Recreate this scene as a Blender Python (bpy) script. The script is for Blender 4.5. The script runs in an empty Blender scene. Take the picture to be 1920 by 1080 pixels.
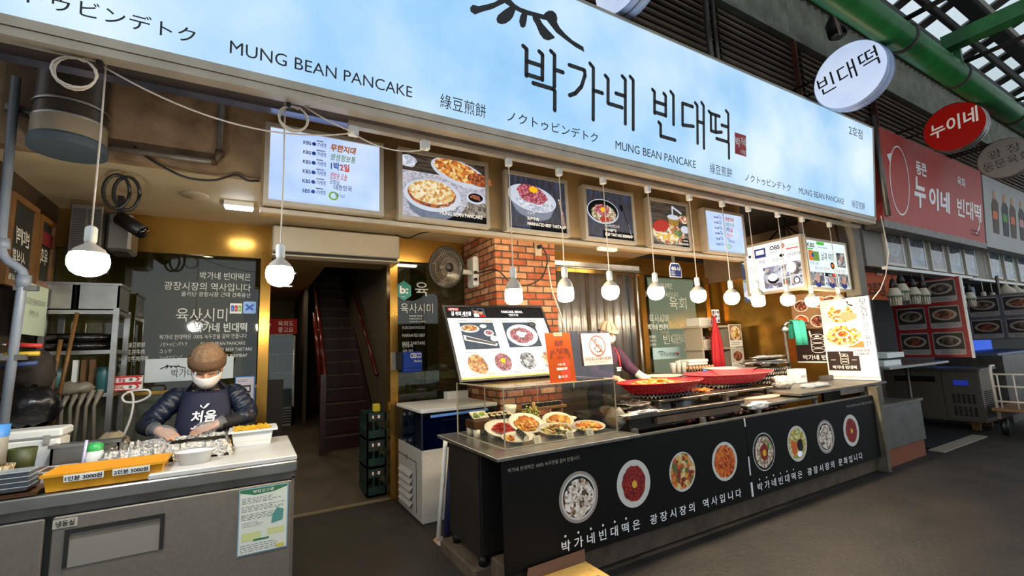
import bpy, bmesh, math, random
from mathutils import Vector, Matrix, noise
sc = bpy.context.scene
COL = sc.collection
rnd = random.Random(7)
# ---------------------------------------------------------------- camera
cam = bpy.data.cameras.new('camera'); cam.sensor_width = 36.0; cam.lens = 852.0/1920*36
cam.clip_start = .05; cam.clip_end = 200
co = bpy.data.objects.new('camera', cam); COL.objects.link(co); sc.camera = co
def cam_axes(yaw, pitch, roll):
    f = Vector((math.sin(yaw)*math.cos(pitch), math.cos(yaw)*math.cos(pitch), math.sin(pitch)))
    r = Vector((math.cos(yaw), -math.sin(yaw), 0)); u = r.cross(f)
    c, s = math.cos(roll), math.sin(roll)
    return c*r+s*u, -s*r+c*u, f
_r, _u, _f = cam_axes(.5225, .1345, -.0391)
co.matrix_world = Matrix(((_r.x, _u.x, -_f.x, 0), (_r.y, _u.y, -_f.y, 0), (_r.z, _u.z, -_f.z, 1.55), (0, 0, 0, 1)))
# ---------------------------------------------------------------- world, exposure
w = bpy.data.worlds.new('World'); sc.world = w; w.use_nodes = True
nt = w.node_tree; bg = nt.nodes['Background']
tc = nt.nodes.new('ShaderNodeTexCoord'); nz = nt.nodes.new('ShaderNodeTexNoise'); nz.inputs['Scale'].default_value = 3
rp = nt.nodes.new('ShaderNodeValToRGB')
rp.color_ramp.elements[0].color = (.50, .56, .62, 1); rp.color_ramp.elements[1].color = (.78, .84, .9, 1)
nt.links.new(tc.outputs['Generated'], nz.inputs['Vector']); nt.links.new(nz.outputs['Fac'], rp.inputs['Fac'])
nt.links.new(rp.outputs['Color'], bg.inputs['Color']); bg.inputs['Strength'].default_value = .72
sc.view_settings.view_transform = 'Standard'; sc.view_settings.look = 'None'
sc.view_settings.gamma = 1; sc.view_settings.exposure = .8; sc.view_settings.use_curve_mapping = False
sc.cycles.max_bounces = 8; sc.cycles.transparent_max_bounces = 16; sc.cycles.sample_clamp_indirect = 6
BULB = 115.0        # emission of a lit bulb
# ---------------------------------------------------------------- materials
MATS = {}
def srgb(h):
    h = h.lstrip('#'); v = [int(h[i:i+2], 16)/255 for i in (0, 2, 4)]
    return tuple((c/12.92 if c <= .04045 else ((c+.055)/1.055)**2.4) for c in v)
def C3(c): return srgb(c) if isinstance(c, str) else tuple(c)
def mat(name, col='#808080', rough=.55, metal=0., emit=0., noise_=None, bump=None, alpha=1., trans=0., spec=None, coat=0.):
    """noise_=(scale, second colour, contrast) mixes a second colour in as wear or dirt, and on backlit sign faces as painted uneven glow; bump=(scale, strength)"""
    if name in MATS: return MATS[name]
    m = bpy.data.materials.new(name); m.use_nodes = True; MATS[name] = m
    t = m.node_tree; b = t.nodes['Principled BSDF']; c = C3(col)
    b.inputs['Base Color'].default_value = (*c, 1); b.inputs['Roughness'].default_value = rough; b.inputs['Metallic'].default_value = metal
    if spec is not None: b.inputs['Specular IOR Level'].default_value = spec
    if coat: b.inputs['Coat Weight'].default_value = coat
    if alpha < 1: b.inputs['Alpha'].default_value = alpha
    if trans: b.inputs['Transmission Weight'].default_value = trans
    tcn = None
    if noise_ or bump:
        tcn = t.nodes.new('ShaderNodeTexCoord')
    src = None
    if noise_:
        n = t.nodes.new('ShaderNodeTexNoise'); n.inputs['Scale'].default_value = noise_[0]; n.inputs['Detail'].default_value = 6
        t.links.new(tcn.outputs['Object'], n.inputs['Vector'])
        r = t.nodes.new('ShaderNodeValToRGB'); k = noise_[2] if len(noise_) > 2 else .15
        r.color_ramp.elements[0].position = .5-k; r.color_ramp.elements[1].position = .5+k
        r.color_ramp.elements[0].color = (*c, 1); r.color_ramp.elements[1].color = (*C3(noise_[1]), 1)
        t.links.new(n.outputs['Fac'], r.inputs['Fac']); src = r.outputs['Color']
        if not emit: t.links.new(src, b.inputs['Base Color'])
    if bump:
        n2 = t.nodes.new('ShaderNodeTexNoise'); n2.inputs['Scale'].default_value = bump[0]; n2.inputs['Detail'].default_value = 5
        bp = t.nodes.new('ShaderNodeBump'); bp.inputs['Strength'].default_value = bump[1]; bp.inputs['Distance'].default_value = .01
        t.links.new(tcn.outputs['Object'], n2.inputs['Vector']); t.links.new(n2.outputs['Fac'], bp.inputs['Height']); t.links.new(bp.outputs['Normal'], b.inputs['Normal'])
    if emit:
        if emit < 1.5: emit *= .6; b.inputs['Specular IOR Level'].default_value = .12; b.inputs['Roughness'].default_value = .6
        b.inputs['Base Color'].default_value = (c[0]*.25, c[1]*.25, c[2]*.25, 1)
        b.inputs['Emission Color'].default_value = (*c, 1); b.inputs['Emission Strength'].default_value = emit
        if src: t.links.new(src, b.inputs['Emission Color'])
    return m
def glassmat(name, tint='#e8f0ee', op=.12, rough=.03):
    """thin pane: see-through with a faint tint and a clear-coat reflection"""
    if name in MATS: return MATS[name]
    m = bpy.data.materials.new(name); m.use_nodes = True; MATS[name] = m
    t = m.node_tree; t.nodes.remove(t.nodes['Principled BSDF']); out = t.nodes['Material Output']
    tr = t.nodes.new('ShaderNodeBsdfTransparent'); tr.inputs['Color'].default_value = (*C3(tint), 1)
    gl = t.nodes.new('ShaderNodeBsdfGlossy'); gl.inputs['Roughness'].default_value = rough
    lw = t.nodes.new('ShaderNodeLayerWeight'); lw.inputs['Blend'].default_value = .5; fr = t.nodes.new('ShaderNodeMath'); fr.operation = 'POWER'; fr.inputs[1].default_value = 4.0; t.links.new(lw.outputs['Facing'], fr.inputs[0])
    ad = t.nodes.new('ShaderNodeMath'); ad.operation = 'MULTIPLY_ADD'; ad.inputs[1].default_value = .5; ad.inputs[2].default_value = .02+op*.5; ad.use_clamp = True
    mx = t.nodes.new('ShaderNodeMixShader')
    t.links.new(fr.outputs[0], ad.inputs[0]); t.links.new(ad.outputs[0], mx.inputs['Fac'])
    t.links.new(tr.outputs[0], mx.inputs[1]); t.links.new(gl.outputs[0], mx.inputs[2]); t.links.new(mx.outputs[0], out.inputs['Surface'])
    return m
def cellmat(name, cols, scale=60, emit=0., rough=.45, bump=0., stretch=(1, 1, 1)):
    """many little pieces side by side, each one of the listed colours (chopped food, printed food, goods)"""
    if name in MATS: return MATS[name]
    m = bpy.data.materials.new(name); m.use_nodes = True; MATS[name] = m
    t = m.node_tree; b = t.nodes['Principled BSDF']; b.inputs['Roughness'].default_value = rough
    tcn = t.nodes.new('ShaderNodeTexCoord'); mp = t.nodes.new('ShaderNodeMapping'); mp.inputs['Scale'].default_value = stretch
    nn = t.nodes.new('ShaderNodeTexNoise'); nn.inputs['Scale'].default_value = scale*.6
    mxv = t.nodes.new('ShaderNodeMix'); mxv.data_type = 'RGBA'; mxv.blend_type = 'ADD'; mxv.inputs['Factor'].default_value = .35/scale*4
    v = t.nodes.new('ShaderNodeTexVoronoi'); v.inputs['Scale'].default_value = scale
    t.links.new(tcn.outputs['Object'], mp.inputs['Vector']); t.links.new(mp.outputs[0], nn.inputs['Vector'])
    t.links.new(mp.outputs[0], mxv.inputs['A']); t.links.new(nn.outputs['Color'], mxv.inputs['B']); t.links.new(mxv.outputs['Result'], v.inputs['Vector'])
    se = t.nodes.new('ShaderNodeSeparateColor'); t.links.new(v.outputs['Color'], se.inputs[0])
    r = t.nodes.new('ShaderNodeValToRGB'); r.color_ramp.interpolation = 'CONSTANT'; e = r.color_ramp.elements
    while len(e) < len(cols): e.new(.5)
    for i, c in enumerate(cols): e[i].position = i/len(cols); e[i].color = (*C3(c), 1)
    t.links.new(se.outputs[0], r.inputs['Fac'])
    if emit: emit *= .6; b.inputs['Base Color'].default_value = (.05, .05, .05, 1); b.inputs['Specular IOR Level'].default_value = .1
    else: t.links.new(r.outputs['Color'], b.inputs['Base Color'])
    if emit:
        t.links.new(r.outputs['Color'], b.inputs['Emission Color']); b.inputs['Emission Strength'].default_value = emit
    if bump:
        bp = t.nodes.new('ShaderNodeBump'); bp.inputs['Strength'].default_value = bump; bp.inputs['Distance'].default_value = .01; bp.invert = True
        t.links.new(v.outputs['Distance'], bp.inputs['Height']); t.links.new(bp.outputs['Normal'], b.inputs['Normal'])
    return m
# ---------------------------------------------------------------- geometry collector
_fc = bpy.data.curves.new('lettering_source', 'FONT'); _fo = bpy.data.objects.new('lettering_source', _fc)
_tcache = {}
def text_mesh(s, bold=0., sp=1.):
    k = (s, bold, sp)
    if k not in _tcache:
        _fc.body = s; _fc.size = 1; _fc.offset = bold; _fc.space_character = sp; _fc.resolution_u = 3
        me = bpy.data.meshes.new_from_object(_fo)
        _tcache[k] = ([tuple(v.co) for v in me.vertices], [tuple(p.vertices) for p in me.polygons])
        bpy.data.meshes.remove(me)
    return _tcache[k]
class MB:
    def __init__(s, M=None): s.v = []; s.f = []; s.mi = []; s.M = M or Matrix(); s.sm = []
    def fr(s, o, u, v):
        u = Vector(u).normalized(); n = u.cross(Vector(v)).normalized(); v2 = n.cross(u)
        s.M = Matrix(((u.x, v2.x, n.x, o[0]), (u.y, v2.y, n.y, o[1]), (u.z, v2.z, n.z, o[2]), (0, 0, 0, 1))); return s
    def add(s, vs, fs, mi=0, sm=False):
        b = len(s.v); M = s.M
        s.v += [M @ Vector(p) for p in vs]
        for f in fs: s.f.append(tuple(b+i for i in f)); s.mi.append(mi); s.sm.append(sm)
        return s
    def box(s, x0, x1, y0, y1, z0, z1, mi=0, bev=0.):
        if bev > 0:
            b = bev; P = []
            for (z, i) in ((z0, b), (z0+b, 0), (z1-b, 0), (z1, b)):
                a = b if i == 0 else b*1.6
                P.append([(x0+i, y0+a, z), (x0+a, y0+i, z), (x1-a, y0+i, z), (x1-i, y0+a, z), (x1-i, y1-a, z), (x1-a, y1-i, z), (x0+a, y1-i, z), (x0+i, y1-a, z)])
            return s.loft(P, mi=mi, closed=True, cap=True)
        vs = [(x0, y0, z0), (x1, y0, z0), (x1, y1, z0), (x0, y1, z0), (x0, y0, z1), (x1, y0, z1), (x1, y1, z1), (x0, y1, z1)]
        return s.add(vs, [(0, 3, 2, 1), (4, 5, 6, 7), (0, 1, 5, 4), (1, 2, 6, 5), (2, 3, 7, 6), (3, 0, 4, 7)], mi)
    def loft(s, rings, mi=0, closed=True, cap=True, sm=False):
        n = len(rings[0]); vs = [p for r in rings for p in r]; fs = []
        for k in range(len(rings)-1):
            for i in range(n if closed else n-1):
                j = (i+1) % n; fs.append((k*n+i, k*n+j, (k+1)*n+j, (k+1)*n+i))
        if cap: fs.append(tuple(range(n))[::-1]); fs.append(tuple((len(rings)-1)*n+i for i in range(n)))
        return s.add(vs, fs, mi, sm)
    def quad(s, a, b, c, d, mi=0): return s.add([a, b, c, d], [(0, 1, 2, 3)], mi)
    def rect(s, x0, y0, x1, y1, z=0, mi=0): return s.add([(x0, y0, z), (x1, y0, z), (x1, y1, z), (x0, y1, z)], [(0, 1, 2, 3)], mi)
    def rrect(s, x0, y0, x1, y1, r, z=0, mi=0):
        ps = []
        for cx, cy, a0 in ((x1-r, y0+r, -90), (x1-r, y1-r, 0), (x0+r, y1-r, 90), (x0+r, y0+r, 180)):
            for k in range(5): a = math.radians(a0+k*22.5); ps.append((cx+r*math.cos(a), cy+r*math.sin(a), z))
        return s.add(ps, [tuple(range(len(ps)))], mi)
    def disc(s, cx, cy, rx, ry=None, z=0, mi=0, n=28, rot=0., jit=0., seed=0):
        ry = rx if ry is None else ry; R = random.Random(seed); ps = []
        for i in range(n):
            a = 2*math.pi*i/n; k = 1+R.uniform(-jit, jit); x, y = rx*k*math.cos(a), ry*k*math.sin(a)
            ps.append((cx+x*math.cos(rot)-y*math.sin(rot), cy+x*math.sin(rot)+y*math.cos(rot), z))
        return s.add(ps, [tuple(range(n))], mi)
    def ring(s, cx, cy, rx, ry, wd, z=0, mi=0, n=36, h=0.):
        vs = []
        for i in range(n):
            a = 2*math.pi*i/n; c, d = math.cos(a), math.sin(a)
            vs += [(cx+rx*c, cy+ry*d, z), (cx+(rx-wd)*c, cy+(ry-wd)*d, z)]
        return s.add(vs, [(2*i, 2*((i+1) % n), 2*((i+1) % n)+1, 2*i+1) for i in range(n)], mi)
    def poly(s, ps, z=0, mi=0):
        """a simple outline, filled (may be concave)"""
        bm = bmesh.new(); vs = [bm.verts.new((p[0], p[1], z)) for p in ps]; f = bm.faces.new(vs)
        bmesh.ops.triangulate(bm, faces=[f], ngon_method='EAR_CLIP'); bm.verts.index_update()
        s.add([tuple(v.co) for v in bm.verts], [tuple(v.index for v in f.verts) for f in bm.faces], mi); bm.free(); return s
    def prism(s, ps, z0, z1, mi=0):
        n = len(ps)
        s.poly(ps, z1, mi)
        return s.loft([[(p[0], p[1], z0) for p in ps], [(p[0], p[1], z1) for p in ps]], mi, True, False)
    def lathe(s, prof, c=(0, 0, 0), n=24, mi=0, sx=1., sy=1., cap=False, sm=True):
        rings = [[(c[0]+r*sx*math.cos(2*math.pi*i/n), c[1]+r*sy*math.sin(2*math.pi*i/n), c[2]+z) for i in range(n)] for r, z in prof]
        return s.loft(rings, mi, True, cap, sm)
    def tube(s, path, r, mi=0, n=8, cap=True, sm=True, radii=None, flat=1.):
        P = [Vector(p) for p in path]; rings = []; up = None
        for i, p in enumerate(P):
            t = (P[min(i+1, len(P)-1)]-P[max(i-1, 0)])
            t = t.normalized() if t.length > 1e-9 else Vector((0, 0, 1))
            if up is None: up = Vector((0, 0, 1)) if abs(t.z) < .9 else Vector((1, 0, 0))
            a = t.cross(up)
            a = a.normalized() if a.length > 1e-6 else Vector((1, 0, 0))
            b = a.cross(t).normalized(); up = b
            rr = radii[i] if radii else r
            rings.append([tuple(p+(a*math.cos(2*math.pi*k/n)+b*math.sin(2*math.pi*k/n)*flat)*rr) for k in range(n)])
        return s.loft(rings, mi, True, cap, sm)
    def bar(s, p, q, w, h=None, mi=0):
        return s.tube([p, q], w*.7071, mi, 4, True, False) if h is None else s.tube([p, q], w*.7071, mi, 4, True, False, flat=h/w)
    def ball(s, c, rx, ry=None, rz=None, mi=0, n=14, m=8, jit=0., seed=0):
        ry = rx if ry is None else ry; rz = rx if rz is None else rz; R = random.Random(seed); rings = []
        for j in range(1, m):
            a = -math.pi/2+math.pi*j/m; rings.append([])
            for i in range(n):
                k = 1+R.uniform(-jit, jit); th = 2*math.pi*i/n
                rings[-1].append((c[0]+rx*k*math.cos(a)*math.cos(th), c[1]+ry*k*math.cos(a)*math.sin(th), c[2]+rz*k*math.sin(a)))
        return s.loft(rings, mi, True, True, True)
    def text(s, t, x, y, h, mi=0, al='L', w=None, z=.002, bold=0., sp=1., slant=0., rot=0.):
        """lettering: baseline start at x, y; h is the letter height (em); w squeezes or stretches to a width"""
        vs, fs = text_mesh(t, bold, sp)
        if not vs: return s
        x0 = min(v[0] for v in vs); x1 = max(v[0] for v in vs); k = h
        kx = (w/(x1-x0)) if w else k
        wd = (x1-x0)*kx; off = {'L': 0, 'C': -wd/2, 'R': -wd}[al]; c, d = math.cos(rot), math.sin(rot); out = []
        for v in vs:
            a = (v[0]-x0)*kx+off+v[1]*k*slant; b = v[1]*k
            out.append((x+a*c-b*d, y+a*d+b*c, z))
        return s.add(out, fs, mi)
    def lines(s, x0, y0, x1, y1, n, mi, z=.002, h=None, seed=0):
        """rows of print too small to read: broken dashes"""
        R = random.Random(seed); dy = (y1-y0)/n
        for i in range(n):
            x = x0; e = x1-R.random()*(x1-x0)*.3
            while x < e:
                l = R.uniform(.02, .07)*(x1-x0)*2; s.rect(x, y0+dy*(i+.25), min(x+l, e), y0+dy*(i+.25)+(h or dy*.45), z, mi); x += l+(x1-x0)*.03
        return s
ORG = {}
def root_of(o):
    while o.parent: o = o.parent
    return o
def build(mb, name, mats, parent=None, smooth=None, merge=False):
    if not isinstance(mats, (list, tuple)): mats = [mats]
    if parent is not None: org = ORG[root_of(parent)]
    else:
        xs = [v.x for v in mb.v]; ys = [v.y for v in mb.v]; zs = [v.z for v in mb.v]
        org = Vector(((min(xs)+max(xs))/2, (min(ys)+max(ys))/2, min(zs)))
    me = bpy.data.meshes.new(name); me.from_pydata([v-org for v in mb.v], [], mb.f)
    for m in mats: me.materials.append(m)
    me.polygons.foreach_set('material_index', mb.mi)
    me.polygons.foreach_set('use_smooth', [bool(x) for x in mb.sm] if smooth is None else [smooth]*len(mb.f))
    bm = bmesh.new(); bm.from_mesh(me)
    if merge: bmesh.ops.remove_doubles(bm, verts=bm.verts, dist=1e-5)
    bmesh.ops.recalc_face_normals(bm, faces=bm.faces) if merge else None
    bm.to_mesh(me); bm.free(); me.update()
    o = bpy.data.objects.new(name, me); COL.objects.link(o)
    if parent is None: o.location = org; ORG[o] = org
    else: o.parent = parent
    return o
def thing(name, label, cat, loc, group=None):
    o = bpy.data.objects.new(name, None); COL.objects.link(o); o.location = loc; o.empty_display_size = .1; ORG[o] = Vector(loc)
    return tag(o, label, cat, group)
def tag(o, label, cat, group=None, kind=None):
    o['label'] = label; o['category'] = cat
    if group: o['group'] = group
    if kind: o['kind'] = kind
    return o
def struct(mb, name, mats, **k):
    o = build(mb, name, mats, None, **k); o['kind'] = 'structure'; return o
def single(mb, name, mats, label, cat, group=None, kind=None, **k): return tag(build(mb, name, mats, None, **k), label, cat, group, kind)
def kids(o): return [c for c in COL.objects if c.parent == o]
def copy_thing(o, loc, label, rz=None, scale=None):
    r = o.copy(); COL.objects.link(r); r.location = loc; r['label'] = label; ORG[r] = Vector(loc)
    if rz is not None: r.rotation_euler = (0, 0, rz)
    if scale: r.scale = scale
    for ch in kids(o):
        c = ch.copy(); COL.objects.link(c); c.parent = r
        for g in kids(ch):
            d = g.copy(); COL.objects.link(d); d.parent = c
    return r
def letters(r, o, u, v, mats, rows, name='lettering'):
    """each line of writing a part of its own: rows of (text, x, y, height, keywords)"""
    for t_, x, y, h, k_ in rows: build(MB().fr(o, u, v).text(t_, x, y, h, **k_), name, mats, r)
FX, FZ = (1, 0, 0), (0, 0, 1)      # a frame with these faces the alley (towards -Y)
def curve(path, n=6):
    """a smooth line through the given points"""
    P = [Vector(p) for p in path]; out = []
    for i in range(len(P)-1):
        p0, p1, p2, p3 = P[max(i-1, 0)], P[i], P[i+1], P[min(i+2, len(P)-1)]
        for k in range(n):
            t = k/n; out.append(tuple(.5*((2*p1)+(p2-p0)*t+(2*p0-5*p1+4*p2-p3)*t*t+(3*p1-p0-3*p2+p3)*t*t*t)))
    return out+[tuple(P[-1])]
def catenary(a, b, sag, n=14):
    a, b = Vector(a), Vector(b)
    return [tuple(a.lerp(b, i/n)-Vector((0, 0, sag*4*(i/n)*(1-i/n)))) for i in range(n+1)]
# common materials
blk = mat('black_paint', '#0c0c0c', .45); wht = mat('white_plastic', '#dcdcd6', .4); cream = mat('cream_paint', '#b3a58d', .6, noise_=(3, '#9a8a70', .3))
steel = mat('stainless_steel', '#b4b2ac', .28, .9, noise_=(6, '#8f8b84', .3)); dsteel = mat('dull_steel', '#77736c', .45, .7, noise_=(8, '#56514a', .3))
alu = mat('aluminium', '#b9ae9c', .4, .4, noise_=(5, '#9a8f7e', .3)); gold = mat('gold_mirror_steel', '#bf9244', .2, .85, noise_=(2, '#9c7230', .3))
ink = mat('black_lettering', '#101418', .5); white_ink = mat('white_lettering', '#f2f2f0', .5); red_ink = mat('red_lettering', '#b81414', .5)
grey_ink = mat('grey_print', '#6a6a6a', .6); blue_ink = mat('blue_print', '#2446b8', .5); orange_ink = mat('orange_print', '#e0743a', .5)
paper = mat('white_paper', '#e6e8e4', .7); darkvoid = mat('dark_void_shade', '#14110d', .8)  # near-black void colour carries the shade of the dark open gaps
white_cord = mat('white_cord', '#cfc4b4', .5); black_cord = mat('black_cord', '#16130f', .5)
china = mat('white_china', '#e6e2d8', .25)
# ================================================================ the setting
asphalt = mat('asphalt', '#0d0b09', .65, noise_=(2.6, '#28221c', .2), bump=(26, .9))
m = asphalt; t = m.node_tree; b = t.nodes['Principled BSDF']
concrete = mat('rough_concrete', '#5a4c3a', .85, noise_=(7, '#3a3026', .25), bump=(30, .8))
infloor = mat('worn_cement', '#3d3426', .5, noise_=(2.5, '#55493a', .25), bump=(40, .12))
brownwall = mat('brown_grey_wall', '#8a7458', .75, noise_=(4, '#6e5a42', .3)); olive = mat('olive_wall', '#6e6446', .7, noise_=(2, '#857a56', .3))
darkwall = mat('dark_wall', '#1a1510', .8); beige = mat('stained_beige_wall', '#a88a68', .75, noise_=(5, '#6a5137', .22))
brown = mat('dark_brown_wood', '#2c120c', .35, noise_=(9, '#3d1a10', .3))
o = struct(MB().box(-8, 34, -9, 5.2, -.1, 0), 'floor', [asphalt])
mb = MB(); mb.add([(-1.5, 5.2, 0), (7, 5.2, 0), (7, 9, .4), (-1.5, 9, .4), (7, 13, .4), (-1.5, 13, .4)], [(0, 1, 2, 3), (3, 2, 4, 5)])
struct(mb, 'floor_inside', [infloor])
# kerb under the counter
struct(MB().box(1.46, 6.34, 2.70, 2.98, 0, .165, 0, .012), 'trim_kerb', [concrete]); struct(MB().box(1.34, 1.76, 2.985, 3.62, 0, .1, 0, .015), 'trim_kerb_end', [concrete])
# ceilings
struct(MB().box(-1.5, .05, 3.86, 5.15, 2.9, 2.98).box(.05, 5.18, 3.41, 5.15, 2.9, 2.98), 'ceiling', [mat('cream_ceiling', '#bcab8a', .6, noise_=(2, '#a08e6c', .35))])
mb = MB(); mb.box(-1.5, .9, 5.25, 12, 2.85, 2.9); mb.box(.9, 1.75, 5.25, 7.0, 2.85, 2.9)
struct(mb, 'ceiling_inside', [mat('inner_ceiling', '#b59a68', .6)])
# back shopfront at Y 5.15 : gilt header and posts
mb = MB()
mb.box(-1.5, 7.0, 5.15, 5.25, 2.62, 2.92); mb.box(.06, .15, 5.1, 5.25, 0, 2.62); mb.box(1.345, 1.43, 5.1, 5.25, 0, 2.62)
mb.box(-1.5, .06, 5.15, 5.22, 2.56, 2.62); mb.box(5.12, 5.22, 4.98, 5.2, 0, 2.62); mb.box(6.62, 6.72, 4.98, 5.2, 0, 2.62)
struct(mb, 'wall_back', [gold])
mb = MB(); mb.box(-1.5, .06, 5.14, 5.24, .0, 1.3, 0); mb.box(-1.5, .06, 5.13, 5.14, 1.28, 1.31, 1)
struct(mb, 'wall_back_dado', [mat('grey_green_panel', '#5c6052', .45, .3, noise_=(3, '#4a4c40', .3)), gold])
shopglass = glassmat('shop_window_glass', '#b9bda8', .1)
struct(MB().box(-1.5, .05, 5.17, 5.18, 1.31, 2.56), 'window_1', [shopglass])
struct(MB().box(1.43, 2.3, 5.17, 5.18, .85, 2.62), 'window_2', [shopglass])
struct(MB().box(5.22, 6.62, 5.02, 5.03, 1.0, 2.62), 'window_3', [shopglass])
# rooms behind the glass
mb = MB(); mb.box(-1.55, -1.5, 5.25, 12, 0, 2.9); mb.box(-1.5, .9, 11.5, 11.6, 0, 2.9)
struct(mb, 'wall_inside_left', [olive])
struct(MB().box(5.18, 7.0, 5.15, 5.25, 2.92, 3.2), 'wall_back_upper', [darkwall])
struct(MB().box(-1.5, -.1, 7.2, 7.3, 0, 2.9), 'wall_inside_partition', [olive])
mb = MB(); mb.box(1.7, 1.76, 5.5, 12, 0, 5); mb.box(.9, 1.76, 12, 12.1, 0, 5); mb.box(.84, .9, 9.2, 12, 0, 5); mb.box(.9, 1.76, 6.95, 7, 2.9, 5); mb.box(.84, .9, 7, 9.2, 2.9, 5); mb.box(.84, 1.76, 7, 12, 5, 5.05)
struct(mb, 'wall_stairwell', [mat('stairwell_wall', '#4a3f2e', .7)])
struct(MB().box(1.95, 2.5, 5.6, 5.7, 0, 2.9), 'wall_inside_beige', [mat('beige_inner_wall', '#a08f70', .7)])
struct(MB().box(1.76, 7, 6.6, 6.7, 0, 2.9), 'wall_inside_right', [mat('grey_olive_wall', '#6a6a52', .7, noise_=(2, '#50523c', .3))])
mb = MB(); mb.box(3.05, 5.12, 5.3, 5.35, 0, 2.9); struct(mb, 'wall_kitchen', [mat('kitchen_wall', '#5f5140', .6, noise_=(3, '#48402f', .3))])
# side wall of gilt steel, right end of the shop
struct(MB().box(6.9, 6.98, 3.05, 5.2, 0, 2.55), 'wall_right', [gold]); struct(MB().box(6.88, 6.98, 3.05, 5.2, 2.55, 3.3), 'wall_right_upper', [brownwall])
struct(MB().box(6.92, 7.12, 2.86, 3.04, 0, 3.4, 0, .01), 'column_right', [mat('grey_column', '#7c7468', .6, noise_=(3, '#5e564a', .3))])
# stained wall and beam over the left stall
struct(MB().box(-2.2, .05, 3.75, 3.85, 2.9, 4.0), 'wall_upper_left', [beige])
mb = MB(); mb.box(-2.4, 6.95, 2.9, 3.3, 3.22, 3.42); mb.box(-2.4, .02, 3.3, 3.36, 3.3, 3.5)
struct(mb, 'beam_soffit', [mat('soffit_board', '#9c8666', .6, noise_=(4, '#826a4c', .3))])
mb = MB(); mb.box(-2.4, 6.95, 3.06, 3.14, 3.12, 3.22)
struct(mb, 'trim_channel', [mat('polished_channel', '#9aa0b4', .25, .9, noise_=(3, '#6a7090', .3))])  # blue tint puts the strip's blue reflection into the metal colour
# fascia with its panels: front face Y 3.3
mb = MB(); mb.box(.02, 5.18, 3.3, 3.4, 2.51, 3.22); mb.box(.02, 5.18, 3.27, 3.3, 2.5, 2.53, 1)
struct(mb, 'wall_fascia', [mat('bronze_fascia', '#a58a60', .42, .25, noise_=(3, '#8a7048', .3)), alu])
# dark wall behind and above the sign, louvres and corrugated band
struct(MB().box(-2.4, 34, 3.0, 3.1, 3.4, 6.3), 'wall_front_upper', [darkwall])
mb = MB()
for x0, x1 in ((1.2, 4.36), (4.5, 6.15), (6.22, 8.0), (8.08, 10.4), (10.5, 13), (13.1, 17)):
    for k in range(13):
        z = 4.28+k*.085
        mb.add([(x0, 2.86, z), (x1, 2.86, z), (x1, 2.90, z+.083), (x0, 2.90, z+.083), (x0, 2.885, z-.002), (x1, 2.885, z-.002), (x1, 2.905, z+.08), (x0, 2.905, z+.08)], [(0, 1, 2, 3), (7, 6, 5, 4), (4, 5, 1, 0)])
struct(mb, 'wall_front_louvers', [mat('rusty_louvers', '#7d6650', .5, .25, noise_=(2, '#a39482', .3))])
mb = MB(); xs = [1+.09*i for i in range(180)]; vs = []; fs = []
for i, x in enumerate(xs): y = 2.84+(.0 if i % 2 else .035); vs += [(x, y, 5.42), (x, y, 6.15)]
for i in range(len(xs)-1): fs.append((2*i, 2*i+2, 2*i+3, 2*i+1))
mb.add(vs, fs); mb.box(1, 17.2, 2.8, 2.9, 5.37, 5.42); mb.box(1, 17.2, 2.72, 2.9, 6.15, 6.2)
struct(mb, 'wall_front_corrugated', [mat('corrugated_sheet', '#8f9182', .6, .1, noise_=(4, '#5c5d50', .3))])
# ================================================================ main sign
def signmat(name, lo, hi, e, sc_=1.1):  # whiter patches put the glow of the tubes behind into the face colour
    m = mat(name, lo, .5, emit=e, noise_=(sc_, hi, .2)); return m
sgn = signmat('backlit_sign_face', '#7fbdec', '#e4f4ff', .94, .75)
SO, SV = (0, 2.65, 3.09), (0, -.12, 1.18)
root = thing('shop_sign', 'long backlit pale blue signboard with black lettering over the food stall', 'sign', (2.5, 2.65, 3.06))
mb = MB().fr(SO, FX, SV); mb.box(-2.4, 7.065, 0, 1.186, -.02, 0); build(mb, 'sign_face', [sgn], root)
mb = MB().fr(SO, FX, SV); mb.box(-2.4, 7.08, .0, 1.2, -.26, -.02); mb.box(-2.4, 7.085, 1.186, 1.205, -.26, .012); mb.box(7.065, 7.085, -.03, 1.2, -.26, .012)
mb.box(-2.4, 7.085, -.045, 0, -.1, .014); mb.box(-2.4, 7.085, -.088, -.048, -.09, .006)
build(mb, 'sign_casing', [alu], root)
logo = [(1.232, .806), (1.252, .832), (1.297, .839), (1.36, .873), (1.421, .911), (1.458, .947), (1.547, .979), (1.586, .955), (1.632, .945), (1.706, .947), (1.837, .962), (1.855, .986), (1.887, 1.011), (1.922, 1.02), (1.952, 1.007), (1.963, .98), (1.961, .942), (1.989, .908), (2.041, .876), (2.109, .847), (2.217, .827), (2.227, .788), (2.14, .8), (2.049, .828), (1.953, .86), (1.866, .926), (1.803, .919), (1.831, .887), (1.881, .855), (1.942, .82), (1.935, .807), (1.882, .775), (1.839, .772), (1.804, .8), (1.769, .861), (1.741, .893), (1.737, .916), (1.693, .909), (1.688, .864), (1.677, .816), (1.654, .798), (1.634, .805), (1.624, .837), (1.63, .874), (1.645, .907), (1.592, .913), (1.574, .858), (1.549, .82), (1.511, .785), (1.476, .767), (1.445, .769), (1.436, .791), (1.447, .823), (1.484, .865), (1.544, .923), (1.502, .933), (1.446, .889), (1.403, .854), (1.324, .807), (1.268, .768), (1.236, .779)]
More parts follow.
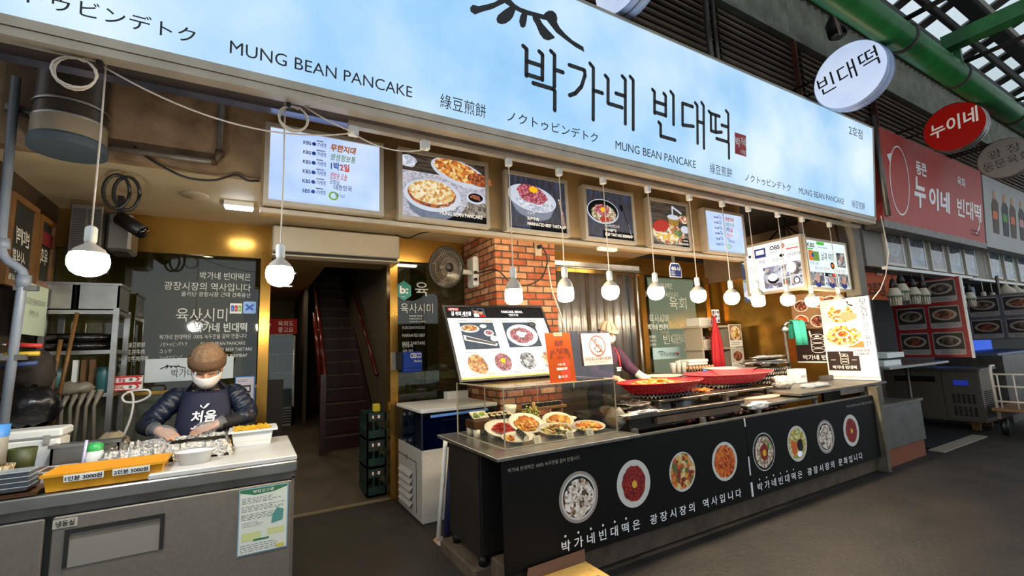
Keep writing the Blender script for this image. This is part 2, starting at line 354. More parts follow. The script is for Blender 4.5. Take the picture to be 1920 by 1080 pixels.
def stroke(mb, pts, w_, z=.003, mi=0):
    """a brush line of constant width in the frame's plane, with round ends"""
    P = [Vector((p[0], p[1])) for p in pts]
    for a, b in zip(P, P[1:]):
        d = (b-a)
        if d.length < 1e-6: continue
        d.normalize(); n = Vector((-d.y, d.x))*w_/2
        mb.add([(a.x+n.x, a.y+n.y, z), (a.x-n.x, a.y-n.y, z), (b.x-n.x, b.y-n.y, z), (b.x+n.x, b.y+n.y, z)], [(0, 1, 2, 3)], mi)
    for p in P: mb.disc(p.x, p.y, w_/2, w_/2, z, mi, 10)
# the large name, brush by brush: (x, y) along the board
W = .034
NAME = (  # 박
    [(1.66, .665), (1.69, .65), (1.69, .45)], [(1.80, .665), (1.83, .65), (1.83, .455)], [(1.69, .56), (1.83, .56)], [(1.69, .46), (1.83, .46)],
    [(1.905, .70), (1.94, .68), (1.94, .43)], [(1.94, .565), (2.02, .565)], [(1.75, .41), (1.93, .41), (1.945, .40), (1.945, .25)],
    # 가
    [(2.08, .64), (2.23, .64), (2.235, .60), (2.20, .50), (2.14, .43), (2.085, .40)], [(2.285, .71), (2.32, .685), (2.32, .26)], [(2.32, .50), (2.415, .50)],
    # 네
    [(2.445, .655), (2.475, .635), (2.475, .43), (2.63, .43)], [(2.56, .535), (2.66, .535)], [(2.63, .70), (2.665, .68), (2.665, .30)], [(2.72, .72), (2.755, .70), (2.755, .27)],
    # 빈
    [(2.985, .675), (3.01, .66), (3.01, .47)], [(3.125, .675), (3.15, .66), (3.15, .475)], [(3.01, .575), (3.15, .575)], [(3.01, .48), (3.15, .48)], [(3.215, .715), (3.25, .69), (3.25, .42)], [(3.06, .40), (3.085, .385), (3.085, .28), (3.27, .28)],
    # 대
    [(3.51, .645), (3.37, .645), (3.37, .44), (3.52, .46)], [(3.545, .69), (3.575, .67), (3.575, .31)], [(3.575, .52), (3.66, .52)], [(3.635, .715), (3.665, .69), (3.665, .28)],
    # 떡
    [(3.74, .655), (3.77, .64), (3.90, .64)], [(3.77, .64), (3.77, .47), (3.84, .47)], [(3.84, .64), (3.84, .47), (3.93, .49)], [(3.93, .56), (4.03, .56)], [(4.0, .72), (4.035, .70), (4.035, .43)], [(3.85, .41), (4.02, .41), (4.04, .40), (4.04, .25)])
sblack = mat('sign_black', '#0b0d10', .5)
build(MB().fr(SO, FX, SV).poly(logo, .003), 'logo', [sblack], root)
for lo, hi in ((0, 7), (7, 10), (10, 14), (14, 20), (20, 24), (24, 30)):      # one syllable at a time
    mb = MB().fr(SO, FX, SV); [stroke(mb, s_, W) for s_ in NAME[lo:hi]]; build(mb, 'syllable', [sblack], root)
letters(root, SO, FX, SV, [sblack], [('ノクトゥビンデトク', -1.13, .083, .088, dict(w=.83, bold=.004)), ('ノクトゥビンデトク', 1.535, .083, .088, dict(w=.835, bold=.004)), ('ノクトゥビンデトク', 4.295, .07, .088, dict(w=.82, bold=.004)), ('MUNG BEAN PANCAKE', -.15, .077, .1, dict(w=.99)), ('MUNG BEAN PANCAKE', 2.558, .068, .1, dict(w=.99)), ('MUNG BEAN PANCAKE', 5.28, .07, .1, dict(w=.995)), ('綠豆煎餅', 1.03, .066, .105, dict(w=.335)), ('綠豆煎餅', 3.75, .066, .105, dict(w=.335)), ('綠豆煎餅', 6.468, .066, .105, dict(w=.335)), ('2호점', 6.44, .99, .135, dict(w=.345))])
mb = MB().fr(SO, FX, SV); mb.rect(4.135, .315, 4.319, .532, .003, 0)
mb.text('박', 4.143, .40, .105, 1, w=.075, z=.005, bold=.02); mb.text('가네', 4.225, .42, .1, 1, w=.085, z=.005, bold=.02); mb.text('1980', 4.225, .33, .06, 1, w=.085, z=.005); mb.rect(4.15, .33, 4.21, .375, .005, 2)
build(mb, 'seal', [mat('seal_red', '#b01818', .5), white_ink, mat('seal_red2', '#a01010', .5)], root)
# ================================================================ pictures on the fascia
def casebox(name, label, x0, x1, z0, z1, Y=3.3, dep=.07, frame=.03, group=None, fm=None):
    r = thing(name, label, 'menu light box' if 'light' in name else 'sign', ((x0+x1)/2, Y-dep, z0-frame), group)
    mb = MB().fr((x0, Y-dep, z0), FX, FZ); W_, H_ = x1-x0, z1-z0; f = frame
    mb.box(-f, W_+f, -f, 0, -dep, .012); mb.box(-f, W_+f, H_, H_+f, -dep, .012); mb.box(-f, 0, 0, H_, -dep, .012); mb.box(W_, W_+f, 0, H_, -dep, .012); mb.box(0, W_, 0, H_, -dep, -.01)
    build(mb, 'frame', [fm or alu], r)
    return r, MB().fr((x0, Y-dep, z0), FX, FZ), W_, H_
EM = 1.0
P_blue = signmat('backlit_blue_white', '#9fbdf5', '#d9e8ff', .95, 2.5)
P_dark = cellmat('printed_dark_table', ['#0c1326', '#141e38', '#1d2a4a', '#0a0f1e', '#2a3756'], 40, EM*.8, stretch=(2, 2, .4))
P_wood = cellmat('printed_dark_wood', ['#221a16', '#33271f', '#18120e', '#4a3a2e'], 14, EM*.8, stretch=(.4, 1, 3))
P_weave = cellmat('printed_weave_cloth', ['#b9b6c4', '#a5a3b5', '#c8c6d2', '#d6d4de'], 70, EM*.8)
P_weave2 = cellmat('printed_straw_mat', ['#6f6258', '#8f8274', '#4e443c', '#a79a8c'], 60, EM*.8)
P_china = mat('printed_white_bowl', '#c9d2e2', .5, emit=EM*.8); P_china2 = mat('printed_grey_bowl', '#8b93a5', .5, emit=EM*.8, noise_=(30, '#6a7183', .3)); P_black = mat('printed_black', '#0a0b10', .5, emit=.5)
P_cake = cellmat('printed_pancake', ['#d98a34', '#c26a24', '#e8b45a', '#a34e18', '#f0d08a', '#d77a2a'], 42, EM*.9); P_cake2 = cellmat('printed_pancake_top', ['#e8c98a', '#efdcae', '#d9a75a', '#f4e8c8', '#c98a3c'], 45, EM*.9)
P_crust = cellmat('printed_crust', ['#8a3a14', '#b5541e', '#c96a2a', '#6b2a10'], 60, EM*.8)
P_beef = cellmat('printed_raw_beef', ['#8e1f34', '#b23a4e', '#c9667a', '#6d1426', '#d98fa0'], 75, EM*.85); P_yolk = mat('printed_egg_yolk', '#f2b21a', .5, emit=EM)
P_mix = cellmat('printed_mixed_bowl', ['#d8cfc4', '#b85a5a', '#8a9a5a', '#e8d9b0', '#a03a30', '#f0e6d6', '#6f7a48'], 70, EM*.85); P_pear = cellmat('printed_pear_strips', ['#dbe0ea', '#c4cbd9', '#eef2f8', '#aab2c4'], 55, EM*.85)
P_fry = cellmat('printed_fritters', ['#e3c98e', '#d8a24a', '#b8452e', '#f0e2b8', '#7d8a4a', '#c9682e', '#efe9d8'], 34, EM*.85); P_egg = cellmat('printed_egg_dishes', ['#f2e7bc', '#e8c65a', '#f7f2dc', '#dfae3a'], 26, EM*.9)
P_gold = mat('printed_brass_pot', '#b8924a', .5, emit=EM*.8, noise_=(8, '#7a5a26', .3)); P_green = cellmat('printed_greens', ['#5e7a3a', '#88a050', '#41592a'], 60, EM*.8); P_red = mat('printed_red_meat', '#b03a2e', .5, emit=EM*.8)
P_white = mat('printed_white', '#eef2fa', .5, emit=EM*.9); tv_ink = mat('tv_print_ink', '#27346e', .5); tv_red = mat('tv_print_red', '#e0452e', .5); tv_green = mat('tv_print_green', '#7ab52e', .5); tv_blue = mat('tv_print_blue', '#1f55b8', .5); tv_orange = mat('tv_print_orange', '#f08a3a', .5)
# broadcast list screens
def tvlist(r, mb, W_, H_, small=False):
    mb.rect(0, 0, W_, H_, 0, 0)
    tags = ['무한지대', '생생정보통', '1박2일', '생방송 오늘', '굿모닝 대한민국', '모닝와이드']; cs = [5, 3, 4, 2, 1, 3]
    for i in range(6):
        y = H_*(.845-.138*i); h = H_*.075; x = W_*(.28 if not small else .22)
        mb.text('KBS' if i < 5 else 'SBS', x, y, h*.95, 1, w=W_*.07, bold=.02)
        mb.disc(x+W_*.095, y+h*.33, h*.36, None, .002, 4, 14)
        mb.text('-TV방영', x+W_*.12, y, h*.95, 1, w=W_*.085, bold=.01); mb.lines(x+W_*.12, y+h*.85, x+W_*.2, y+h*1.2, 1, 1, .002, h*.22, i)
        if i == 4: mb.text('굿모닝', W_*.52, y+h*.5, h*.95, 1, w=W_*.09, bold=.01); mb.text('대한민국', W_*.56, y-h*.5, h*1.15, 1, w=W_*.17, bold=.01)
        elif i == 2: mb.text('1박', W_*.53, y-h*.3, h*1.7, 4, w=W_*.08, bold=.03); mb.text('2일', W_*.615, y-h*.3, h*1.6, 2, w=W_*.09, bold=.03)
        elif i == 5: mb.ring(W_*.56, y, h*.85, h*.85, h*.3, .002, 3, 24); mb.text('모닝', W_*.57, y-h*.1, h*.8, 4, w=W_*.09)
        else: mb.text(tags[i], W_*.52, y-h*.3, h*1.5, cs[i], w=W_*(.24 if i < 2 else .16), bold=.04 if i == 0 else .01, slant=.15)
    build(mb, 'screen', [P_blue, tv_ink, tv_red, tv_green, tv_blue, tv_orange], r)
r, mb, W_, H_ = casebox('menu_light_box', 'wide pale blue backlit panel listing television programmes, largest panel on the fascia', .065, .775, 2.575, 3.07)
tvlist(r, mb, W_, H_)
r, mb, W_, H_ = casebox('menu_light_box', 'backlit photo panel of golden mung bean pancakes in bowls on a woven mat', .945, 1.64, 2.57, 3.07)
mb.rect(0, 0, W_, H_, 0, 0); mb.rect(0, H_*.72, W_, H_, .001, 1); mb.disc(W_*.07, H_*.87, W_*.09, H_*.1, .0015, 2, 16, jit=.15)
mb.disc(W_*.68, H_*.8, W_*.36, H_*.2, .002, 3, 36, -.22); mb.disc(W_*.66, H_*.83, W_*.3, H_*.16, .003, 4, 30, -.22, .04); mb.disc(W_*.93, H_*.74, W_*.16, H_*.11, .0035, 5, 24, -.1, .05)
mb.poly([(W_*.62, 0), (W_, 0), (W_, H_*.34), (W_*.82, H_*.42)], .0015, 6)
mb.loft([[(W_*.35+W_*.33*math.cos(a)*k, H_*(.36-.02*q)+H_*.27*math.sin(a)*k-q*H_*.13, .003) for a in [math.pi*2*i/36 for i in range(36)]] for q, k in ((0, 1), (1, .86))], 7, True, True)
mb.disc(W_*.35, H_*.37, W_*.335, H_*.26, .0035, 3, 40); mb.disc(W_*.34, H_*.39, W_*.28, H_*.215, .0042, 8, 36, 0, .02); mb.disc(W_*.34, H_*.42, W_*.265, H_*.19, .0048, 9, 36, 0, .03)
mb.disc(W_*.87, H_*.42, W_*.12, H_*.1, .003, 3, 24); mb.disc(W_*.87, H_*.43, W_*.095, H_*.075, .0035, 10, 24); mb.disc(W_*.87, H_*.43, W_*.07, H_*.05, .004, 5, 8, 0, .4, 3)
mb.rect(W_*.36, 0, W_, H_*.11, .0025, 10)
mb.text('ノクトゥビンデトク', W_*.42, H_*.24, H_*.055, 11, w=W_*.36, z=.006); mb.text('綠豆煎餅', W_*.42, H_*.165, H_*.06, 11, w=W_*.2, z=.006); mb.text('MUNG BEAN PANCAKE', W_*.42, H_*.08, H_*.085, 11, w=W_*.53, z=.006, bold=.02)
build(mb, 'picture', [P_weave, P_wood, P_pear, P_china, P_cake, P_crust, P_weave2, P_china2, P_crust, P_cake2, P_black, white_ink], r)
r, mb, W_, H_ = casebox('menu_light_box', 'backlit photo panel of raw beef tartare with an egg yolk in an oval bowl', 1.855, 2.455, 2.57, 3.045)
mb.rect(0, 0, W_, H_, 0, 0)
mb.loft([[(W_*.41+W_*.41*math.cos(a)*k, H_*.60+H_*.25*math.sin(a)*k-q*H_*.2-math.cos(a)*H_*.05, .002+q*.0002) for a in [math.pi*2*i/36 for i in range(36)]] for q, k in ((0, 1), (1, .8))], 2, True, True)
mb.disc(W_*.41, H_*.60, W_*.42, H_*.25, .003, 1, 40, -.12); mb.disc(W_*.45, H_*.52, W_*.32, H_*.15, .0036, 5, 26, -.12, .06); mb.disc(W_*.41, H_*.68, W_*.26, H_*.17, .0043, 3, 26, -.2, .07); mb.disc(W_*.43, H_*.77, W_*.075, H_*.06, .005, 4, 20)
mb.poly([(W_*.87, H_*.66), (W_*.9, H_*.66), (W_*1.0, H_*.1), (W_*.965, H_*.1)], .002, 6); mb.rect(W_*.36, 0, W_, H_*.16, .0015, 7)
mb.text('ユッケ', W_*.3, H_*.29, H_*.07, 8, w=W_*.14, z=.006, bold=.02); mb.text('生拌牛肉', W_*.3, H_*.185, H_*.07, 8, w=W_*.2, z=.006, bold=.02); mb.text('MARINATED BEEF TARTARE', W_*.3, H_*.085, H_*.085, 8, w=W_*.66, z=.006, bold=.02)
build(mb, 'picture', [P_dark, P_china, P_china2, P_beef, P_yolk, P_pear, P_mix, P_black, white_ink], r)
r, mb, W_, H_ = casebox('menu_light_box', 'backlit photo panel of a black bowl of beef tartare bibimbap beside a spoon', 2.70, 3.285, 2.57, 3.04)
mb.rect(0, 0, W_, H_, 0, 0); mb.disc(W_*.35, H_*.56, W_*.34, H_*.26, .002, 2, 40); mb.disc(W_*.35, H_*.57, W_*.32, H_*.235, .0026, 1, 40); mb.disc(W_*.36, H_*.52, W_*.26, H_*.19, .0033, 3, 30, 0, .05); mb.disc(W_*.33, H_*.6, W_*.14, H_*.11, .004, 4, 22, 0, .08); mb.disc(W_*.35, H_*.6, W_*.06, H_*.05, .0046, 5, 18); mb.disc(W_*.37, H_*.4, W_*.1, H_*.06, .0042, 6, 14, 0, .1)
mb.disc(W_*.76, H_*.7, W_*.035, H_*.08, .002, 1, 16, .3); stroke(mb, [(W_*.8, H_*.62), (W_*.97, H_*.12)], .006, .002, 1); stroke(mb, [(W_*.9, H_*.35), (W_*.95, H_*.12)], .006, .002, 2); mb.rect(W_*.32, 0, W_, H_*.17, .0015, 1)
mb.text('ユッケビビンバ', W_*.36, H_*.25, H_*.065, 7, w=W_*.32, z=.006, bold=.02); mb.text('生牛肉拌飯', W_*.36, H_*.155, H_*.065, 7, w=W_*.25, z=.006, bold=.02); mb.text('BEEF TARTARE BIBIMBAP', W_*.36, H_*.06, H_*.085, 7, w=W_*.61, z=.006, bold=.02)
build(mb, 'picture', [P_dark, P_black, P_china, P_mix, P_beef, P_yolk, P_red, white_ink], r)
r, mb, W_, H_ = casebox('menu_light_box', 'backlit photo panel of assorted fritters in a basket under a brass kettle', 3.55, 4.10, 2.57, 3.035)
mb.rect(0, 0, W_, H_, 0, 0); mb.disc(W_*.45, H_*.25, W_*.46, H_*.26, .002, 1, 34); mb.disc(W_*.45, H_*.28, W_*.43, H_*.24, .0026, 2, 30, 0, .04); mb.disc(W_*.25, H_*.44, W_*.22, H_*.14, .0033, 3, 16, .2, .1); mb.disc(W_*.4, H_*.2, W_*.3, H_*.09, .0035, 4, 20, 0, .08); mb.disc(W_*.72, H_*.32, W_*.12, H_*.08, .0036, 7, 16)
mb.poly([(W_*.44, H_*.68), (W_*.78, H_*.68), (W_*.73, H_*.48), (W_*.5, H_*.48)], .003, 5); mb.disc(W_*.61, H_*.68, W_*.17, H_*.06, .0036, 6, 24); mb.disc(W_*.9, H_*.66, W_*.14, H_*.1, .0026, 8, 20); mb.disc(W_*.92, H_*.42, W_*.12, H_*.09, .0026, 6, 20)
stroke(mb, [(W_*.59, H_*.66), (W_*.6, H_*.93), (W_*.84, H_*.8)], .022, .0042, 6); mb.rect(W_*.8, 0, W_, H_*.2, .004, 9); mb.text('PANCAKES', W_*.7, H_*.05, H_*.06, 10, w=W_*.28, z=.006, bold=.02); mb.text('モドゥムジョン', W_*.8, H_*.22, H_*.05, 10, w=W_*.18, z=.006); mb.text('什錦煎餅', W_*.82, H_*.13, H_*.05, 10, w=W_*.15, z=.006)
build(mb, 'picture', [P_wood, P_weave2, P_fry, P_red, P_egg, P_gold, P_china, P_green, P_fry, P_black, white_ink], r)
r, mb, W_, H_ = casebox('menu_light_box', 'small pale blue backlit programme list at the far end of the fascia', 4.42, 5.09, 2.57, 3.03)
tvlist(r, mb, W_, H_, True)
# ================================================================ lamp rail and hanging lamps
single(MB().box(.48, 6.95, 2.775, 2.825, 2.965, 3.0), 'lamp_rail', [alu], 'long aluminium track under the sign that carries the hanging bulbs', 'lamp track')
bulb_lit = mat('lit_bulb', '#ffe9c4', .4, emit=BULB); bulb_cool = mat('lit_bulb_cool', '#f4fbff', .4, emit=BULB); bulb_shell = mat('bulb_white_shell', '#b9b1a4', .45)
def lamp(label, x, ztop, zbot, kind='globe', y=2.8, cool=False, adapter=True, dz=0.):
    r = thing('pendant_lamp', label, 'hanging lamp', (x, y, zbot), 'bulbs hanging in a row under the sign')
    if adapter: build(MB().box(x-.022, x+.022, y-.022, y+.022, ztop-.06, ztop, 0, .004), 'track_adapter', [wht], r)
    R_ = (.078 if cool else .071) if kind == 'globe' else .062
    hb = zbot+(.16 if kind == 'globe' else .19)
    build(MB().tube([(x, y, ztop-.06), (x+.003, y, (ztop+hb)/2), (x, y, hb+.06)], .0042), 'cord', [white_cord], r)
    build(MB().lathe([(.005, .085), (.017, .08), (.024, .07), (.024, .012), (.02, .0), (.0, .0)], (x, y, hb)), 'socket', [wht], r)
    if kind == 'globe':
        sh = [(.018, hb-zbot+.012), (.02, .158), (.034, .146), (R_*.72, .13), (R_*.9, .108)]; gl = [(R_*.9, .108), (R_*.98, .088), (R_, .07), (R_*.96, .048), (R_*.82, .025), (R_*.55, .009), (R_*.2, .001), (.0, .0)]
    else:
        sh = [(.018, hb-zbot+.012), (.02, .186), (.04, .166), (.055, .14), (.06, .108)]; gl = [(.06, .108), (R_, .098), (R_, .028), (.05, .009), (.03, .002), (.0, .0)]
    b = build(MB().lathe(sh, (x, y, zbot)), 'bulb_shell', [bulb_shell], r); build(MB().lathe(gl, (x, y, zbot)), 'bulb_glass', [bulb_cool if cool else bulb_lit], b)
    return r
lm = [(1.625, 1.868, 't'), (2.085, 1.895, 't'), (2.54, 1.92, 'g'), (3.065, 1.93, 'g'), (3.62, 1.915, 'g'), (4.115, 1.905, 'g'), (4.55, 1.89, 't'), (5.09, 1.905, 'g'), (5.585, 1.90, 'g'), (6.2, 1.88, 't')]
lab = ['lit cylinder bulb hanging before the brick pillar, nearest the menu light board', 'lit cylinder bulb hanging over the orange award sign', 'lit globe bulb hanging over the no touching notice and the cook', 'lit globe bulb hanging just before the stencilled window', 'lit globe bulb hanging below the blue address plate',
       'lit globe bulb hanging before the white shelf unit', 'lit cylinder bulb hanging before the gilt wall panel', 'lit globe bulb hanging left of the small poster of stews', 'lit globe bulb hanging over the dark brown poster', 'lit cylinder bulb hanging before the tall white pancake poster']
for (x, zb, kd), l in zip(lm, lab): lamp(l, x, 2.965, zb, 'globe' if kd == 'g' else 'tall')
lamp('lit wide globe bulb hanging alone at the far end over the left stall', -.676, 3.16, 1.965, y=2.8, cool=True, adapter=False)
lamp('lit globe bulb hanging before the white air curtain by the doorway', .126, 3.16, 1.945, y=2.8, adapter=False)
def coil(label, c, R_, tail):
    mb = MB(); pts = []
    for i in range(49):
        a = 2*math.pi*i/16+1.2; rr = R_*(1+.05*math.sin(i*.9)); pts.append((c[0]+rr*math.cos(a), c[1]-.01*(i/16), c[2]+rr*math.sin(a)))
    mb.tube(pts, .0045); mb.tube(tail, .0045); mb.box(tail[0][0]-.012, tail[0][0]+.012, c[1]-.03, c[1]-.0, c[2]+R_*.8, c[2]+R_*1.15, 1)
    single(mb, 'lamp_cable', [white_cord, black_cord], label, 'cable')
coil('white cable looped at the sign edge, drooping from the lone far lamp', (-.765, 2.74, 2.925), .078, catenary((-.68, 2.77, 3.01), (.505, 2.77, 2.915), .13, 20))
coil('white cable looped above the large programme list panel', (.17, 2.76, 2.92), .075, catenary((.14, 2.75, 3.06), (.51, 2.76, 2.915), .02, 12))
single(MB().tube(catenary((.52, 2.77, 2.905), (.97, 2.77, 2.90), .05), .0045), 'lamp_cable', [white_cord], 'short white cable sagging between two track adapters over the pancake picture', 'cable')
for x in (.51, .973): single(MB().box(x-.03, x+.03, 2.765, 2.81, 2.905, 2.965, 0, .004), 'track_adapter', [wht], 'white power feed box on the lamp track above the %s' % ('gap beside the first list panel' if x < .6 else 'pancake picture panel'), 'power box')
# ================================================================ left stall
struct(MB().box(-1.52, -1.46, 3.5, 5.2, 0, 2.9), 'wall_left', [mat('dark_brown_partition', '#2b1f14', .7, noise_=(3, '#3d2d1c', .3))])
mirror_fr = lambda o: (lambda mb: (setattr(mb, 'M', Matrix(((0, 0, 1, o[0]), (-1, 0, 0, o[1]), (0, 1, 0, o[2]), (0, 0, 0, 1)))), mb)[1])(MB())
Fx = lambda o: MB().fr(o, (0, 1, 0), FZ)          # a frame that faces +X (the inside of the left partition)
wood = mat('yellow_wood', '#7a5426', .5, noise_=(12, '#5c3c18', .3)); slate = mat('slate_board', '#22231f', .5, noise_=(3, '#2f2f28', .3)); chalk = mat('chalk', '#cfcabd', .8)
def board(label, y0, y1, z0, z1, X, fm, face, writing):
    r = thing('chalkboard', label, 'board', (X, (y0+y1)/2, z0)); mb = Fx((X, y0, z0)); W_, H_ = y1-y0, z1-z0
    mb.box(0, .04, 0, H_, 0, .03); mb.box(W_-.04, W_, 0, H_, 0, .03); mb.box(.04, W_-.04, 0, .04, 0, .03); mb.box(.04, W_-.04, H_-.04, H_, 0, .03); build(mb, 'frame', [fm], r)
    mb = Fx((X, y0, z0)); mb.box(.04, W_-.04, .04, H_-.04, .004, .012); build(mb, 'slate', [face], r)
    mb = mirror_fr((X+.015, y1, z0))
    for t_, x, y, h, w_ in writing: mb.text(t_, x*W_, y*H_, h, 0, w=w_, bold=.01, slant=.2)
    build(mb, 'lettering', [chalk], r); return r
board('dark chalkboard in a yellow wood frame, writing seen in reverse, beside the grey drain pipe', 4.0, 4.42, 2.08, 2.68, -1.38, wood, slate, [('빈대떡', .2, .5, .12, .2), ('시식회', .3, .28, .1, .18), ('& Food', .3, .17, .05, .14), ('한인도 시월', .15, .07, .05, .28)])
board('narrower dark board with a red heading, behind the yellow framed chalkboard', 4.46, 4.76, 2.14, 2.66, -1.38, wood, slate, [('육회', .25, .35, .13, .14), ('오마카세', .2, .62, .05, .2)])
single(Fx((-1.36, 4.5, 2.45)).box(0, .22, 0, .1, 0, .006), 'red_label', [mat('dull_red', '#6e1f1c', .6)], 'dull red label across the top of the narrow dark board', 'label')
r = thing('paper_notice', 'pale green paper with shop name showing through in reverse, taped on the left partition', 'notice', (-1.34, 4.2, 1.78))
build(Fx((-1.34, 4.19, 1.78)).box(0, .47, 0, .355, 0, .004), 'sheet', [mat('pale_green_paper', '#b9c8b2', .7)], r)
mb = mirror_fr((-1.334, 4.64, 1.78)); mb.text('PANCAKE SEOUL', .03, .21, .06, 0, w=.38); mb.text('새 연락', .13, .13, .05, 0, w=.16); build(mb, 'lettering', [mat('faint_print', '#8f9a8a', .7)], r)
pvc = mat('grey_pvc', '#7f858c', .4, noise_=(6, '#5d6268', .3))
r = thing('drain_pipe', 'grey plastic drain pipe with two elbows running down the left edge of the stall', 'pipe', (-1.27, 3.68, 1.0))
build(MB().tube([(-1.29, 3.68, 3.3), (-1.275, 3.68, 2.26), (-1.26, 3.68, 2.2), (-1.235, 3.68, 2.165), (-1.2, 3.68, 2.14), (-1.175, 3.68, 2.115), (-1.165, 3.68, 2.08), (-1.17, 3.68, 2.0), (-1.19, 3.68, 1.0)], .023, 0, 12), 'pipe', [pvc], r)
[build(MB().tube(q_, .034, 0, 12), 'elbow_collar', [pvc], r) for q_ in ([(-1.272, 3.68, 2.3), (-1.268, 3.68, 2.24)], [(-1.166, 3.68, 2.09), (-1.166, 3.68, 2.02)])]
build(MB().box(-1.20, -1.1, 3.66, 3.7, 2.0, 2.03), 'clamp', [dsteel], r); build(MB().box(-1.225, -1.12, 3.66, 3.7, 1.6, 1.63), 'clamp', [dsteel], r)
single(MB().box(-1.24, -1.18, 3.62, 3.64, 1.62, 1.98), 'paper_strip', [paper], 'narrow white lettered strip stuck along the lower drain pipe', 'label') if False else None
single(MB().tube([(-1.33, 3.72, 3.12), (-1.20, 3.72, 3.1), (-.9, 3.72, 3.08)], .03, 0, 10), 'water_pipe', [dsteel], 'dark elbow pipe running behind the big round duct', 'pipe')
# round exhaust duct
r = thing('exhaust_duct', 'big round sheet metal exhaust duct hanging down under the sign on the left', 'duct', (-.995, 3.56, 2.83))
duct = mat('duct_sheet', '#5a5148', .4, .6, noise_=(4, '#3a342e', .3)); tape = mat('duct_tape', '#84806f', .5, .3, noise_=(6, '#a08c70', .3))
build(MB().lathe([(.165, .08), (.165, .9)], (-.995, 3.56, 2.83), 32), 'pipe', [duct], r)
build(MB().lathe([(.172, .05), (.172, .17)], (-.995, 3.56, 2.83), 32), 'tape_band', [tape], r)
for z in (.17, .26, .48): build(MB().lathe([(.172, z), (.176, z+.006), (.172, z+.012)], (-.995, 3.56, 2.83), 32), 'seam_ring', [steel], r)
build(MB().lathe([(0, .0), (.18, .0), (.18, .05), (.165, .08)], (-.995, 3.56, 2.83), 32, sm=False), 'end_cap', [mat('duct_cap', '#4b565c', .6, .2)], r)
# conduit along the stained wall
r = thing('conduit', 'rusty pipe along the foot of the stained wall, turning up at the far end', 'pipe', (-.5, 3.7, 2.93))
build(MB().tube([(-.84, 3.7, 2.95), (-.32, 3.7, 2.95), (-.27, 3.7, 2.96), (-.245, 3.7, 3.0), (-.24, 3.7, 3.4)], .02, 0, 10), 'pipe', [mat('rusty_pipe', '#6a5642', .5, .4, noise_=(20, '#8a8478', .3))], r)
[build(MB().tube(q_, .03, 0, 10), 'elbow', [mat('rust', '#4a3220', .7)], r) for q_ in ([(-.29, 3.7, 2.952), (-.262, 3.7, 2.965)], [(-.241, 3.7, 3.0), (-.24, 3.7, 3.04)])]
single(MB().tube(curve([(-.72, 3.72, 2.99), (-.68, 3.72, 2.95), (-.58, 3.72, 2.885), (-.43, 3.72, 2.82), (-.27, 3.72, 2.825), (-.14, 3.72, 2.885), (-.06, 3.72, 2.855), (.01, 3.72, 2.865)]), .008), 'black_wire', [black_cord], 'black wire sagging along the stained wall toward the first list panel', 'wire')
mb = MB(); [mb.tube([(-.83+.05*k+.07*math.cos(a), 3.9+.02*k, 2.72+.12*math.sin(a)) for a in [math.pi*2*i/16 for i in range(17)]], .012, 0, 6) for k in range(2)]
single(mb, 'cable_loop', [black_cord], 'coil of black hose hanging below the round exhaust duct', 'hose')
# under-ceiling boxes: perforated heater grille, steel housing, camera, ceiling lamps
r = thing('vent_box', 'perforated grey metal vent box hung under the ceiling above the steel shelf', 'vent', (-1.14, 4.6, 2.3))
build(MB().box(-1.24, -1.05, 4.6, 4.9, 2.3, 2.8, 0, .006), 'casing', [dsteel], r)
mb = MB()
for c in range(2):
    for k in range(24): mb.box(-1.225+c*.09, -1.15+c*.09, 4.594, 4.6, 2.34+k*.018, 2.35+k*.018)
build(mb, 'slots', [mat('vent_slots', '#2c2822', .7)], r)
single(MB().box(-1.04, -.88, 4.66, 4.95, 2.46, 2.78, 0, .02), 'extractor_housing', [dsteel], 'dark steel extractor housing next to the perforated vent box', 'extractor')
r = thing('security_camera', 'black tilted speaker-like camera hanging under the ceiling edge over the window', 'camera', (-.86, 4.62, 2.56))
mb = MB(); mb.tube([(-.95, 4.62, 2.72), (-.79, 4.55, 2.6)], .055, 0, 10); build(mb, 'body', [blk], r); build(MB().tube([(-.79, 4.55, 2.6), (-.775, 4.545, 2.59)], .045, 0, 12), 'lens', [mat('dark_lens', '#020203', .1)], r)
build(MB().box(-.97, -.93, 4.6, 4.64, 2.7, 2.9), 'bracket', [blk], r)
single(MB().lathe([(.0, -.012), (.09, -.012), (.1, .0), (.0, .0)], (-.44, 4.36, 2.9), 24), 'ceiling_speaker', [mat('cream_ring', '#9c8f78', .5)], 'round cream speaker cover flush in the ceiling over the left stall', 'ceiling fitting')
r = thing('strip_lamp', 'small lit strip lamp fixed on the ceiling left of the first list panel', 'lamp', (-.13, 4.45, 2.83))
build(MB().box(-.24, -.02, 4.4, 4.5, 2.86, 2.9), 'housing', [wht], r); build(MB().box(-.23, -.03, 4.41, 4.49, 2.845, 2.86), 'tube', [mat('lit_strip', '#f3f8ff', .4, emit=25)], r)
spot = mat('lit_downlight', '#fff2d2', .4, emit=70)
def downlight(x, y, z, label):
    r = thing('downlight', label, 'ceiling light', (x, y, z-.02), 'round downlights in the ceiling of the shop inside'); build(MB().lathe([(.06, .0), (.085, .0), (.085, .02), (.06, .02)], (x, y, z-.02), 20), 'trim_ring', [wht], r); build(MB().lathe([(0, .006), (.06, .006)], (x, y, z-.02), 20), 'lens', [spot], r)
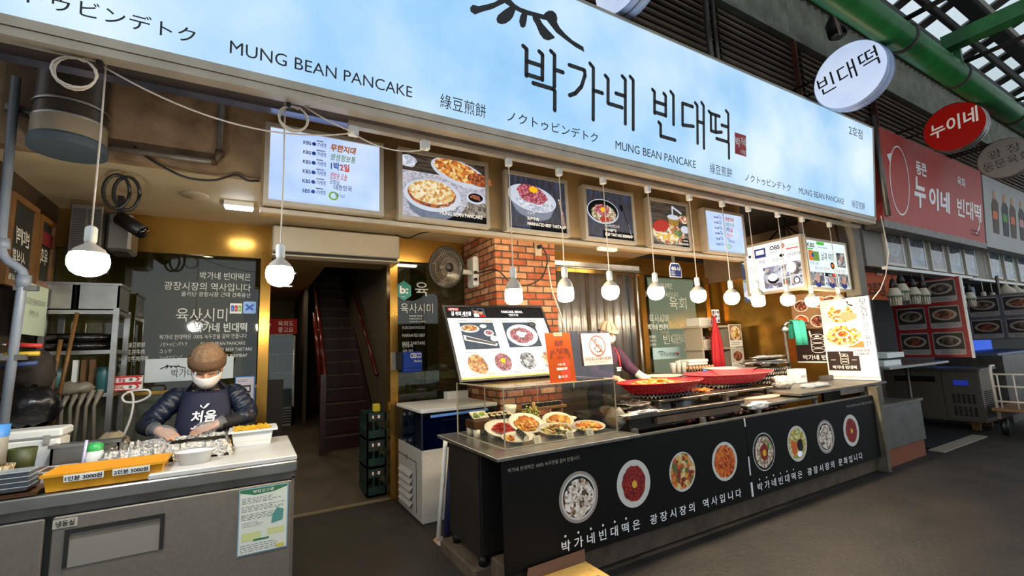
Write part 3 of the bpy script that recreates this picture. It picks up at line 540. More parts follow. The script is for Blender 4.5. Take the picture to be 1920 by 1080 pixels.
for x, y, l in ((-.45, 5.7, 'lit downlight behind the stencilled window of the left stall, closest to the glass'), (-.5, 6.6, 'lit downlight behind the stencilled window of the left stall, farther from the glass'), (.35, 6.3, 'lit downlight just inside the doorway beside the second lamp'), (.5, 7.6, 'lit downlight deeper in the passage left of the stairs'), (.55, 9.0, 'lit downlight deepest in the passage above the drinks fridge'), (1.3, 6.2, 'lit downlight above the foot of the dark staircase')): downlight(x, y, 2.85, l)
# window lettering
wl = mat('window_lettering', '#cfd3cc', .6)
r = thing('window_lettering', 'white lettering stuck on the glass behind the person in the beanie', 'lettering', (-.45, 5.165, 1.58)); WO = (0, 5.165, 0)
letters(r, WO, FX, FZ, [wl], [('박가네 빈대떡은', -.025, 2.335, .08, dict(al='R', w=.42)), ('광장시장의 역사입니다', -.022, 2.225, .085, dict(al='R', w=.69)), ('올리난 광장시장 근대 건축유산', -.02, 2.165, .05, dict(al='R', w=.56)), ('육사시미', -.61, 1.935, .14, dict(w=.40)), ('박가네 빈대떡', -.465, 1.832, .095, dict(w=.425, bold=.02)), ('박가네 빈대떡은 100% 녹두만을 갈아 만듭니다', -.72, 1.765, .05, dict(w=.68))])
for i, (a, b_, c) in enumerate((('綠豆煎餅', 'ノクトゥビンデトク', 'MUNG BEAN PANCAKE'), ('生拌牛肉', 'ユッケ', 'MARINATED BEEF TARTARE'), ('生牛肉拌飯', 'ユッケビビンバ', 'BEEF TARTARE BIBIMBAP'))):
    z = 1.70-.06*i; letters(r, WO, FX, FZ, [wl], [(a, -.94, z, .05, dict(w=.12+.03*(i == 2))), (b_, -.715, z, .045, dict(w=(.2, .09, .17)[i])), (c, -.41, z, .045, dict(w=(.36, .42, .38)[i]))])
mb = MB().fr(WO, FX, FZ)
for s_ in ([(-.52, 1.90), (-.46, 1.94), (-.42, 1.95)], [(-.46, 1.94), (-.47, 1.91)], [(-.43, 1.94), (-.43, 1.9)], [(-.42, 1.95), (-.39, 1.93), (-.34, 1.9)]): stroke(mb, s_, .014, .002, 0)
build(mb, 'logo', [wl], r)
r = thing('card_sticker', 'small white card logo sticker on the glass at left of the blue square sticker', 'sticker', (-.143, 5.155, 2.0)); build(MB().fr((-.19, 5.155, 2.0), FX, FZ).box(0, .1, 0, .1, 0, .003), 'backing', [paper], r)
mb = MB().fr((-.185, 5.15, 2.0), FX, FZ); [mb.rrect(.005+.03*i, .02, .03+.03*i, .08, .008, .001, i) for i in range(3)]; [mb.text(c, .01+.03*i, .035, .03, 3, z=.002) for i, c in enumerate('JCB')]; build(mb, 'print', [tv_blue, red_ink, tv_green, white_ink], r)
r = thing('pay_sticker', 'blue rounded square sticker with a dark blue cross mark on the glass', 'sticker', (-.03, 5.155, 2.0)); mb = MB().fr((-.08, 5.155, 2.0), FX, FZ); mb.rrect(0, 0, .11, .12, .015, .002); build(mb, 'backing', [mat('sticker_blue', '#8fb6ea', .5)], r)
mb = MB().fr((-.08, 5.152, 2.0), FX, FZ); mb.poly([(.015, .04), (.04, .06), (.015, .085), (.03, .095), (.055, .072), (.08, .095), (.095, .085), (.07, .06), (.095, .04), (.08, .03), (.055, .048), (.03, .03)], .002); build(mb, 'print', [tv_blue], r)
r = thing('shop_plaque', 'white rectangular shop name plaque on the glass behind the person in the beanie', 'sign', (-.475, 5.14, 1.385)); build(MB().fr((-.805, 5.14, 1.385), FX, FZ).box(0, .665, 0, .205, 0, .01), 'board', [mat('pale_blue_board', '#c9d4d8', .6)], r)
def minilogo(mb, x, y, s, mi=0):
    for s_ in ([(0, 0), (.06, .03), (.12, .06), (.2, .05), (.3, .045), (.36, .03), (.45, 0)], [(.13, .055), (.11, .01)], [(.19, .05), (.19, .012)], [(.26, .045), (.29, .01)], [(.3, .045), (.33, .055)], [(.1, .055), (.12, .075)]): stroke(mb, [(x+a*s, y+b_*s) for a, b_ in s_], .022*s, .003, mi)
mb = MB().fr((-.805, 5.13, 1.385), FX, FZ); minilogo(mb, .11, .115, .4); mb.text('박가네 빈대떡', .19, .04, .085, 0, w=.36); build(mb, 'lettering', [ink], r)
r = thing('payment_notice', 'white blue-edged paper notice with payment icons on the glass beside the gilt post', 'notice', (-.04, 5.12, 1.02)); build(MB().fr((-.12, 5.125, 1.03), FX, FZ).box(0, .165, 0, .365, 0, .004), 'sheet', [mat('notice_blue_edge', '#4f86c4', .6)], r)
mb = MB().fr((-.12, 5.12, 1.03), FX, FZ); mb.rect(.01, .01, .155, .355, .001, 0); mb.lines(.02, .31, .12, .34, 2, 1, .002); mb.box(.03, .13, .21, .28, .001, .002, 2); mb.box(.04, .12, .225, .265, .002, .003, 0); mb.rect(.06, .13, .11, .18, .002, 3); mb.disc(.1, .07, .02, .035, .002, 2); mb.disc(.06, .05, .02, .02, .002, 4); build(mb, 'print', [mat('lilac_paper', '#cfcde0', .6), grey_ink, ink, mat('teal_print', '#4f8f8a', .6), red_ink], r)
# ---- steel shelf unit with its load
r = thing('shelf_unit', 'steel rack against the left partition holding steel bins, rolls and bottles', 'shelf', (-1.12, 4.85, 0))
for x, y in ((-.94, 4.7), (-.94, 5.08), (-1.36, 4.7), (-1.36, 5.08)): build(MB().box(x-.018, x+.018, y-.018, y+.018, 0, 2.0), 'post', [steel], r)
for z in (1.34, 1.67, 1.98): build(MB().box(-1.38, -.92, 4.68, 5.1, z-.03, z), 'shelf', [steel], r)
def bin_(x0, x1, y0, y1, z0, z1, label, group=None, fl=0.):
    r = thing('steel_bin', label, 'bin', ((x0+x1)/2, (y0+y1)/2, z0), group); mb = MB(); t_ = .012
    mb.box(x0, x1, y0, y0+t_, z0, z1); mb.box(x0, x1, y1-t_, y1, z0, z1); mb.box(x0, x0+t_, y0, y1, z0, z1); mb.box(x1-t_, x1, y0, y1, z0, z1); mb.box(x0, x1, y0, y1, z0, z0+t_); build(mb, 'body', [steel], r)
    mb = MB(); mb.box(x0-.01, x1+.01, y0-.012, y0+.004, z1-.012, z1+.006); mb.box(x1-.004, x1+.012, y0, y1, z1-.012, z1+.006); mb.box(x0-.012, x0+.004, y0, y1, z1-.012, z1+.006); build(mb, 'rim', [steel], r)
bin_(-1.18, -.93, 4.69, 5.05, 1.98, 2.19, 'open stainless bin on the top tier of the rack, under the leftmost lamp'); bin_(-1.42, -1.2, 4.69, 5.05, 1.98, 2.19, 'open stainless bin on the top tier of the rack, against the partition')
foilblk = mat('black_film', '#0b0b0b', .18, bump=(30, .6))
for k, (z, l) in enumerate(((1.67, 'lower long roll of black film on the middle tier of the rack'), (1.735, 'upper long roll of black film on the middle tier of the rack'))): single(MB().tube([(-1.4, 4.74, z+.035), (-1.2, 4.735, z+.037), (-.965, 4.74, z+.033)], .034, 0, 12), 'film_roll', [foilblk], l, 'roll')
teal = mat('teal_bottle', '#3f6f70', .4)
for x, l in ((-1.27, 'teal bottle standing on the low tier of the rack near the partition'), (-1.0, 'teal bottle standing on the low tier of the rack by the steel post')):
    r = thing('teal_canister', l, 'bottle', (x, 4.76, 1.34), 'teal canisters on the rack'); build(MB().lathe([(0, 0), (.045, 0), (.045, .17), (.04, .185)], (x, 4.76, 1.34)), 'body', [teal], r); build(MB().lathe([(.046, .165), (.046, .2), (0, .2)], (x, 4.76, 1.34)), 'lid', [mat('dark_teal', '#234647', .4)], r)
for k in range(3): single(MB().box(-1.2+.05*k, -1.17+.05*k, 4.8, 4.84, 1.36, 1.6), 'wooden_slat', [wood if k else paper], ('pale slat', 'first brown slat', 'second brown slat')[k]+' standing among the goods on the low tier of the rack', 'slat')
r = thing('plastic_bag', 'crumpled clear bag with limp hanging ends draped over the edge of the rack', 'bag', (-1.12, 4.66, 1.1))
mb = MB(); mb.ball((-1.13, 4.64, 1.39), .11, .05, .05, 0, 14, 8, .25, 4)
for k in range(6): x = -1.24+.045*k; mb.tube([(x+.03, 4.645, 1.37), (x, 4.63, 1.25), (x-.01+.01*(k % 3), 4.64, 1.0-.03*(k % 2))], .012, 0, 6, radii=[.02, .012, .016])
build(mb, 'film', [mat('cloudy_film', '#8d8574', .3, alpha=.75)], r)
def foilbox(z, txt, label):
    r = thing('foil_box', label, 'box', (-.885, 4.86, z)); build(MB().box(-1.0, -.775, 4.84, 4.9, z, z+.058), 'carton', [paper], r)
    mb = MB().fr((-1.0, 4.838, z), FX, FZ); mb.rect(0, .044, .225, .058, .001, 0); mb.rect(0, 0, .225, .008, .001, 0); mb.poly([(.18, .044), (.2, .044), (.215, .028), (.2, .012), (.18, .012), (.2, .028)], .0015, 0); mb.text(txt, .02, .014, .034, 0, w=.1, bold=.03); mb.disc(.155, .028, .012, .012, .001, 1); build(mb, 'print', [red_ink, grey_ink], r)
foilbox(1.341, 'G FOIL', 'red and white foil carton, lower of the two on the rack'); foilbox(1.4, '쿠킹 호일', 'red and white foil carton, upper of the two on the rack')
single(MB().tube(curve([(-.86, 4.8, 1.33), (-.8, 4.78, 1.34), (-.72, 4.78, 1.335), (-.71, 4.78, 1.29), (-.78, 4.78, 1.25), (-.86, 4.78, 1.255), (-.88, 4.78, 1.3), (-.83, 4.78, 1.33), (-.81, 4.78, 1.25), (-.82, 4.77, 1.12), (-.85, 4.76, 1.0), (-.87, 4.76, .9)]), .009, 0, 8), 'white_hose', [wht], 'looped thin white hose hanging from the rack beside the person', 'hose')
# tools and bags hung on the left partition
for i, (y, z, cm, l) in enumerate(((3.98, 1.7, '#b03028', 'red handled tool on the clamp of the drain pipe'), (3.95, 1.64, '#c9a52a', 'yellow handled cutter hung beside the drain pipe'), (3.93, 1.57, '#2d3f6b', 'blue handled cutter hung beside the drain pipe'))):
    r = thing('hand_tool', l, 'tool', (-1.28, y, z)); build(MB().tube([(-1.3, y, z), (-1.14, y-.02, z+.012*(i-1))], .014, 0, 8), 'handle', [mat('tool_%d' % i, cm, .4)], r); build(MB().tube([(-1.34, y, z), (-1.3, y, z)], .01, 0, 6), 'blade', [steel], r)
def lump(name, label, cat, c, r3, m, jit=.14, seed=0, parts=None):
    mb = MB(); mb.ball(c, r3[0], r3[1], r3[2], 0, 18, 11, jit, seed); return single(mb, name, [m], label, cat)
bagblk = mat('black_bag', '#0d0d10', .25, bump=(14, .9))
lump('black_bag', 'shiny black bag slumped behind the white tub at the left edge', 'bag', (-1.21, 4.1, 1.31), (.15, .12, .13), bagblk, .16, 3)
lump('dark_bundle', 'dark cloth bundle hanging over the black bag at the left edge', 'cloth', (-1.26, 4.3, 1.52), (.1, .08, .15), mat('dark_cloth', '#2c251c', .8), .15, 5)
for k, (y, z0, z1) in enumerate(((4.5, 1.05, 1.75), (4.56, 1.0, 1.95))): single(MB().tube([(-1.25+.02*k, y, z0), (-1.2+.06*k, y, z1)], .013, 0, 8), 'broom_stick', [wood], ('first', 'second')[k]+' bare wooden stick leaning by the rack', 'stick')
# ---- worktop fridge
fr_m = mat('fridge_panel', '#7d766c', .5, .35, noise_=(40, '#6d665c', .4)); gask = mat('door_gasket', '#191714', .6)
r = thing('counter_fridge', 'long stainless under-counter fridge with recessed handles in front of the person', 'fridge', (-.7, 3.6, 0))
build(MB().box(-1.7, .245, 3.235, 4.06, .1, .84), 'body', [gask], r)
build(MB().box(-1.72, .272, 3.2, 4.08, .862, .926, 0, .006), 'worktop', [steel], r); build(MB().box(-1.7, .26, 3.222, 4.07, .82, .862), 'rail', [dsteel], r)
for x0, x1 in ((-1.68, -.855), (-.825, .245)):
    d = build(MB().box(x0, x1, 3.212, 3.24, .14, .812, 0, .006), 'door', [fr_m], r); h0 = x0+.05; h1 = h0+.4
    mb = MB(); mb.box(h0, h1, 3.206, 3.214, .725, .745); mb.box(h0, h0+.018, 3.206, 3.214, .565, .725); mb.box(h1-.018, h1, 3.206, 3.214, .565, .725); build(mb, 'handle_rim', [gask], d)
    build(MB().add([(h0+.018, 3.213, .725), (h1-.018, 3.213, .725), (h1-.018, 3.208, .565), (h0+.018, 3.208, .565)], [(0, 1, 2, 3)]), 'handle_recess', [mat('recess_steel', '#9a9388', .4, .5)], d)
build(MB().box(.246, .258, 3.222, 4.06, .1, .83), 'side_panel', [fr_m], r)
for x in (-1.6, .18): build(MB().tube([(x, 3.3, 0), (x, 3.3, .1)], .022, 0, 10), 'leg', [steel], r)
r = thing('fridge_label', 'small white lettered label at the corner of the fridge door', 'label', (-.77, 3.209, .757)); build(MB().fr((-.823, 3.211, .757), FX, FZ).box(0, .092, 0, .043, 0, .002), 'sticker', [mat('label_beige', '#a8a294', .6)], r); build(MB().fr((-.823, 3.208, .757), FX, FZ).text('냉동실', .012, .01, .03, 0, w=.07, bold=.02), 'lettering', [ink], r)
r = thing('hygiene_poster', 'green headed printed notice sheet stuck on the fridge door below the worktop corner', 'poster', (.1, 3.207, .437)); build(MB().fr((-.032, 3.21, .437), FX, FZ).box(0, .258, 0, .365, 0, .002), 'sheet', [mat('poster_edge_blue', '#7ea3b4', .6)], r)
mb = MB().fr((-.032, 3.207, .437), FX, FZ); mb.rect(.006, .006, .252, .36, .0005, 0); mb.poly([(.006, .36), (.006, .345), (.08, .325), (.18, .33), (.252, .35), (.252, .36)], .001, 1); mb.text('영업신고증', .07, .338, .018, 5, w=.11, z=.002)
for i in range(3): mb.lines(.015, .19+.045*i, .24, .225+.045*i, 4, 2, .001, .003, i)
mb.lines(.02, .15, .13, .18, 3, 2, .001, .003, 7); mb.poly([(.17, .15), (.23, .16), (.235, .22), (.2, .235), (.175, .2)], .0015, 3); mb.rect(.02, .075, .12, .12, .001, 4); mb.rect(.15, .09, .24, .125, .001, 4); mb.rect(.08, .07, .16, .08, .0015, 1); mb.lines(.015, .015, .24, .06, 4, 2, .001, .003, 9); mb.rect(.2, .012, .24, .03, .0015, 6)
build(mb, 'print', [mat('poster_paper', '#cdd2c6', .6), mat('poster_green', '#2f6b45', .6), grey_ink, mat('poster_teal', '#4f8c84', .6), mat('poster_yellowgreen', '#c2c98a', .6), white_ink, mat('poster_yellow', '#cbb93e', .6)], r)
# white cutting board
single(MB().box(-.46, .27, 3.205, 4.06, .927, .958, 0, .006), 'cutting_board', [mat('white_board', '#c4c6c8', .35, noise_=(4, '#a8a69e', .3))], 'large white cutting board at the end of the steel worktop', 'cutting board')
# ---- things on the worktop
def flare(x0, x1, y0, y1, z0, z1, d, t=.006, mi=0, M=None):
    """open tray: walls lean outward by d"""
    mb = MB(M); o = [[(x0, y0, z0), (x1, y0, z0), (x1, y1, z0), (x0, y1, z0)], [(x0-d, y0-d, z1), (x1+d, y0-d, z1), (x1+d, y1+d, z1), (x0-d, y1+d, z1)], [(x0-d+t, y0-d+t, z1), (x1+d-t, y0-d+t, z1), (x1+d-t, y1+d-t, z1), (x0-d+t, y1+d-t, z1)], [(x0+t, y0+t, z0+t), (x1-t, y0+t, z0+t), (x1-t, y1-t, z0+t), (x0+t, y1-t, z0+t)]]
    return mb.loft(o, mi, True, True)
yel = mat('yellow_plastic', '#d99a1c', .35, noise_=(8, '#c98a18', .3))
def ytray(x0, x1, y0, y1, z, h, label, prices):
    r = thing('yellow_tray', label, 'tray', ((x0+x1)/2, (y0+y1)/2, z)); build(flare(x0, x1, y0, y1, z, z+h, .012), 'tray', [yel], r)
    mb = MB(); mb.box(x0-.02, x1+.02, y0-.024, y0-.01, z+h-.008, z+h+.004); mb.box(x0-.02, x1+.02, y1+.01, y1+.024, z+h-.008, z+h+.004); mb.box(x0-.024, x0-.01, y0-.02, y1+.02, z+h-.008, z+h+.004); mb.box(x1+.01, x1+.024, y0-.02, y1+.02, z+h-.008, z+h+.004); build(mb, 'rim', [yel], r)
    for tx, px, w_ in prices:
        p = build(MB().fr((px, y0-.009-.0105, z+h*.52), FX, (0, -.14, 1)).box(0, w_, 0, .034, 0, .0015), 'price_label', [paper], r); build(MB().fr((px, y0-.0118-.0105, z+h*.52), FX, (0, -.14, 1)).text(tx, .006, .008, .024, 0, w=w_-.012, bold=.03), 'lettering', [ink], p)
ytray(-.868, -.41, 3.24, 3.47, .931, .082, 'yellow plastic tray with two price labels on the front edge of the fridge top', (('1인분 3000원', -.80, .155), ('2인분 5000원', -.61, .155)))
ytray(-.70, -.12, 3.55, 3.90, .962, .05, 'second yellow tray carrying the foil lined rice rolls', ())
foil = mat('crumpled_foil', '#a5a29c', .25, 1., bump=(70, 1.)); 
mb = MB(); R = random.Random(3); nx, ny = 44, 26; vs = []; fs = []
for j in range(ny+1):
    for i in range(nx+1):
        u, v = i/nx, j/ny; x = -.745+.67*u; y = 3.50+.44*v; e = min(u, 1-u)*nx; g = min(v, 1-v)*ny; d = min(e, g)
        z = 1.055 if 2 <= d < 4 else 1.02 if d < 2 else .99
        if d < 1: z -= .035*(1+R.random())
        vs.append((x+R.uniform(-.006, .006), y+R.uniform(-.006, .006), z+R.uniform(-.007, .007)))
for j in range(ny):
    for i in range(nx): a = j*(nx+1)+i; fs.append((a, a+1, a+nx+2, a+nx+1))
mb.add(vs, fs); single(mb, 'foil_sheet', [foil], 'crumpled aluminium foil lining the long tray before the person', 'foil', smooth=False)
seaweed = mat('seaweed', '#15170f', .3, bump=(60, .8)); sesame = mat('sesame_oil_sheen', '#26261a', .2)
for k in range(5):
    y = 3.62+.045*k; single(MB().tube([(-.43, y, 1.022), (-.3, y+.004, 1.024), (-.135, y, 1.022)], .021, 0, 12), 'rice_roll', [seaweed], ('row closest to the yellow tray', 'second row from the yellow tray', 'middle row', 'fourth row from the yellow tray', 'row closest to the person')[k]+' of dark seaweed rice rolls on the foil', 'rice roll', 'seaweed rice rolls on the foil')
r = thing('white_tub', 'white plastic tub of shredded yellow egg at the end of the worktop', 'tub', (.03, 3.85, .959)); build(flare(-.08, .14, 3.76, 3.96, .959, 1.062, .016, .008), 'tub', [mat('tub_white', '#d4d9da', .35)], r)
mb = MB(); mb.box(-.115, .175, 3.725, 3.745, 1.054, 1.066); mb.box(-.115, .175, 3.975, 3.995, 1.054, 1.066); mb.box(-.115, -.095, 3.745, 3.975, 1.054, 1.066); mb.box(.155, .185, 3.745, 3.975, 1.05, 1.066); build(mb, 'rim', [mat('tub_white', '#d4d9da', .35)], r)
mb = MB(); R = random.Random(5)
for k in range(150):
    x, y = R.uniform(-.08, .13), R.uniform(3.76, 3.95); a = R.random()*6.3; l = R.uniform(.015, .03); z = 1.062+R.uniform(0, .016); mb.tube([(x, y, z), (x+l*math.cos(a), y+l*math.sin(a), z+R.uniform(-.004, .006))], .0035, 0, 4, sm=False)
mb.box(-.086, .146, 3.755, 3.965, .99, 1.062); single(mb, 'egg_shreds', [mat('egg_yellow', '#dfb02c', .5)], 'shredded yellow egg filling the white tub', 'food', kind='stuff')
r = thing('plastic_tub', 'cloudy white plastic bowl on the cutting board beside the price tray', 'bowl', (-.268, 3.38, .959)); clear = mat('cloudy_plastic', '#d6d6d4', .25, alpha=.82)
build(MB().lathe([(0, 0), (.07, 0), (.088, .07), (.092, .072), (.086, .066), (.066, .006), (0, .006)], (-.268, 3.38, .959), 24, 0, 1.05, .85), 'bowl', [clear], r); build(MB().lathe([(.086, .066), (.098, .068), (.098, .075), (.086, .075)], (-.268, 3.38, .959), 24, 0, 1.05, .85), 'rim', [clear], r)
lump('paper_bag', 'crumpled translucent brown bag lying behind the steel box', 'bag', (-.77, 4.0, 1.03), (.085, .06, .085), mat('brown_film_bag', '#8f8066', .5, bump=(18, .8), alpha=.9), .14, 9)
# steel box, bottles, tubs at the left end
bin_(-1.0, -.69, 3.75, 3.88, .93, 1.09, 'low stainless box with small black print behind the yellow price tray'); single(MB().fr((-.95, 3.735, .99), FX, FZ).text('SUS 304 KIMBAP PRO', 0, 0, .03, 0, w=.22), 'print', [ink], 'black print on the front of the low stainless box', 'print') if False else None
r = thing('sauce_bottle', 'white squeeze bottle with a bright green cap standing behind the yellow price tray', 'bottle', (-.77, 3.6, .93)); build(MB().lathe([(0, 0), (.045, 0), (.047, .1), (.036, .135)], (-.77, 3.6, .93)), 'body', [wht], r); build(MB().lathe([(.037, .13), (.039, .165), (.02, .175), (.0, .18)], (-.77, 3.6, .93)), 'cap', [mat('bright_green', '#2f9c4c', .4)], r)
single(MB().tube([(-.815, 3.56, .935), (-.80, 3.56, 1.13)], .007, 0, 8), 'chopstick', [mat('lilac_plastic', '#b9b7d6', .4)], 'pale lilac stick standing beside the green capped bottle', 'stick')
r = thing('ice_box', 'white plastic lidded box at the left end of the fridge top', 'box', (-1.15, 3.95, .93)); build(MB().box(-1.35, -.99, 3.85, 4.05, .93, 1.13, 0, .015), 'body', [wht], r); build(MB().box(-1.36, -.98, 3.84, 4.06, 1.13, 1.185, 0, .012), 'lid', [wht], r); build(MB().box(-1.06, -1.03, 3.832, 3.842, 1.1, 1.15), 'latch', [mat('latch_grey', '#8f8f8a', .4)], r)
bam = cellmat('woven_bamboo', ['#b09a78', '#8f7a58', '#cbb994', '#7a6444'], 30, 0, .7, .5, (4, 4, .3))
single(MB().lathe([(0, 0), (.055, 0), (.068, .075), (.062, .075), (.05, .008), (0, .008)], (-1.12, 3.45, .985), 20), 'bamboo_basket', [bam], 'small woven bamboo basket on the brown tray at the left edge', 'basket')
r = thing('plastic_pail', 'dark green pail with yellow contents behind the bamboo basket', 'pail', (-1.08, 3.62, .985)); build(MB().lathe([(0, 0), (.05, 0), (.062, .13), (.056, .13), (.046, .01), (0, .01)], (-1.08, 3.62, .985), 20), 'body', [mat('dark_olive', '#3f4420', .5)], r); build(MB().lathe([(0, .118), (.057, .112)], (-1.08, 3.62, .985), 20), 'filling', [mat('mustard', '#b39a2a', .6)], r)
r = thing('storage_jar', 'clear jar with a blue lid at the left edge of the worktop', 'jar', (-1.165, 3.5, 1.06)); build(MB().lathe([(0, 0), (.06, 0), (.062, .14), (.06, .15)], (-1.165, 3.5, 1.06), 20), 'body', [mat('cloudy_jar', '#a8a498', .3, alpha=.85)], r); build(MB().lathe([(.064, .14), (.066, .2), (0, .205)], (-1.165, 3.5, 1.06), 20), 'lid', [mat('blue_lid', '#3f7fc0', .4)], r)
tray_b = mat('brown_tray', '#5c3a1c', .45)
single(flare(-1.22, -.97, 3.36, 3.72, .931, .985, .012).box(-1.22, -.97, 3.36, 3.72, .975, .985), 'serving_tray', [tray_b], 'brown upturned tray under the bamboo basket and pail', 'tray')
single(flare(-1.2, -.9, 3.22, 3.4, .931, .95, .01), 'serving_tray', [tray_b], 'low brown tray under the stacked grey food boxes', 'tray')
gp = mat('grey_food_box', '#5f666c', .3); gl_ = mat('clear_lid', '#a9b2b8', .15, alpha=.55)
for k in range(4):
    z = .952+.024*k; r = thing('food_box', ('lowest', 'second lowest', 'third', 'topmost')[k]+' of the stacked grey takeaway boxes at the left edge', 'food box', (-1.05, 3.31, z), 'stacked grey takeaway boxes')
    build(flare(-1.15, -.945, 3.26, 3.37, z, z+.016, .008, .003), 'base', [gp], r); build(MB().box(-1.16, -.935, 3.25, 3.38, z+.016, z+.022, 0, .003), 'lid', [gl_], r)
single(flare(-.98, -.87, 3.52, 3.68, .931, .99, .012, .004), 'clear_box', [clear], 'clear plastic tub between the food boxes and the stainless box', 'tub')
# ================================================================ people
def organic(mb, name, mats, parent, vox=.008, sm=4):
    o = build(mb, name, mats, parent, smooth=True, merge=False)
    m = o.modifiers.new('skin', 'REMESH'); m.mode = 'VOXEL'; m.voxel_size = vox; m.use_smooth_shade = True
    s = o.modifiers.new('soft', 'SMOOTH'); s.iterations = sm; s.factor = .5
    return o
def limb(mb, pts, radii, n=14, sub=4, puff=0., k=0.):
    """tapering limb through the joints; puff adds quilted swellings"""
    P = []; Q = []
    for i in range(len(pts)-1):
        a, b = Vector(pts[i]), Vector(pts[i+1])
        for j in range(sub): t_ = j/sub; P.append(a.lerp(b, t_)); Q.append(radii[i]*(1-t_)+radii[i+1]*t_)
    P.append(Vector(pts[-1])); Q.append(radii[-1])
    if puff: Q = [q+puff*abs(math.sin(i*math.pi/3+k)) for i, q in enumerate(Q)]
    mb.tube(P, 0, 0, n, True, True, Q); mb.ball(P[0], Q[0]); mb.ball(P[-1], Q[-1]); return mb
skin = mat('skin', '#b98a6c', .5); skin2 = mat('skin_pale', '#c39a80', .5)
def hand(mb, w_, d, up, s=1., curl=.5, side=1):
    """palm with four bent fingers of unequal length and a thumb; w_ wrist, d direction of the hand, up the back of the hand"""
    w_ = Vector(w_); d = Vector(d).normalized(); up = Vector(up); a = d.cross(up).normalized()*side; up = a.cross(d).normalized()*side if side > 0 else d.cross(a).normalized()
    if up.z < 0: up = -up
    for k in range(4):
        o = (k-1.5)*.019*s; b = w_+d*.078*s+a*o*1.12; limb(mb, [w_+d*.01*s+a*o*.6, b], [.016*s, .0125*s], 8, 2)
        L = (.062, .074, .069, .053)[k]*s; p1 = b+d*L*.42+up*.004; p2 = p1+(d*(1-curl)-up*curl*.9).normalized()*L*.34; p3 = p2+(d*(1-curl*1.3)-up*curl*1.25).normalized()*L*.28
        limb(mb, [b, p1, p2, p3], [.0098*s, .0092*s, .0084*s, .0072*s], 8, 2)
    t0 = w_+d*.022*s-a*.028*s; t1 = t0+(d*.6-a*.8-up*.25).normalized()*.034*s; t2 = t1+(d*.95-a*.15-up*.35).normalized()*.03*s
    limb(mb, [t0, t1, t2], [.014*s, .0105*s, .0085*s], 8, 2)
def head(mb, c, tilt, s=1.):
    """skull, jaw, nose, ears and neck stub; faces -Y, tilt bows the head forward (radians); returns the placing matrix"""
    M = Matrix.Translation(c) @ Matrix.Rotation(tilt, 4, 'X') @ Matrix.Scale(s, 4); old = mb.M; mb.M = M
    mb.ball((0, .012, .035), .077, .094, .09, 0, 18, 12); mb.ball((0, -.022, -.04), .058, .062, .075, 0, 16, 10); mb.ball((0, -.045, -.085), .032, .03, .028)
    mb.tube([(0, -.078, .005), (0, -.094, -.03)], .012, 0, 8, radii=[.009, .0145]); mb.ball((0, -.093, -.033), .015, .013, .011)
    mb.ball((0, -.078, .018), .05, .016, .012); [mb.ball((x*.04, -.07, -.03), .018, .012, .016) for x in (-1, 1)]
    for x in (-1, 1): mb.ball((x*.078, .01, -.01), .012, .022, .034)
    mb.ball((0, -.083, -.058), .02, .011, .007)
    mb.M = old; return M
# ---- person in the beanie
r = thing('person', 'person in a brown knit beanie, white mask and navy quilted jacket, head bowed', 'person', (-.28, 4.22, 0))
mb = MB(); hc = Vector((-.275, 4.055, 1.50)); HM = head(mb, hc, .42, 1.12)
limb(mb, [(-.28, 4.22, 1.33), (-.278, 4.13, 1.45)], [.062, .055]); limb(mb, [(-.28, 4.27, .92), (-.28, 4.26, 1.1), (-.28, 4.22, 1.28)], [.15, .13, .14])
for sx in (-1, 1): limb(mb, [(-.28+sx*.1, 4.28, .9), (-.28+sx*.11, 4.26, .48), (-.28+sx*.11, 4.3, .09)], [.095, .065, .045]); limb(mb, [(-.28+sx*.11, 4.3, .05), (-.28+sx*.115, 4.12, .04)], [.045, .04])
hl, hr = (-.53, 3.985, 1.095), (-.20, 3.985, 1.10)
limb(mb, [(-.44, 4.2, 1.29), (-.60, 4.14, 1.135), hl], [.05, .044, .03]); limb(mb, [(-.12, 4.2, 1.29), (.0, 4.13, 1.145), hr], [.05, .044, .03])
hand(mb, hl, (.5, -.5, -.2), (0, -.3, 1), 1.1, .3, 1); hand(mb, hr, (-.62, -.35, -.16), (0, -.3, 1), 1.1, .3, -1)
organic(mb, 'body', [skin], r, .0065, 3)
# clear gloves over the hands
glv = mat('thin_clear_glove', '#c9cfd6', .12, alpha=.22)
for w_, d in ((hl, (.5, -.5, -.2)), (hr, (-.62, -.35, -.16))):
    d = Vector(d).normalized(); w0 = Vector(w_); mb = MB(); mb.tube([w0-d*.05, w0, w0+d*.05, w0+d*.11, w0+d*.14], 0, 0, 12, True, True, [.05, .04, .055, .05, .025]); build(mb, 'glove', [glv], r)
jk = mat('navy_quilted_nylon', '#0c1220', .38, noise_=(10, '#151f36', .3)); jb = mat('black_knit_sleeve', '#0c0c10', .7); ap = mat('navy_apron', '#0f1330', .7)
mb = MB(); limb(mb, [(-.28, 4.28, .86), (-.28, 4.27, 1.05), (-.28, 4.235, 1.26)], [.185, .172, .16], 18, 6, .006); mb.ball((-.28, 4.23, 1.29), .21, .115, .095, 0, 18, 10)
for sx in (-1, 1): mb.ball((-.28+sx*.175, 4.215, 1.30), .08, .08, .075)
limb(mb, [(-.46, 4.2, 1.30), (-.60, 4.14, 1.14)], [.074, .064], 14, 12, .011); limb(mb, [(-.10, 4.2, 1.30), (.0, 4.13, 1.15)], [.074, .064], 14, 12, .011)
limb(mb, [(-.60, 4.14, 1.14), (-.59, 4.08, 1.115)], [.066, .058], 14, 4, .008); limb(mb, [(.0, 4.13, 1.15), (-.04, 4.08, 1.13)], [.066, .058], 14, 4, .008)
limb(mb, [(-.28, 4.2, 1.31), (-.278, 4.15, 1.4)], [.088, .078])
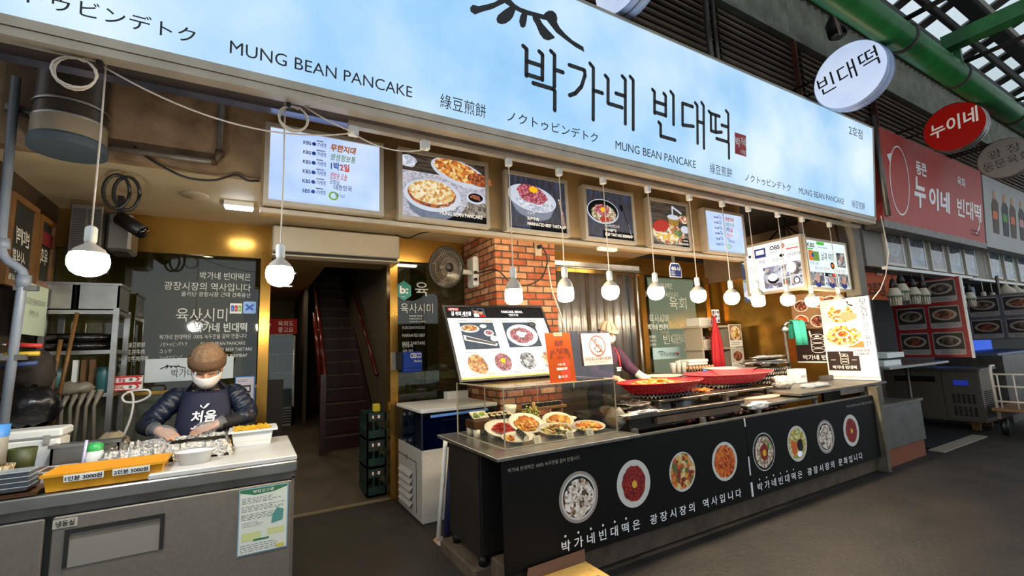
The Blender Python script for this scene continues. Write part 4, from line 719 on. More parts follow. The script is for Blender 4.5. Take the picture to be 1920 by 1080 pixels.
organic(mb, 'jacket', [jk], r, .009, 2)
for q_ in ([(-.62, 4.1, 1.12), (-.55, 4.01, 1.1)], [(0, 4.1, 1.13), (-.16, 4.0, 1.105)]): organic(limb(MB(), q_, [.058, .042]), 'sleeve_cuff', [jb], r, .007, 2)
# apron bib: a sheet bent round the chest
mb = MB(); rows = []
for j in range(13):
    z = .92+.42*j/12; hw = .19-.05*(j/12)**2; yy = 4.02+.05*(j/12)**2; rows.append([(-.28+hw*math.sin(a)*1.02, yy+.09*(1-math.cos(a)), z) for a in [(-1+2*i/14)*1.25 for i in range(15)]])
mb.loft(rows, 0, False, False, True)
o = build(mb, 'apron', [ap], r, smooth=True); s = o.modifiers.new('cloth', 'SOLIDIFY'); s.thickness = .008; s.offset = -1
mb = MB().fr((-.28, 4.012, 1.10), FX, (0, .1, 1)); mb.text('처음', -.075, .03, .085, 0, w=.15, bold=.025, slant=.1); mb.text('처럼', -.08, -.07, .085, 0, w=.155, bold=.025, slant=.1); mb.poly([(-.005, .12), (.02, .15), (.035, .15), (.015, .125), (.0, .115), (-.025, .135), (-.02, .145)], .003); build(mb, 'apron_lettering', [white_ink], o)
mb = MB(); mb.tube([(-.4, 4.14, 1.34), (-.36, 4.13, 1.4), (-.33, 4.16, 1.43)], .02, 0, 8, flat=.4); mb.tube([(-.16, 4.14, 1.34), (-.2, 4.13, 1.4), (-.23, 4.16, 1.43)], .02, 0, 8, flat=.4); build(mb, 'apron_strap', [ap], r)
tr_ = mat('dark_trousers', '#15161c', .8); mb = MB()
for sx in (-1, 1): limb(mb, [(-.28+sx*.1, 4.28, .92), (-.28+sx*.11, 4.26, .48), (-.28+sx*.11, 4.3, .1)], [.12, .085, .07])
organic(mb, 'trousers', [tr_], r, .012, 2)
# beanie: dome with cable ridges and a ribbed turn-up
kn = mat('brown_knit', '#8f7254', .85, noise_=(60, '#6b5138', .25)); kn2 = mat('brown_ribbed_knit', '#6b4e34', .85, noise_=(70, '#523a25', .25)); mb = MB(); mb.M = HM; rings = []
for j in range(11):
    a = j/10*math.pi/2; rings.append([((.090*math.cos(a)**.9+(.007+.004*math.sin(3*(j+i*.5)))*abs(math.sin(i*math.pi/4))*(j < 10))*math.cos(2*math.pi*i/48), .012+(.104*math.cos(a)**.9+(.007+.004*math.sin(3*(j+i*.5)))*abs(math.sin(i*math.pi/4))*(j < 10))*math.sin(2*math.pi*i/48), .05+.118*math.sin(a)**.95) for i in range(48)])
mb.loft(rings, 0, True, False, True); b_ = build(mb, 'beanie', [kn], r)
mb = MB(); mb.M = HM; rg = lambda rr, z: [((.093*rr+.006*(i % 2))*math.cos(2*math.pi*i/64), .012+(.107*rr+.006*(i % 2))*math.sin(2*math.pi*i/64), z) for i in range(64)]
mb.loft([rg(.97, .02), rg(1.07, .022), rg(1.1, .05), rg(1.08, .082), rg(.97, .086)], 0, True, False, True); build(mb, 'turn_up', [kn2], b_)
build(MB().lathe([(.085, 0), (.078, .045), (.07, .075), (.062, .07), (.066, .04), (.07, 0)], (-.278, 4.15, 1.345), 22, sy=.9), 'collar', [jb], r)
def mask(parent, M, m):
    mb = MB(); mb.M = M; rows = []
    for j in range(7):
        t_ = j/6; z = -.022-.09*t_; k = math.sin(math.pi*min(1, .25+t_*.75)); rows.append([(.081*math.sin(a)*(1-.35*max(0, t_-.5)*2), .028-(.12+.018*k-.03*max(0, t_-.6)*2)*math.cos(a)*1.0, z) for a in [(-1+2*i/16)*1.42 for i in range(17)]])
    mb.loft(rows, 0, False, False, True)
    o = build(mb, 'face_mask', [m], parent, smooth=True); s = o.modifiers.new('cloth', 'SOLIDIFY'); s.thickness = .003
    mb = MB(); mb.M = M; [mb.tube([(x*.074, -.01, z), (x*.082, .02, .0)], .0018, 0, 6) for x in (-1, 1) for z in (-.025, -.07)]; build(mb, 'ear_loop', [m], o)
mask(r, HM, mat('white_mask', '#d9d3cf', .7))
def eyes(parent, M, shut=True):
    for x in (-1, 1):
        mb = MB(); mb.M = M; mb.tube([(x*.016, -.089, .0), (x*.032, -.087, -.003), (x*.048, -.079, .0)], .0028, 0, 6); build(mb, 'eyelid', [mat('lash_dark', '#2c1c14', .6)], parent)
        mb = MB(); mb.M = M; mb.tube([(x*.014, -.0925, .017), (x*.034, -.089, .022), (x*.052, -.078, .017)], .0032, 0, 6, flat=.5); build(mb, 'eyebrow', [mat('brow_dark', '#3a2a20', .7)], parent)
eyes(r, HM)
mb = MB(); mb.tube([(-.279, 4.062, 1.33), (-.279, 4.07, 1.37)], .004, 0, 6); build(mb, 'zip_pull', [dsteel], r)
# ---- cook behind the griddle
CX, CY = 3.52, 3.98
r = thing('person', 'cook in a striped beige cap, white mask and purple sleeves working behind the griddle', 'person', (CX, CY+.1, .16))
mb = MB(); HM2 = head(mb, (CX, CY, 1.70), .25, 1.05); limb(mb, [(CX, CY+.09, 1.5), (CX, CY+.05, 1.63)], [.058, .05]); limb(mb, [(CX, CY+.12, 1.02), (CX, CY+.11, 1.25), (CX, CY+.09, 1.44)], [.15, .14, .14])
for sx in (-1, 1): limb(mb, [(CX+sx*.1, CY+.12, 1.02), (CX+sx*.1, CY+.12, .6), (CX+sx*.1, CY+.14, .25)], [.1, .07, .045]); limb(mb, [(CX+sx*.1, CY+.14, .21), (CX+sx*.1, CY-.04, .2)], [.045, .04])
h1, h2 = (CX+.33, CY-.14, 1.2), (CX-.16, CY-.3, 1.2)
limb(mb, [(CX+.19, CY+.08, 1.46), (CX+.31, CY+.03, 1.3), h1], [.055, .045, .03]); limb(mb, [(CX-.19, CY+.08, 1.46), (CX-.27, CY-.04, 1.25), h2], [.055, .045, .03])
hand(mb, h1, (.35, -.5, -.5), (.3, -.3, 1), 1.0, .5, 1); hand(mb, h2, (.3, -.7, -.3), (0, -.3, 1), 1.0, .5, -1); organic(mb, 'body', [skin2], r, .0065, 3)
pur = mat('purple_sweater', '#4a2740', .8, noise_=(20, '#3a1c34', .3)); mb = MB(); limb(mb, [(CX, CY+.12, 1.0), (CX, CY+.11, 1.25), (CX, CY+.09, 1.44)], [.18, .165, .16], 18); mb.ball((CX, CY+.09, 1.46), .215, .11, .085, 0, 18, 10)
limb(mb, [(CX+.19, CY+.08, 1.46), (CX+.31, CY+.03, 1.3), (CX+.325, CY-.08, 1.235)], [.08, .066, .05]); limb(mb, [(CX-.19, CY+.08, 1.46), (CX-.27, CY-.04, 1.25), (CX-.2, CY-.22, 1.22)], [.08, .066, .05]); organic(mb, 'sweater', [pur], r, .009, 3)
mb = MB(); rows = []
for j in range(9):
    z = .9+.58*j/8; hw = .19-.07*(j/8); rows.append([(CX+hw*math.sin(a), CY-.085+.03*j/8+.09*(1-math.cos(a)), z) for a in [(-1+2*i/12)*1.2 for i in range(13)]])
mb.loft(rows, 0, False, False, True)
o = build(mb, 'apron', [mat('black_apron', '#101010', .7)], r, smooth=True); s = o.modifiers.new('cloth', 'SOLIDIFY'); s.thickness = .006
build(MB().tube([(CX+.115, CY-.05, 1.3), (CX+.12, CY-.03, 1.42), (CX+.1, CY+.01, 1.53)], .012, 0, 8), 'apron_strap', [mat('red_trim', '#b02a2a', .6)], r)
mb = MB().fr((CX, CY-.085, 1.26), FX, FZ); mb.lines(.03, 0, .11, .05, 2, 0, .002, .018); build(mb, 'apron_lettering', [white_ink], o)
glv2 = mat('white_glove', '#c9cdbc', .5); d = Vector((.35, -.5, -.5)).normalized(); w0 = Vector(h1); build(MB().tube([w0-d*.05, w0, w0+d*.06, w0+d*.12, w0+d*.15], 0, 0, 12, True, True, [.045, .042, .056, .05, .02]), 'glove', [glv2], r)
tr2 = mat('dark_trousers', '#15161c', .8); mb = MB(); [limb(mb, [(CX+sx*.1, CY+.12, 1.02), (CX+sx*.1, CY+.12, .6), (CX+sx*.1, CY+.14, .27)], [.12, .085, .07]) for sx in (-1, 1)]; organic(mb, 'trousers', [tr2], r, .012, 2)
cp1, cp2 = mat('cap_beige', '#bfae93', .8), mat('cap_stripe', '#7a664e', .8); mb = MB(); mb.M = HM2; rings = []
for j in range(9): a = j/8*math.pi/2; rings.append([(.094*math.cos(a)*math.cos(2*math.pi*i/40), .014+.11*math.cos(a)*math.sin(2*math.pi*i/40), .032+.095*math.sin(a)) for i in range(40)])
for j in range(8):
    for i in range(40): mb.add([rings[j][i], rings[j][(i+1) % 40], rings[j+1][(i+1) % 40], rings[j+1][i]], [(0, 1, 2, 3)], 1 if i % 4 == 0 else 0, True)
c_ = build(mb, 'cap', [cp1, cp2], r); mb = MB(); mb.M = HM2
vis = [(-.085+.17*i/10, -.085-.06*math.sin(math.pi*i/10), .03-.012*math.sin(math.pi*i/10)) for i in range(11)]; mb.loft([[(x, -.075 if abs(x) > .06 else -.085, .04) for x, y, z in vis], vis, [(x, y, z-.004) for x, y, z in vis]], 0, False, False, True); build(mb, 'visor', [cp1], c_)
mask(r, HM2, mat('white_mask', '#d9d3cf', .7)); eyes(r, HM2)
mb = MB(); mb.M = HM2; mb.ball((0, .04, .005), .082, .075, .06); build(mb, 'hair', [mat('black_hair', '#15100d', .6)], r)
# ================================================================ doorway, stairs and passage
struct(MB().box(1.76, 6.9, 3.02, 5.12, 0, .155), 'floor_platform', [mat('platform_tile', '#4a3f30', .6)])
single(MB().box(.3, 1.36, 3.0, 5.12, .002, .014), 'rubber_mat', [mat('ribbed_rubber', '#231f1a', .6, noise_=(6, '#2e2922', .3), bump=(90, .6))], 'dark ribbed rubber mat in front of the doorway', 'mat')
struct(MB().box(.2, 1.36, 5.13, 5.2, .002, .02), 'trim_threshold', [mat('worn_threshold', '#7a6c54', .5)])
red = mat('dark_red_wood', '#34110c', .35, noise_=(5, '#250c07', .3)); nos = mat('step_nosing', '#5c4c40', .35, .4)
r = thing('staircase', 'steep dark red wooden staircase rising inside the doorway', 'stairs', (1.3, 8.5, .2))
def sx(k): return .955+.009*k, 1.63+.011*k
for k in range(15):
    a, b_ = sx(k); y = 7.2+.25*k; z = .2+.21*k
    s = build(MB().box(a, b_, y, y+.27, z, z+.205), 'step', [red], r); build(MB().box(a, b_, y-.012, y+.03, z+.19, z+.212), 'nosing', [nos], s)
for i in (0, 1): build(MB().loft([[(sx(0)[i]-.015, 7.15, .2), (sx(0)[i]+.015, 7.15, .2), (sx(0)[i]+.015, 7.15, .5), (sx(0)[i]-.015, 7.15, .5)], [(sx(14)[i]-.015, 10.7, 3.2), (sx(14)[i]+.015, 10.7, 3.2), (sx(14)[i]+.015, 10.7, 3.5), (sx(14)[i]-.015, 10.7, 3.5)]], 0, True, True), 'stringer', [red], r)
hrm = mat('handrail_wood', '#54190f', .2)
build(MB().tube([(.93, 7.05, 1.28), (1.0, 8.9, 2.78)], .032, 0, 10), 'handrail', [hrm], r); build(MB().tube([(1.67, 7.1, 1.25), (1.78-.06, 10.3, 3.7)], .032, 0, 10), 'handrail', [hrm], r)
build(MB().box(.87, .945, 7.02, 7.1, .18, 1.3), 'newel_post', [red], r); build(MB().tube([(.8, 7.3, 2.2), (.87, 7.1, 1.25)], .03, 0, 8), 'brace_rail', [hrm], r)
for k in range(1, 5): build(MB().tube([(.94+.012*k, 7.1+.4*k, .35+.33*k), (.94+.012*k, 7.1+.4*k, 1.3+.325*k)], .014, 0, 8), 'baluster', [hrm], r)
# drinks fridge in the passage
r = thing('drinks_fridge', 'tall glass door drinks fridge with a red header deep in the passage', 'fridge', (.46, 9.2, .4)); fz = .4
mb = MB(); mb.box(.24, .28, 8.95, 9.4, fz, 1.98); mb.box(.64, .68, 8.95, 9.4, fz, 1.98); mb.box(.28, .64, 9.36, 9.4, fz, 1.98); mb.box(.24, .68, 8.95, 9.4, fz, .72); mb.box(.24, .68, 8.95, 9.4, 1.95, 1.98); build(mb, 'cabinet', [mat('fridge_white', '#a9a59c', .4)], r)
h_ = build(MB().box(.22, .70, 8.93, 9.4, 1.98, 2.24), 'header', [mat('header_red', '#8e1f18', .5, emit=.25)], r); mb = MB().fr((.22, 8.925, 1.98), FX, FZ); mb.text('?', .03, .09, .13, 0, w=.04); mb.text('육회도', .18, .14, .1, 0, w=.24, bold=.01); mb.text('좋고요', .18, .03, .1, 0, w=.24, bold=.01); build(mb, 'lettering', [white_ink], h_)
for z in (.95, 1.3, 1.62): build(MB().box(.28, .64, 9.0, 9.36, z, z+.012), 'shelf', [steel], r)
mb = MB(); [mb.box(.26, .66, 8.94, 8.95, .44+.045*k, .465+.045*k) for k in range(6)]; build(mb, 'vent_grille', [mat('vent_dark', '#2c2a26', .6)], r)
build(MB().box(.27, .65, 8.93, 8.94, .72, 1.95), 'door', [glassmat('fridge_glass', '#cfd6cc', .1)], r); build(MB().box(.645, .66, 8.91, 8.93, .9, 1.7), 'handle', [steel], r)
b0 = None; R = random.Random(2); bm_ = [mat('bottle_green', '#1f4a2a', .2), mat('bottle_milky', '#b8b29a', .35), mat('bottle_brown', '#3a2412', .2)]
def bottle(x, y, z, label, m_, grp, s=1.):
    r = thing('bottle', label, 'bottle', (x, y, z), grp); build(MB().lathe([(0, 0), (.033*s, 0), (.034*s, .15*s), (.014*s, .2*s), (.013*s, .25*s)], (x, y, z), 14), 'body', [m_], r); build(MB().lathe([(.015*s, .24*s), (.015*s, .265*s), (0, .266*s)], (x, y, z), 12), 'cap', [wht], r); return r
for j, z in enumerate((.962, 1.312, 1.632)):
    for i in range(4): bottle(.33+.085*i, 9.12, z, ('lowest', 'middle', 'top')[j]+' shelf of the drinks fridge, '+('first', 'second', 'third', 'fourth')[i]+' bottle from the gilt door post side', bm_[(1, 1, 0)[j] if i != 3 else 2], 'bottles in the drinks fridge', 1.0)
single(MB().box(.15, .36, 6.3, 6.34, .12, 1.3), 'standing_panel', [mat('charcoal_board', '#26241f', .6)], 'dark grey standing panel inside the doorway before the drinks fridge', 'panel')
# air curtain over the door
r = thing('air_curtain', 'long cream air curtain unit mounted above the doorway', 'air curtain', (.78, 5.0, 2.57)); ac = mat('cream_plastic', '#b8b09e', .45, noise_=(3, '#a89f8c', .3))
build(MB().box(.15, 1.41, 4.93, 5.13, 2.6, 2.86, 0, .012), 'casing', [ac], r); build(MB().box(.2, 1.38, 4.925, 5.08, 2.575, 2.6), 'outlet', [mat('outlet_black', '#14120f', .6)], r); build(MB().box(.15, 1.41, 4.94, 5.1, 2.56, 2.576), 'lip', [ac], r)
mb = MB(); [mb.lathe([(0, 0), (.012, 0)], (x, 4.929, z), 10) for x, z in ()]; 
single(MB().tube(curve([(1.38, 5.0, 2.89), (1.5, 4.9, 2.84), (1.6, 4.7, 2.86), (1.9, 4.3, 2.84), (2.2, 4.2, 2.86)]), .007), 'black_wire', [black_cord], 'thin black wire running along the ceiling from the air curtain to the brick pillar', 'wire')
# crates beside the door post
gcr = mat('dark_green_crate', '#16362f', .4, noise_=(6, '#0f2620', .3)); or_ = mat('crate_print', '#8a7a5a', .6)
for k in range(3):
    z = .02+.30*k; r = thing('bottle_crate', ('lowest', 'middle', 'topmost')[k]+' of the dark green bottle crates stacked inside the gilt door post', 'crate', (1.24, 5.5, z), 'bottle crates by the door post')
    mb = MB(); x0, x1, y0, y1 = 1.14, 1.35, 5.3, 5.7
    mb.box(x0, x1, y0, y1, z, z+.02); [mb.box(a, b_, c, d_, z, z+.1) for a, b_, c, d_ in ((x0, x1, y0, y0+.015), (x0, x1, y1-.015, y1), (x0, x0+.015, y0, y1), (x1-.015, x1, y0, y1))]; [mb.box(a, b_, c, d_, z+.2, z+.29) for a, b_, c, d_ in ((x0, x1, y0, y0+.015), (x0, x1, y1-.015, y1), (x0, x0+.015, y0, y1), (x1-.015, x1, y0, y1))]
    [mb.box(x, x+.015, y0, y0+.015, z+.1, z+.2) for x in (x0, x0+.065, x0+.13, x1-.015)]; [mb.box(x0, x0+.015, y, y+.02, z+.1, z+.2) for y in (5.3, 5.4, 5.5, 5.6, 5.68)]; build(mb, 'body', [gcr], r)
    mb = MB().fr((x0, 5.298, z), FX, FZ); mb.box(.03, .17, .22, .27, 0, .002); mb.rect(.055, .228, .072, .262, .004, 1); mb.rect(.115, .228, .14, .262, .004, 1); build(mb, 'print', [mat('crate_label', '#3a2a1c', .6), white_ink], r)
single(MB().box(1.22, 1.3, 5.35, 5.42, .91, 1.0, 0, .01), 'yellow_packet', [mat('yellow_packet', '#c9b52a', .5)], 'small yellow packet lying on the topmost green crate', 'packet')
# window lettering right of the door, stickers, switch
r = thing('window_lettering', 'white lettering stuck on the glass above the blue sign beside the doorway', 'lettering', (1.68, 5.16, 1.5))
letters(r, (0, 5.16, 0), FX, FZ, [wl], [('육', 1.655, 2.23, .19, dict(w=.16)), ('육사시미', 1.48, 2.025, .125, dict(w=.39))]+[(t_, 1.5, 1.83-.09*i, .05, dict(w=.27)) for i, t_ in enumerate(('MUNG BEAN PANCAKE', 'MARINATED BEEF', 'BEEF TARTARE'))]+[(t_, 1.5, 1.62-.06*i, .045, dict(w=.12)) for i, t_ in enumerate(('빈대떡', '육회', '육사시미'))])
build(MB().fr((0, 5.16, 0), FX, FZ).lines(1.58, 1.9, 1.8, 2.0, 3, 0, .002, .014, 3), 'small_print', [wl], r)
single(MB().fr((1.97, 5.58, 2.2), FX, FZ).text('유현', 0, 0, .16, 0, w=.22), 'wall_lettering', [mat('grey_wall_print', '#6a6250', .7)], 'dark grey lettering on the beige inner wall beside the dish heater', 'lettering')
r = thing('hexagon_sticker', 'teal hexagon sticker with white letter mark on the glass beside the doorway', 'sticker', (1.52, 5.15, 2.15)); mb = MB().fr((1.52, 5.158, 2.275), FX, FZ); mb.disc(0, 0, .105, .118, .0, 0, 6, math.pi/6*0); mb.M = mb.M; hx = build(MB().fr((1.52, 5.16, 2.275), FX, FZ).prism([(.1*math.sin(math.pi/3*i), .118*math.cos(math.pi/3*i)) for i in range(6)], 0, .003), 'backing', [mat('teal_sticker', '#2f8f86', .5)], r)
mb = MB().fr((1.52, 5.153, 2.275), FX, FZ); mb.text('b:', -.05, -.03, .12, 0, w=.1, bold=.03); mb.lines(-.03, -.08, .03, -.065, 1, 0); build(mb, 'print', [white_ink], r)
r = thing('pest_service_sign', 'blue plastic service sign with white lettering on the glass beside the doorway', 'sign', (1.597, 5.09, 1.335)); build(MB().box(1.485, 1.715, 5.1, 5.16, 1.34, 1.57, 0, .012), 'case', [mat('sign_blue', '#1c3f9c', .4)], r); build(MB().box(1.486, 1.714, 5.094, 5.1, 1.385, 1.39), 'ridge', [mat('sign_blue_dark', '#15307a', .4)], r)
mb = MB().fr((1.485, 5.094, 1.34), FX, FZ); mb.text('CESCO', .085, .16, .075, 0, w=.13, bold=.02); mb.text('Members', .125, .11, .04, 0, w=.09, slant=.3); build(mb, 'lettering', [white_ink], r)
r = thing('switch_panel', 'black and silver switch panel on the gilt door post', 'switch', (1.41, 5.08, 1.375)); build(MB().box(1.35, 1.4, 5.08, 5.1, 1.375, 1.57), 'silver_plate', [steel], r); build(MB().box(1.4, 1.475, 5.08, 5.1, 1.375, 1.57), 'black_plate', [blk], r)
# counter with goods behind the glass
r = thing('back_counter', 'pale counter with a white top behind the glass beside the aquarium', 'counter', (2.1, 5.25, 0)); build(MB().box(1.74, 2.24, 5.2, 5.55, 1.24, 1.32), 'top', [wht], r); build(MB().box(1.78, 2.24, 5.22, 5.55, .4, 1.24), 'body', [mat('grey_green_counter', '#6e7264', .6)], r)
lump('foil_bundle', 'crumpled foil bundle on the white back counter below the dish heater', 'foil', (1.98, 5.3, 1.36), (.12, .06, .05), foil, .3, 11)
lump('clear_sack', 'cloudy plastic sack lying behind the glass above the aquarium', 'bag', (1.58, 5.32, 1.1), (.14, .07, .07), mat('cloudy_sack', '#8b9690', .35, bump=(16, .9), alpha=.9), .15, 12)
single(MB().box(1.5, 1.7, 5.3, 5.45, 1.2, 1.3, 0, .01), 'carton', [mat('pale_carton', '#a8a394', .7)], 'pale carton behind the glass under the blue service sign', 'box')
# aquarium
r = thing('aquarium', 'glass fish tank on a white louvred cabinet between the doorway and the counter', 'aquarium', (1.8, 4.64, 0)); awh = mat('aquarium_white', '#b9b6b0', .45, noise_=(40, '#aca8a0', .4)); x0, x1, y0, y1 = 1.41, 2.2, 4.245, 5.03
build(MB().box(x0, x1, y0, y1, 0, .647, 0, .006), 'cabinet', [awh], r)
mb = Fx((1.408, y0, 0)); mb.M = Matrix(((0, 0, -1, 1.409), (-1, 0, 0, y1), (0, 1, 0, 0), (0, 0, 0, 1)))
d_ = MB(); d_.M = mb.M.copy(); d_.box(.02, .55, .02, .003, -.001, .001)
for i, z in enumerate((.13, .2, .27, .34, .41)):
    build(MB().add([(1.407, y1-.1, z), (1.407, y1-.5, z), (1.375, y1-.5, z-.045), (1.375, y1-.1, z-.045), (1.407, y1-.1, z-.012), (1.407, y1-.5, z-.012)], [(0, 1, 2, 3), (4, 3, 2, 5), (0, 3, 4), (1, 5, 2)]), 'louver', [awh], r)
mb = MB(); mb.box(1.405, 1.41, y1-.62, y1-.615, .05, .52); mb.box(1.405, 1.41, y1-.62, y1-.0, .515, .52); build(mb, 'door_seam', [mat('seam_dark', '#3a3834', .7)], r); build(MB().box(1.398, 1.41, y1-.34, y1-.32, .50, .54), 'latch', [steel], r)
build(MB().box(x0+.012, x1-.012, y0+.012, y1-.012, .66, .93), 'water', [mat('dark_tank_water', '#0c2136', .08, noise_=(3, '#16395a', .25))], r)
mb = MB(); mb.box(x0, x0+.008, y0, y1, .65, .985); mb.box(x0, x1, y0, y0+.008, .65, .985); mb.box(x1-.008, x1, y0, y1, .65, .985); mb.box(x0, x1, y1-.008, y1, .65, .985); build(mb, 'tank_glass', [glassmat('tank_glass', '#b8cbe0', .1)], r)
mb = MB(); [mb.box(x-.008, x+.008, y-.008, y+.008, .65, .985) for x, y in ((x0+.006, y0+.006), (x1-.006, y0+.006), (x0+.006, y1-.006))]; build(mb, 'corner_strip', [mat('tank_strip', '#1a2836', .4)], r)
build(MB().box(1.4, 2.21, 4.23, 5.06, .985, 1.02, 0, .006), 'lid', [wht], r); build(MB().box(1.95, 2.21, 4.95, 5.06, 1.02, 1.1), 'lid_upstand', [wht], r)
build(MB().tube([(1.5, 4.24, .95), (2.1, 4.24, .96)], .012, 0, 8), 'blue_lamp', [mat('tank_lamp', '#5f86c0', .3, emit=.6)], r)
single(MB().tube([(1.44, 3.72, .02), (1.47, 3.7, .45), (1.5, 3.68, .82)], .035, 0, 10), 'folded_parasol', [mat('navy_canvas', '#141c44', .6)], 'folded navy parasol leaning between the fish tank and the dark cabinet', 'parasol')
single(MB().tube([(1.40, 3.82, .02), (1.44, 3.8, .45), (1.46, 3.76, .84)], .02, 0, 8), 'white_pole', [wht], 'white rod standing against the folded navy parasol', 'pole')
single(MB().add([(1.42, 3.9, .004), (1.62, 3.72, .004), (1.5, 3.6, .004), (1.3, 3.78, .004), (1.42, 3.9, .012), (1.62, 3.72, .012), (1.5, 3.6, .012), (1.3, 3.78, .012)], [(4, 5, 6, 7), (0, 1, 5, 4), (1, 2, 6, 5), (2, 3, 7, 6), (3, 0, 4, 7)]), 'cardboard_sheet', [mat('white_card', '#b4b2b4', .7, noise_=(5, '#c98a4a', .08))], 'white and orange card lying on the floor at the foot of the dark cabinet', 'cardboard')
# ================================================================ brick pillar
def brickmat():
    m = bpy.data.materials.new('red_brick'); m.use_nodes = True; t = m.node_tree; b = t.nodes['Principled BSDF']; b.inputs['Roughness'].default_value = .8
    tcn = t.nodes.new('ShaderNodeTexCoord'); sp = t.nodes.new('ShaderNodeSeparateXYZ'); ad = t.nodes.new('ShaderNodeMath'); cb = t.nodes.new('ShaderNodeCombineXYZ'); br = t.nodes.new('ShaderNodeTexBrick')
    t.links.new(tcn.outputs['Object'], sp.inputs[0]); t.links.new(sp.outputs['X'], ad.inputs[0]); t.links.new(sp.outputs['Y'], ad.inputs[1]); t.links.new(ad.outputs[0], cb.inputs['X']); t.links.new(sp.outputs['Z'], cb.inputs['Y']); t.links.new(cb.outputs[0], br.inputs['Vector'])
    br.inputs['Scale'].default_value = 1; br.inputs['Brick Width'].default_value = .21; br.inputs['Row Height'].default_value = .075; br.inputs['Mortar Size'].default_value = .009; br.inputs['Color1'].default_value = (*srgb('#9a4a26'), 1); br.inputs['Color2'].default_value = (*srgb('#c59a70'), 1); br.inputs['Mortar'].default_value = (*srgb('#4a3a2c'), 1); br.inputs['Bias'].default_value = -.2
    n = t.nodes.new('ShaderNodeTexNoise'); n.inputs['Scale'].default_value = 14; n.inputs['Detail'].default_value = 6; mx = t.nodes.new('ShaderNodeMix'); mx.data_type = 'RGBA'; mx.blend_type = 'OVERLAY'; mx.inputs['Factor'].default_value = .75
    t.links.new(tcn.outputs['Object'], n.inputs['Vector']); t.links.new(br.outputs['Color'], mx.inputs['A']); t.links.new(n.outputs['Fac'], mx.inputs['B']); t.links.new(mx.outputs['Result'], b.inputs['Base Color'])
    bp = t.nodes.new('ShaderNodeBump'); bp.inputs['Strength'].default_value = .8; bp.inputs['Distance'].default_value = .01; bp.invert = True; t.links.new(br.outputs['Fac'], bp.inputs['Height']); t.links.new(bp.outputs['Normal'], b.inputs['Normal']); return m
struct(MB().box(2.27, 3.06, 4.28, 5.12, 0, 2.9), 'pillar_brick', [brickmat()])
r = thing('wall_socket', 'beige power socket with a black plug on the front of the brick pillar', 'socket', (2.82, 4.26, 2.6)); build(MB().box(2.78, 2.87, 4.262, 4.28, 2.6, 2.74, 0, .004), 'plate', [mat('socket_beige', '#b5a890', .5)], r); build(MB().tube([(2.825, 4.262, 2.7), (2.825, 4.21, 2.7)], .022, 0, 10), 'plug', [blk], r)
single(MB().tube(curve([(2.83, 4.2, 2.69), (2.88, 4.2, 2.62), (2.89, 4.2, 2.5), (2.8, 4.2, 2.33), (2.6, 4.2, 2.24), (2.4, 4.2, 2.27), (2.25, 4.23, 2.4), (2.2, 4.6, 2.42)]), .008), 'heater_cable', [black_cord], 'black cable swinging from the pillar socket across to the dish heater', 'cable')
single(MB().tube(curve([(2.93, 4.24, 2.5), (2.97, 4.24, 2.2), (3.05, 4.2, 1.9), (3.12, 4.16, 1.5), (3.14, 4.16, 1.1)]), .008), 'white_wire', [white_cord], 'white wire trailing down the right face of the brick pillar', 'wire')
r = thing('dish_heater', 'wall mounted round dish heater with a wire guard on the side of the brick pillar', 'heater', (1.86, 4.62, 2.25))
HMx = Matrix.Translation((1.80, 4.55, 2.46)) @ Matrix.Rotation(math.radians(100), 4, 'X') @ Matrix.Rotation(math.radians(14), 4, 'Y')
mb = MB(HMx); mb.lathe([(.03, -.09), (.1, -.07), (.17, -.03), (.215, .02)], n=36); mb.lathe([(.212, .024), (.167, -.024), (.1, -.064), (.0, -.084)], n=36); build(mb, 'dish', [mat('heater_reflector', '#7a746a', .25, .8)], r)
mb = MB(HMx); mb.tube([(.218*math.cos(a), .218*math.sin(a), .02) for a in [math.pi*2*i/40 for i in range(41)]], .011, 0, 8); build(mb, 'rim', [blk], r)
mb = MB(HMx)
for i in range(44): a = 2*math.pi*i/44; mb.tube([(.215*math.cos(a), .215*math.sin(a), .025), (.13*math.cos(a), .13*math.sin(a), .06), (.05*math.cos(a), .05*math.sin(a), .075)], .0017, 0, 4, False, False)
for q in (.1, .165): mb.tube([(q*math.cos(a), q*math.sin(a), .055 if q > .12 else .068) for a in [math.pi*2*i/30 for i in range(31)]], .002, 0, 4)
build(mb, 'wire_guard', [mat('guard_wire', '#8f887c', .3, .8)], r)
build(MB(HMx).lathe([(.0, .085), (.05, .08), (.055, .065), (.0, .06)], n=20), 'hub_cap', [blk], r); build(MB(HMx).lathe([(.018, -.08), (.022, -.03), (.03, 0), (.016, .05)], n=16), 'heating_element', [mat('element_ceramic', '#b8ab92', .4)], r)
build(MB(HMx).lathe([(.09, -.11), (.1, -.08)], n=20, cap=True), 'rear_cover', [wht], r)
build(MB().tube([(1.86, 4.68, 2.46), (2.2, 4.74, 2.45)], .03, 0, 10), 'arm', [wht], r); bx = build(MB().box(2.19, 2.265, 4.66, 4.86, 2.28, 2.64, 0, .02), 'control_box', [wht], r); 
for z in (2.36, 2.44): build(MB().tube([(2.2, 4.655, z), (2.2, 4.63, z)], .018, 0, 12), 'knob', [blk], bx)
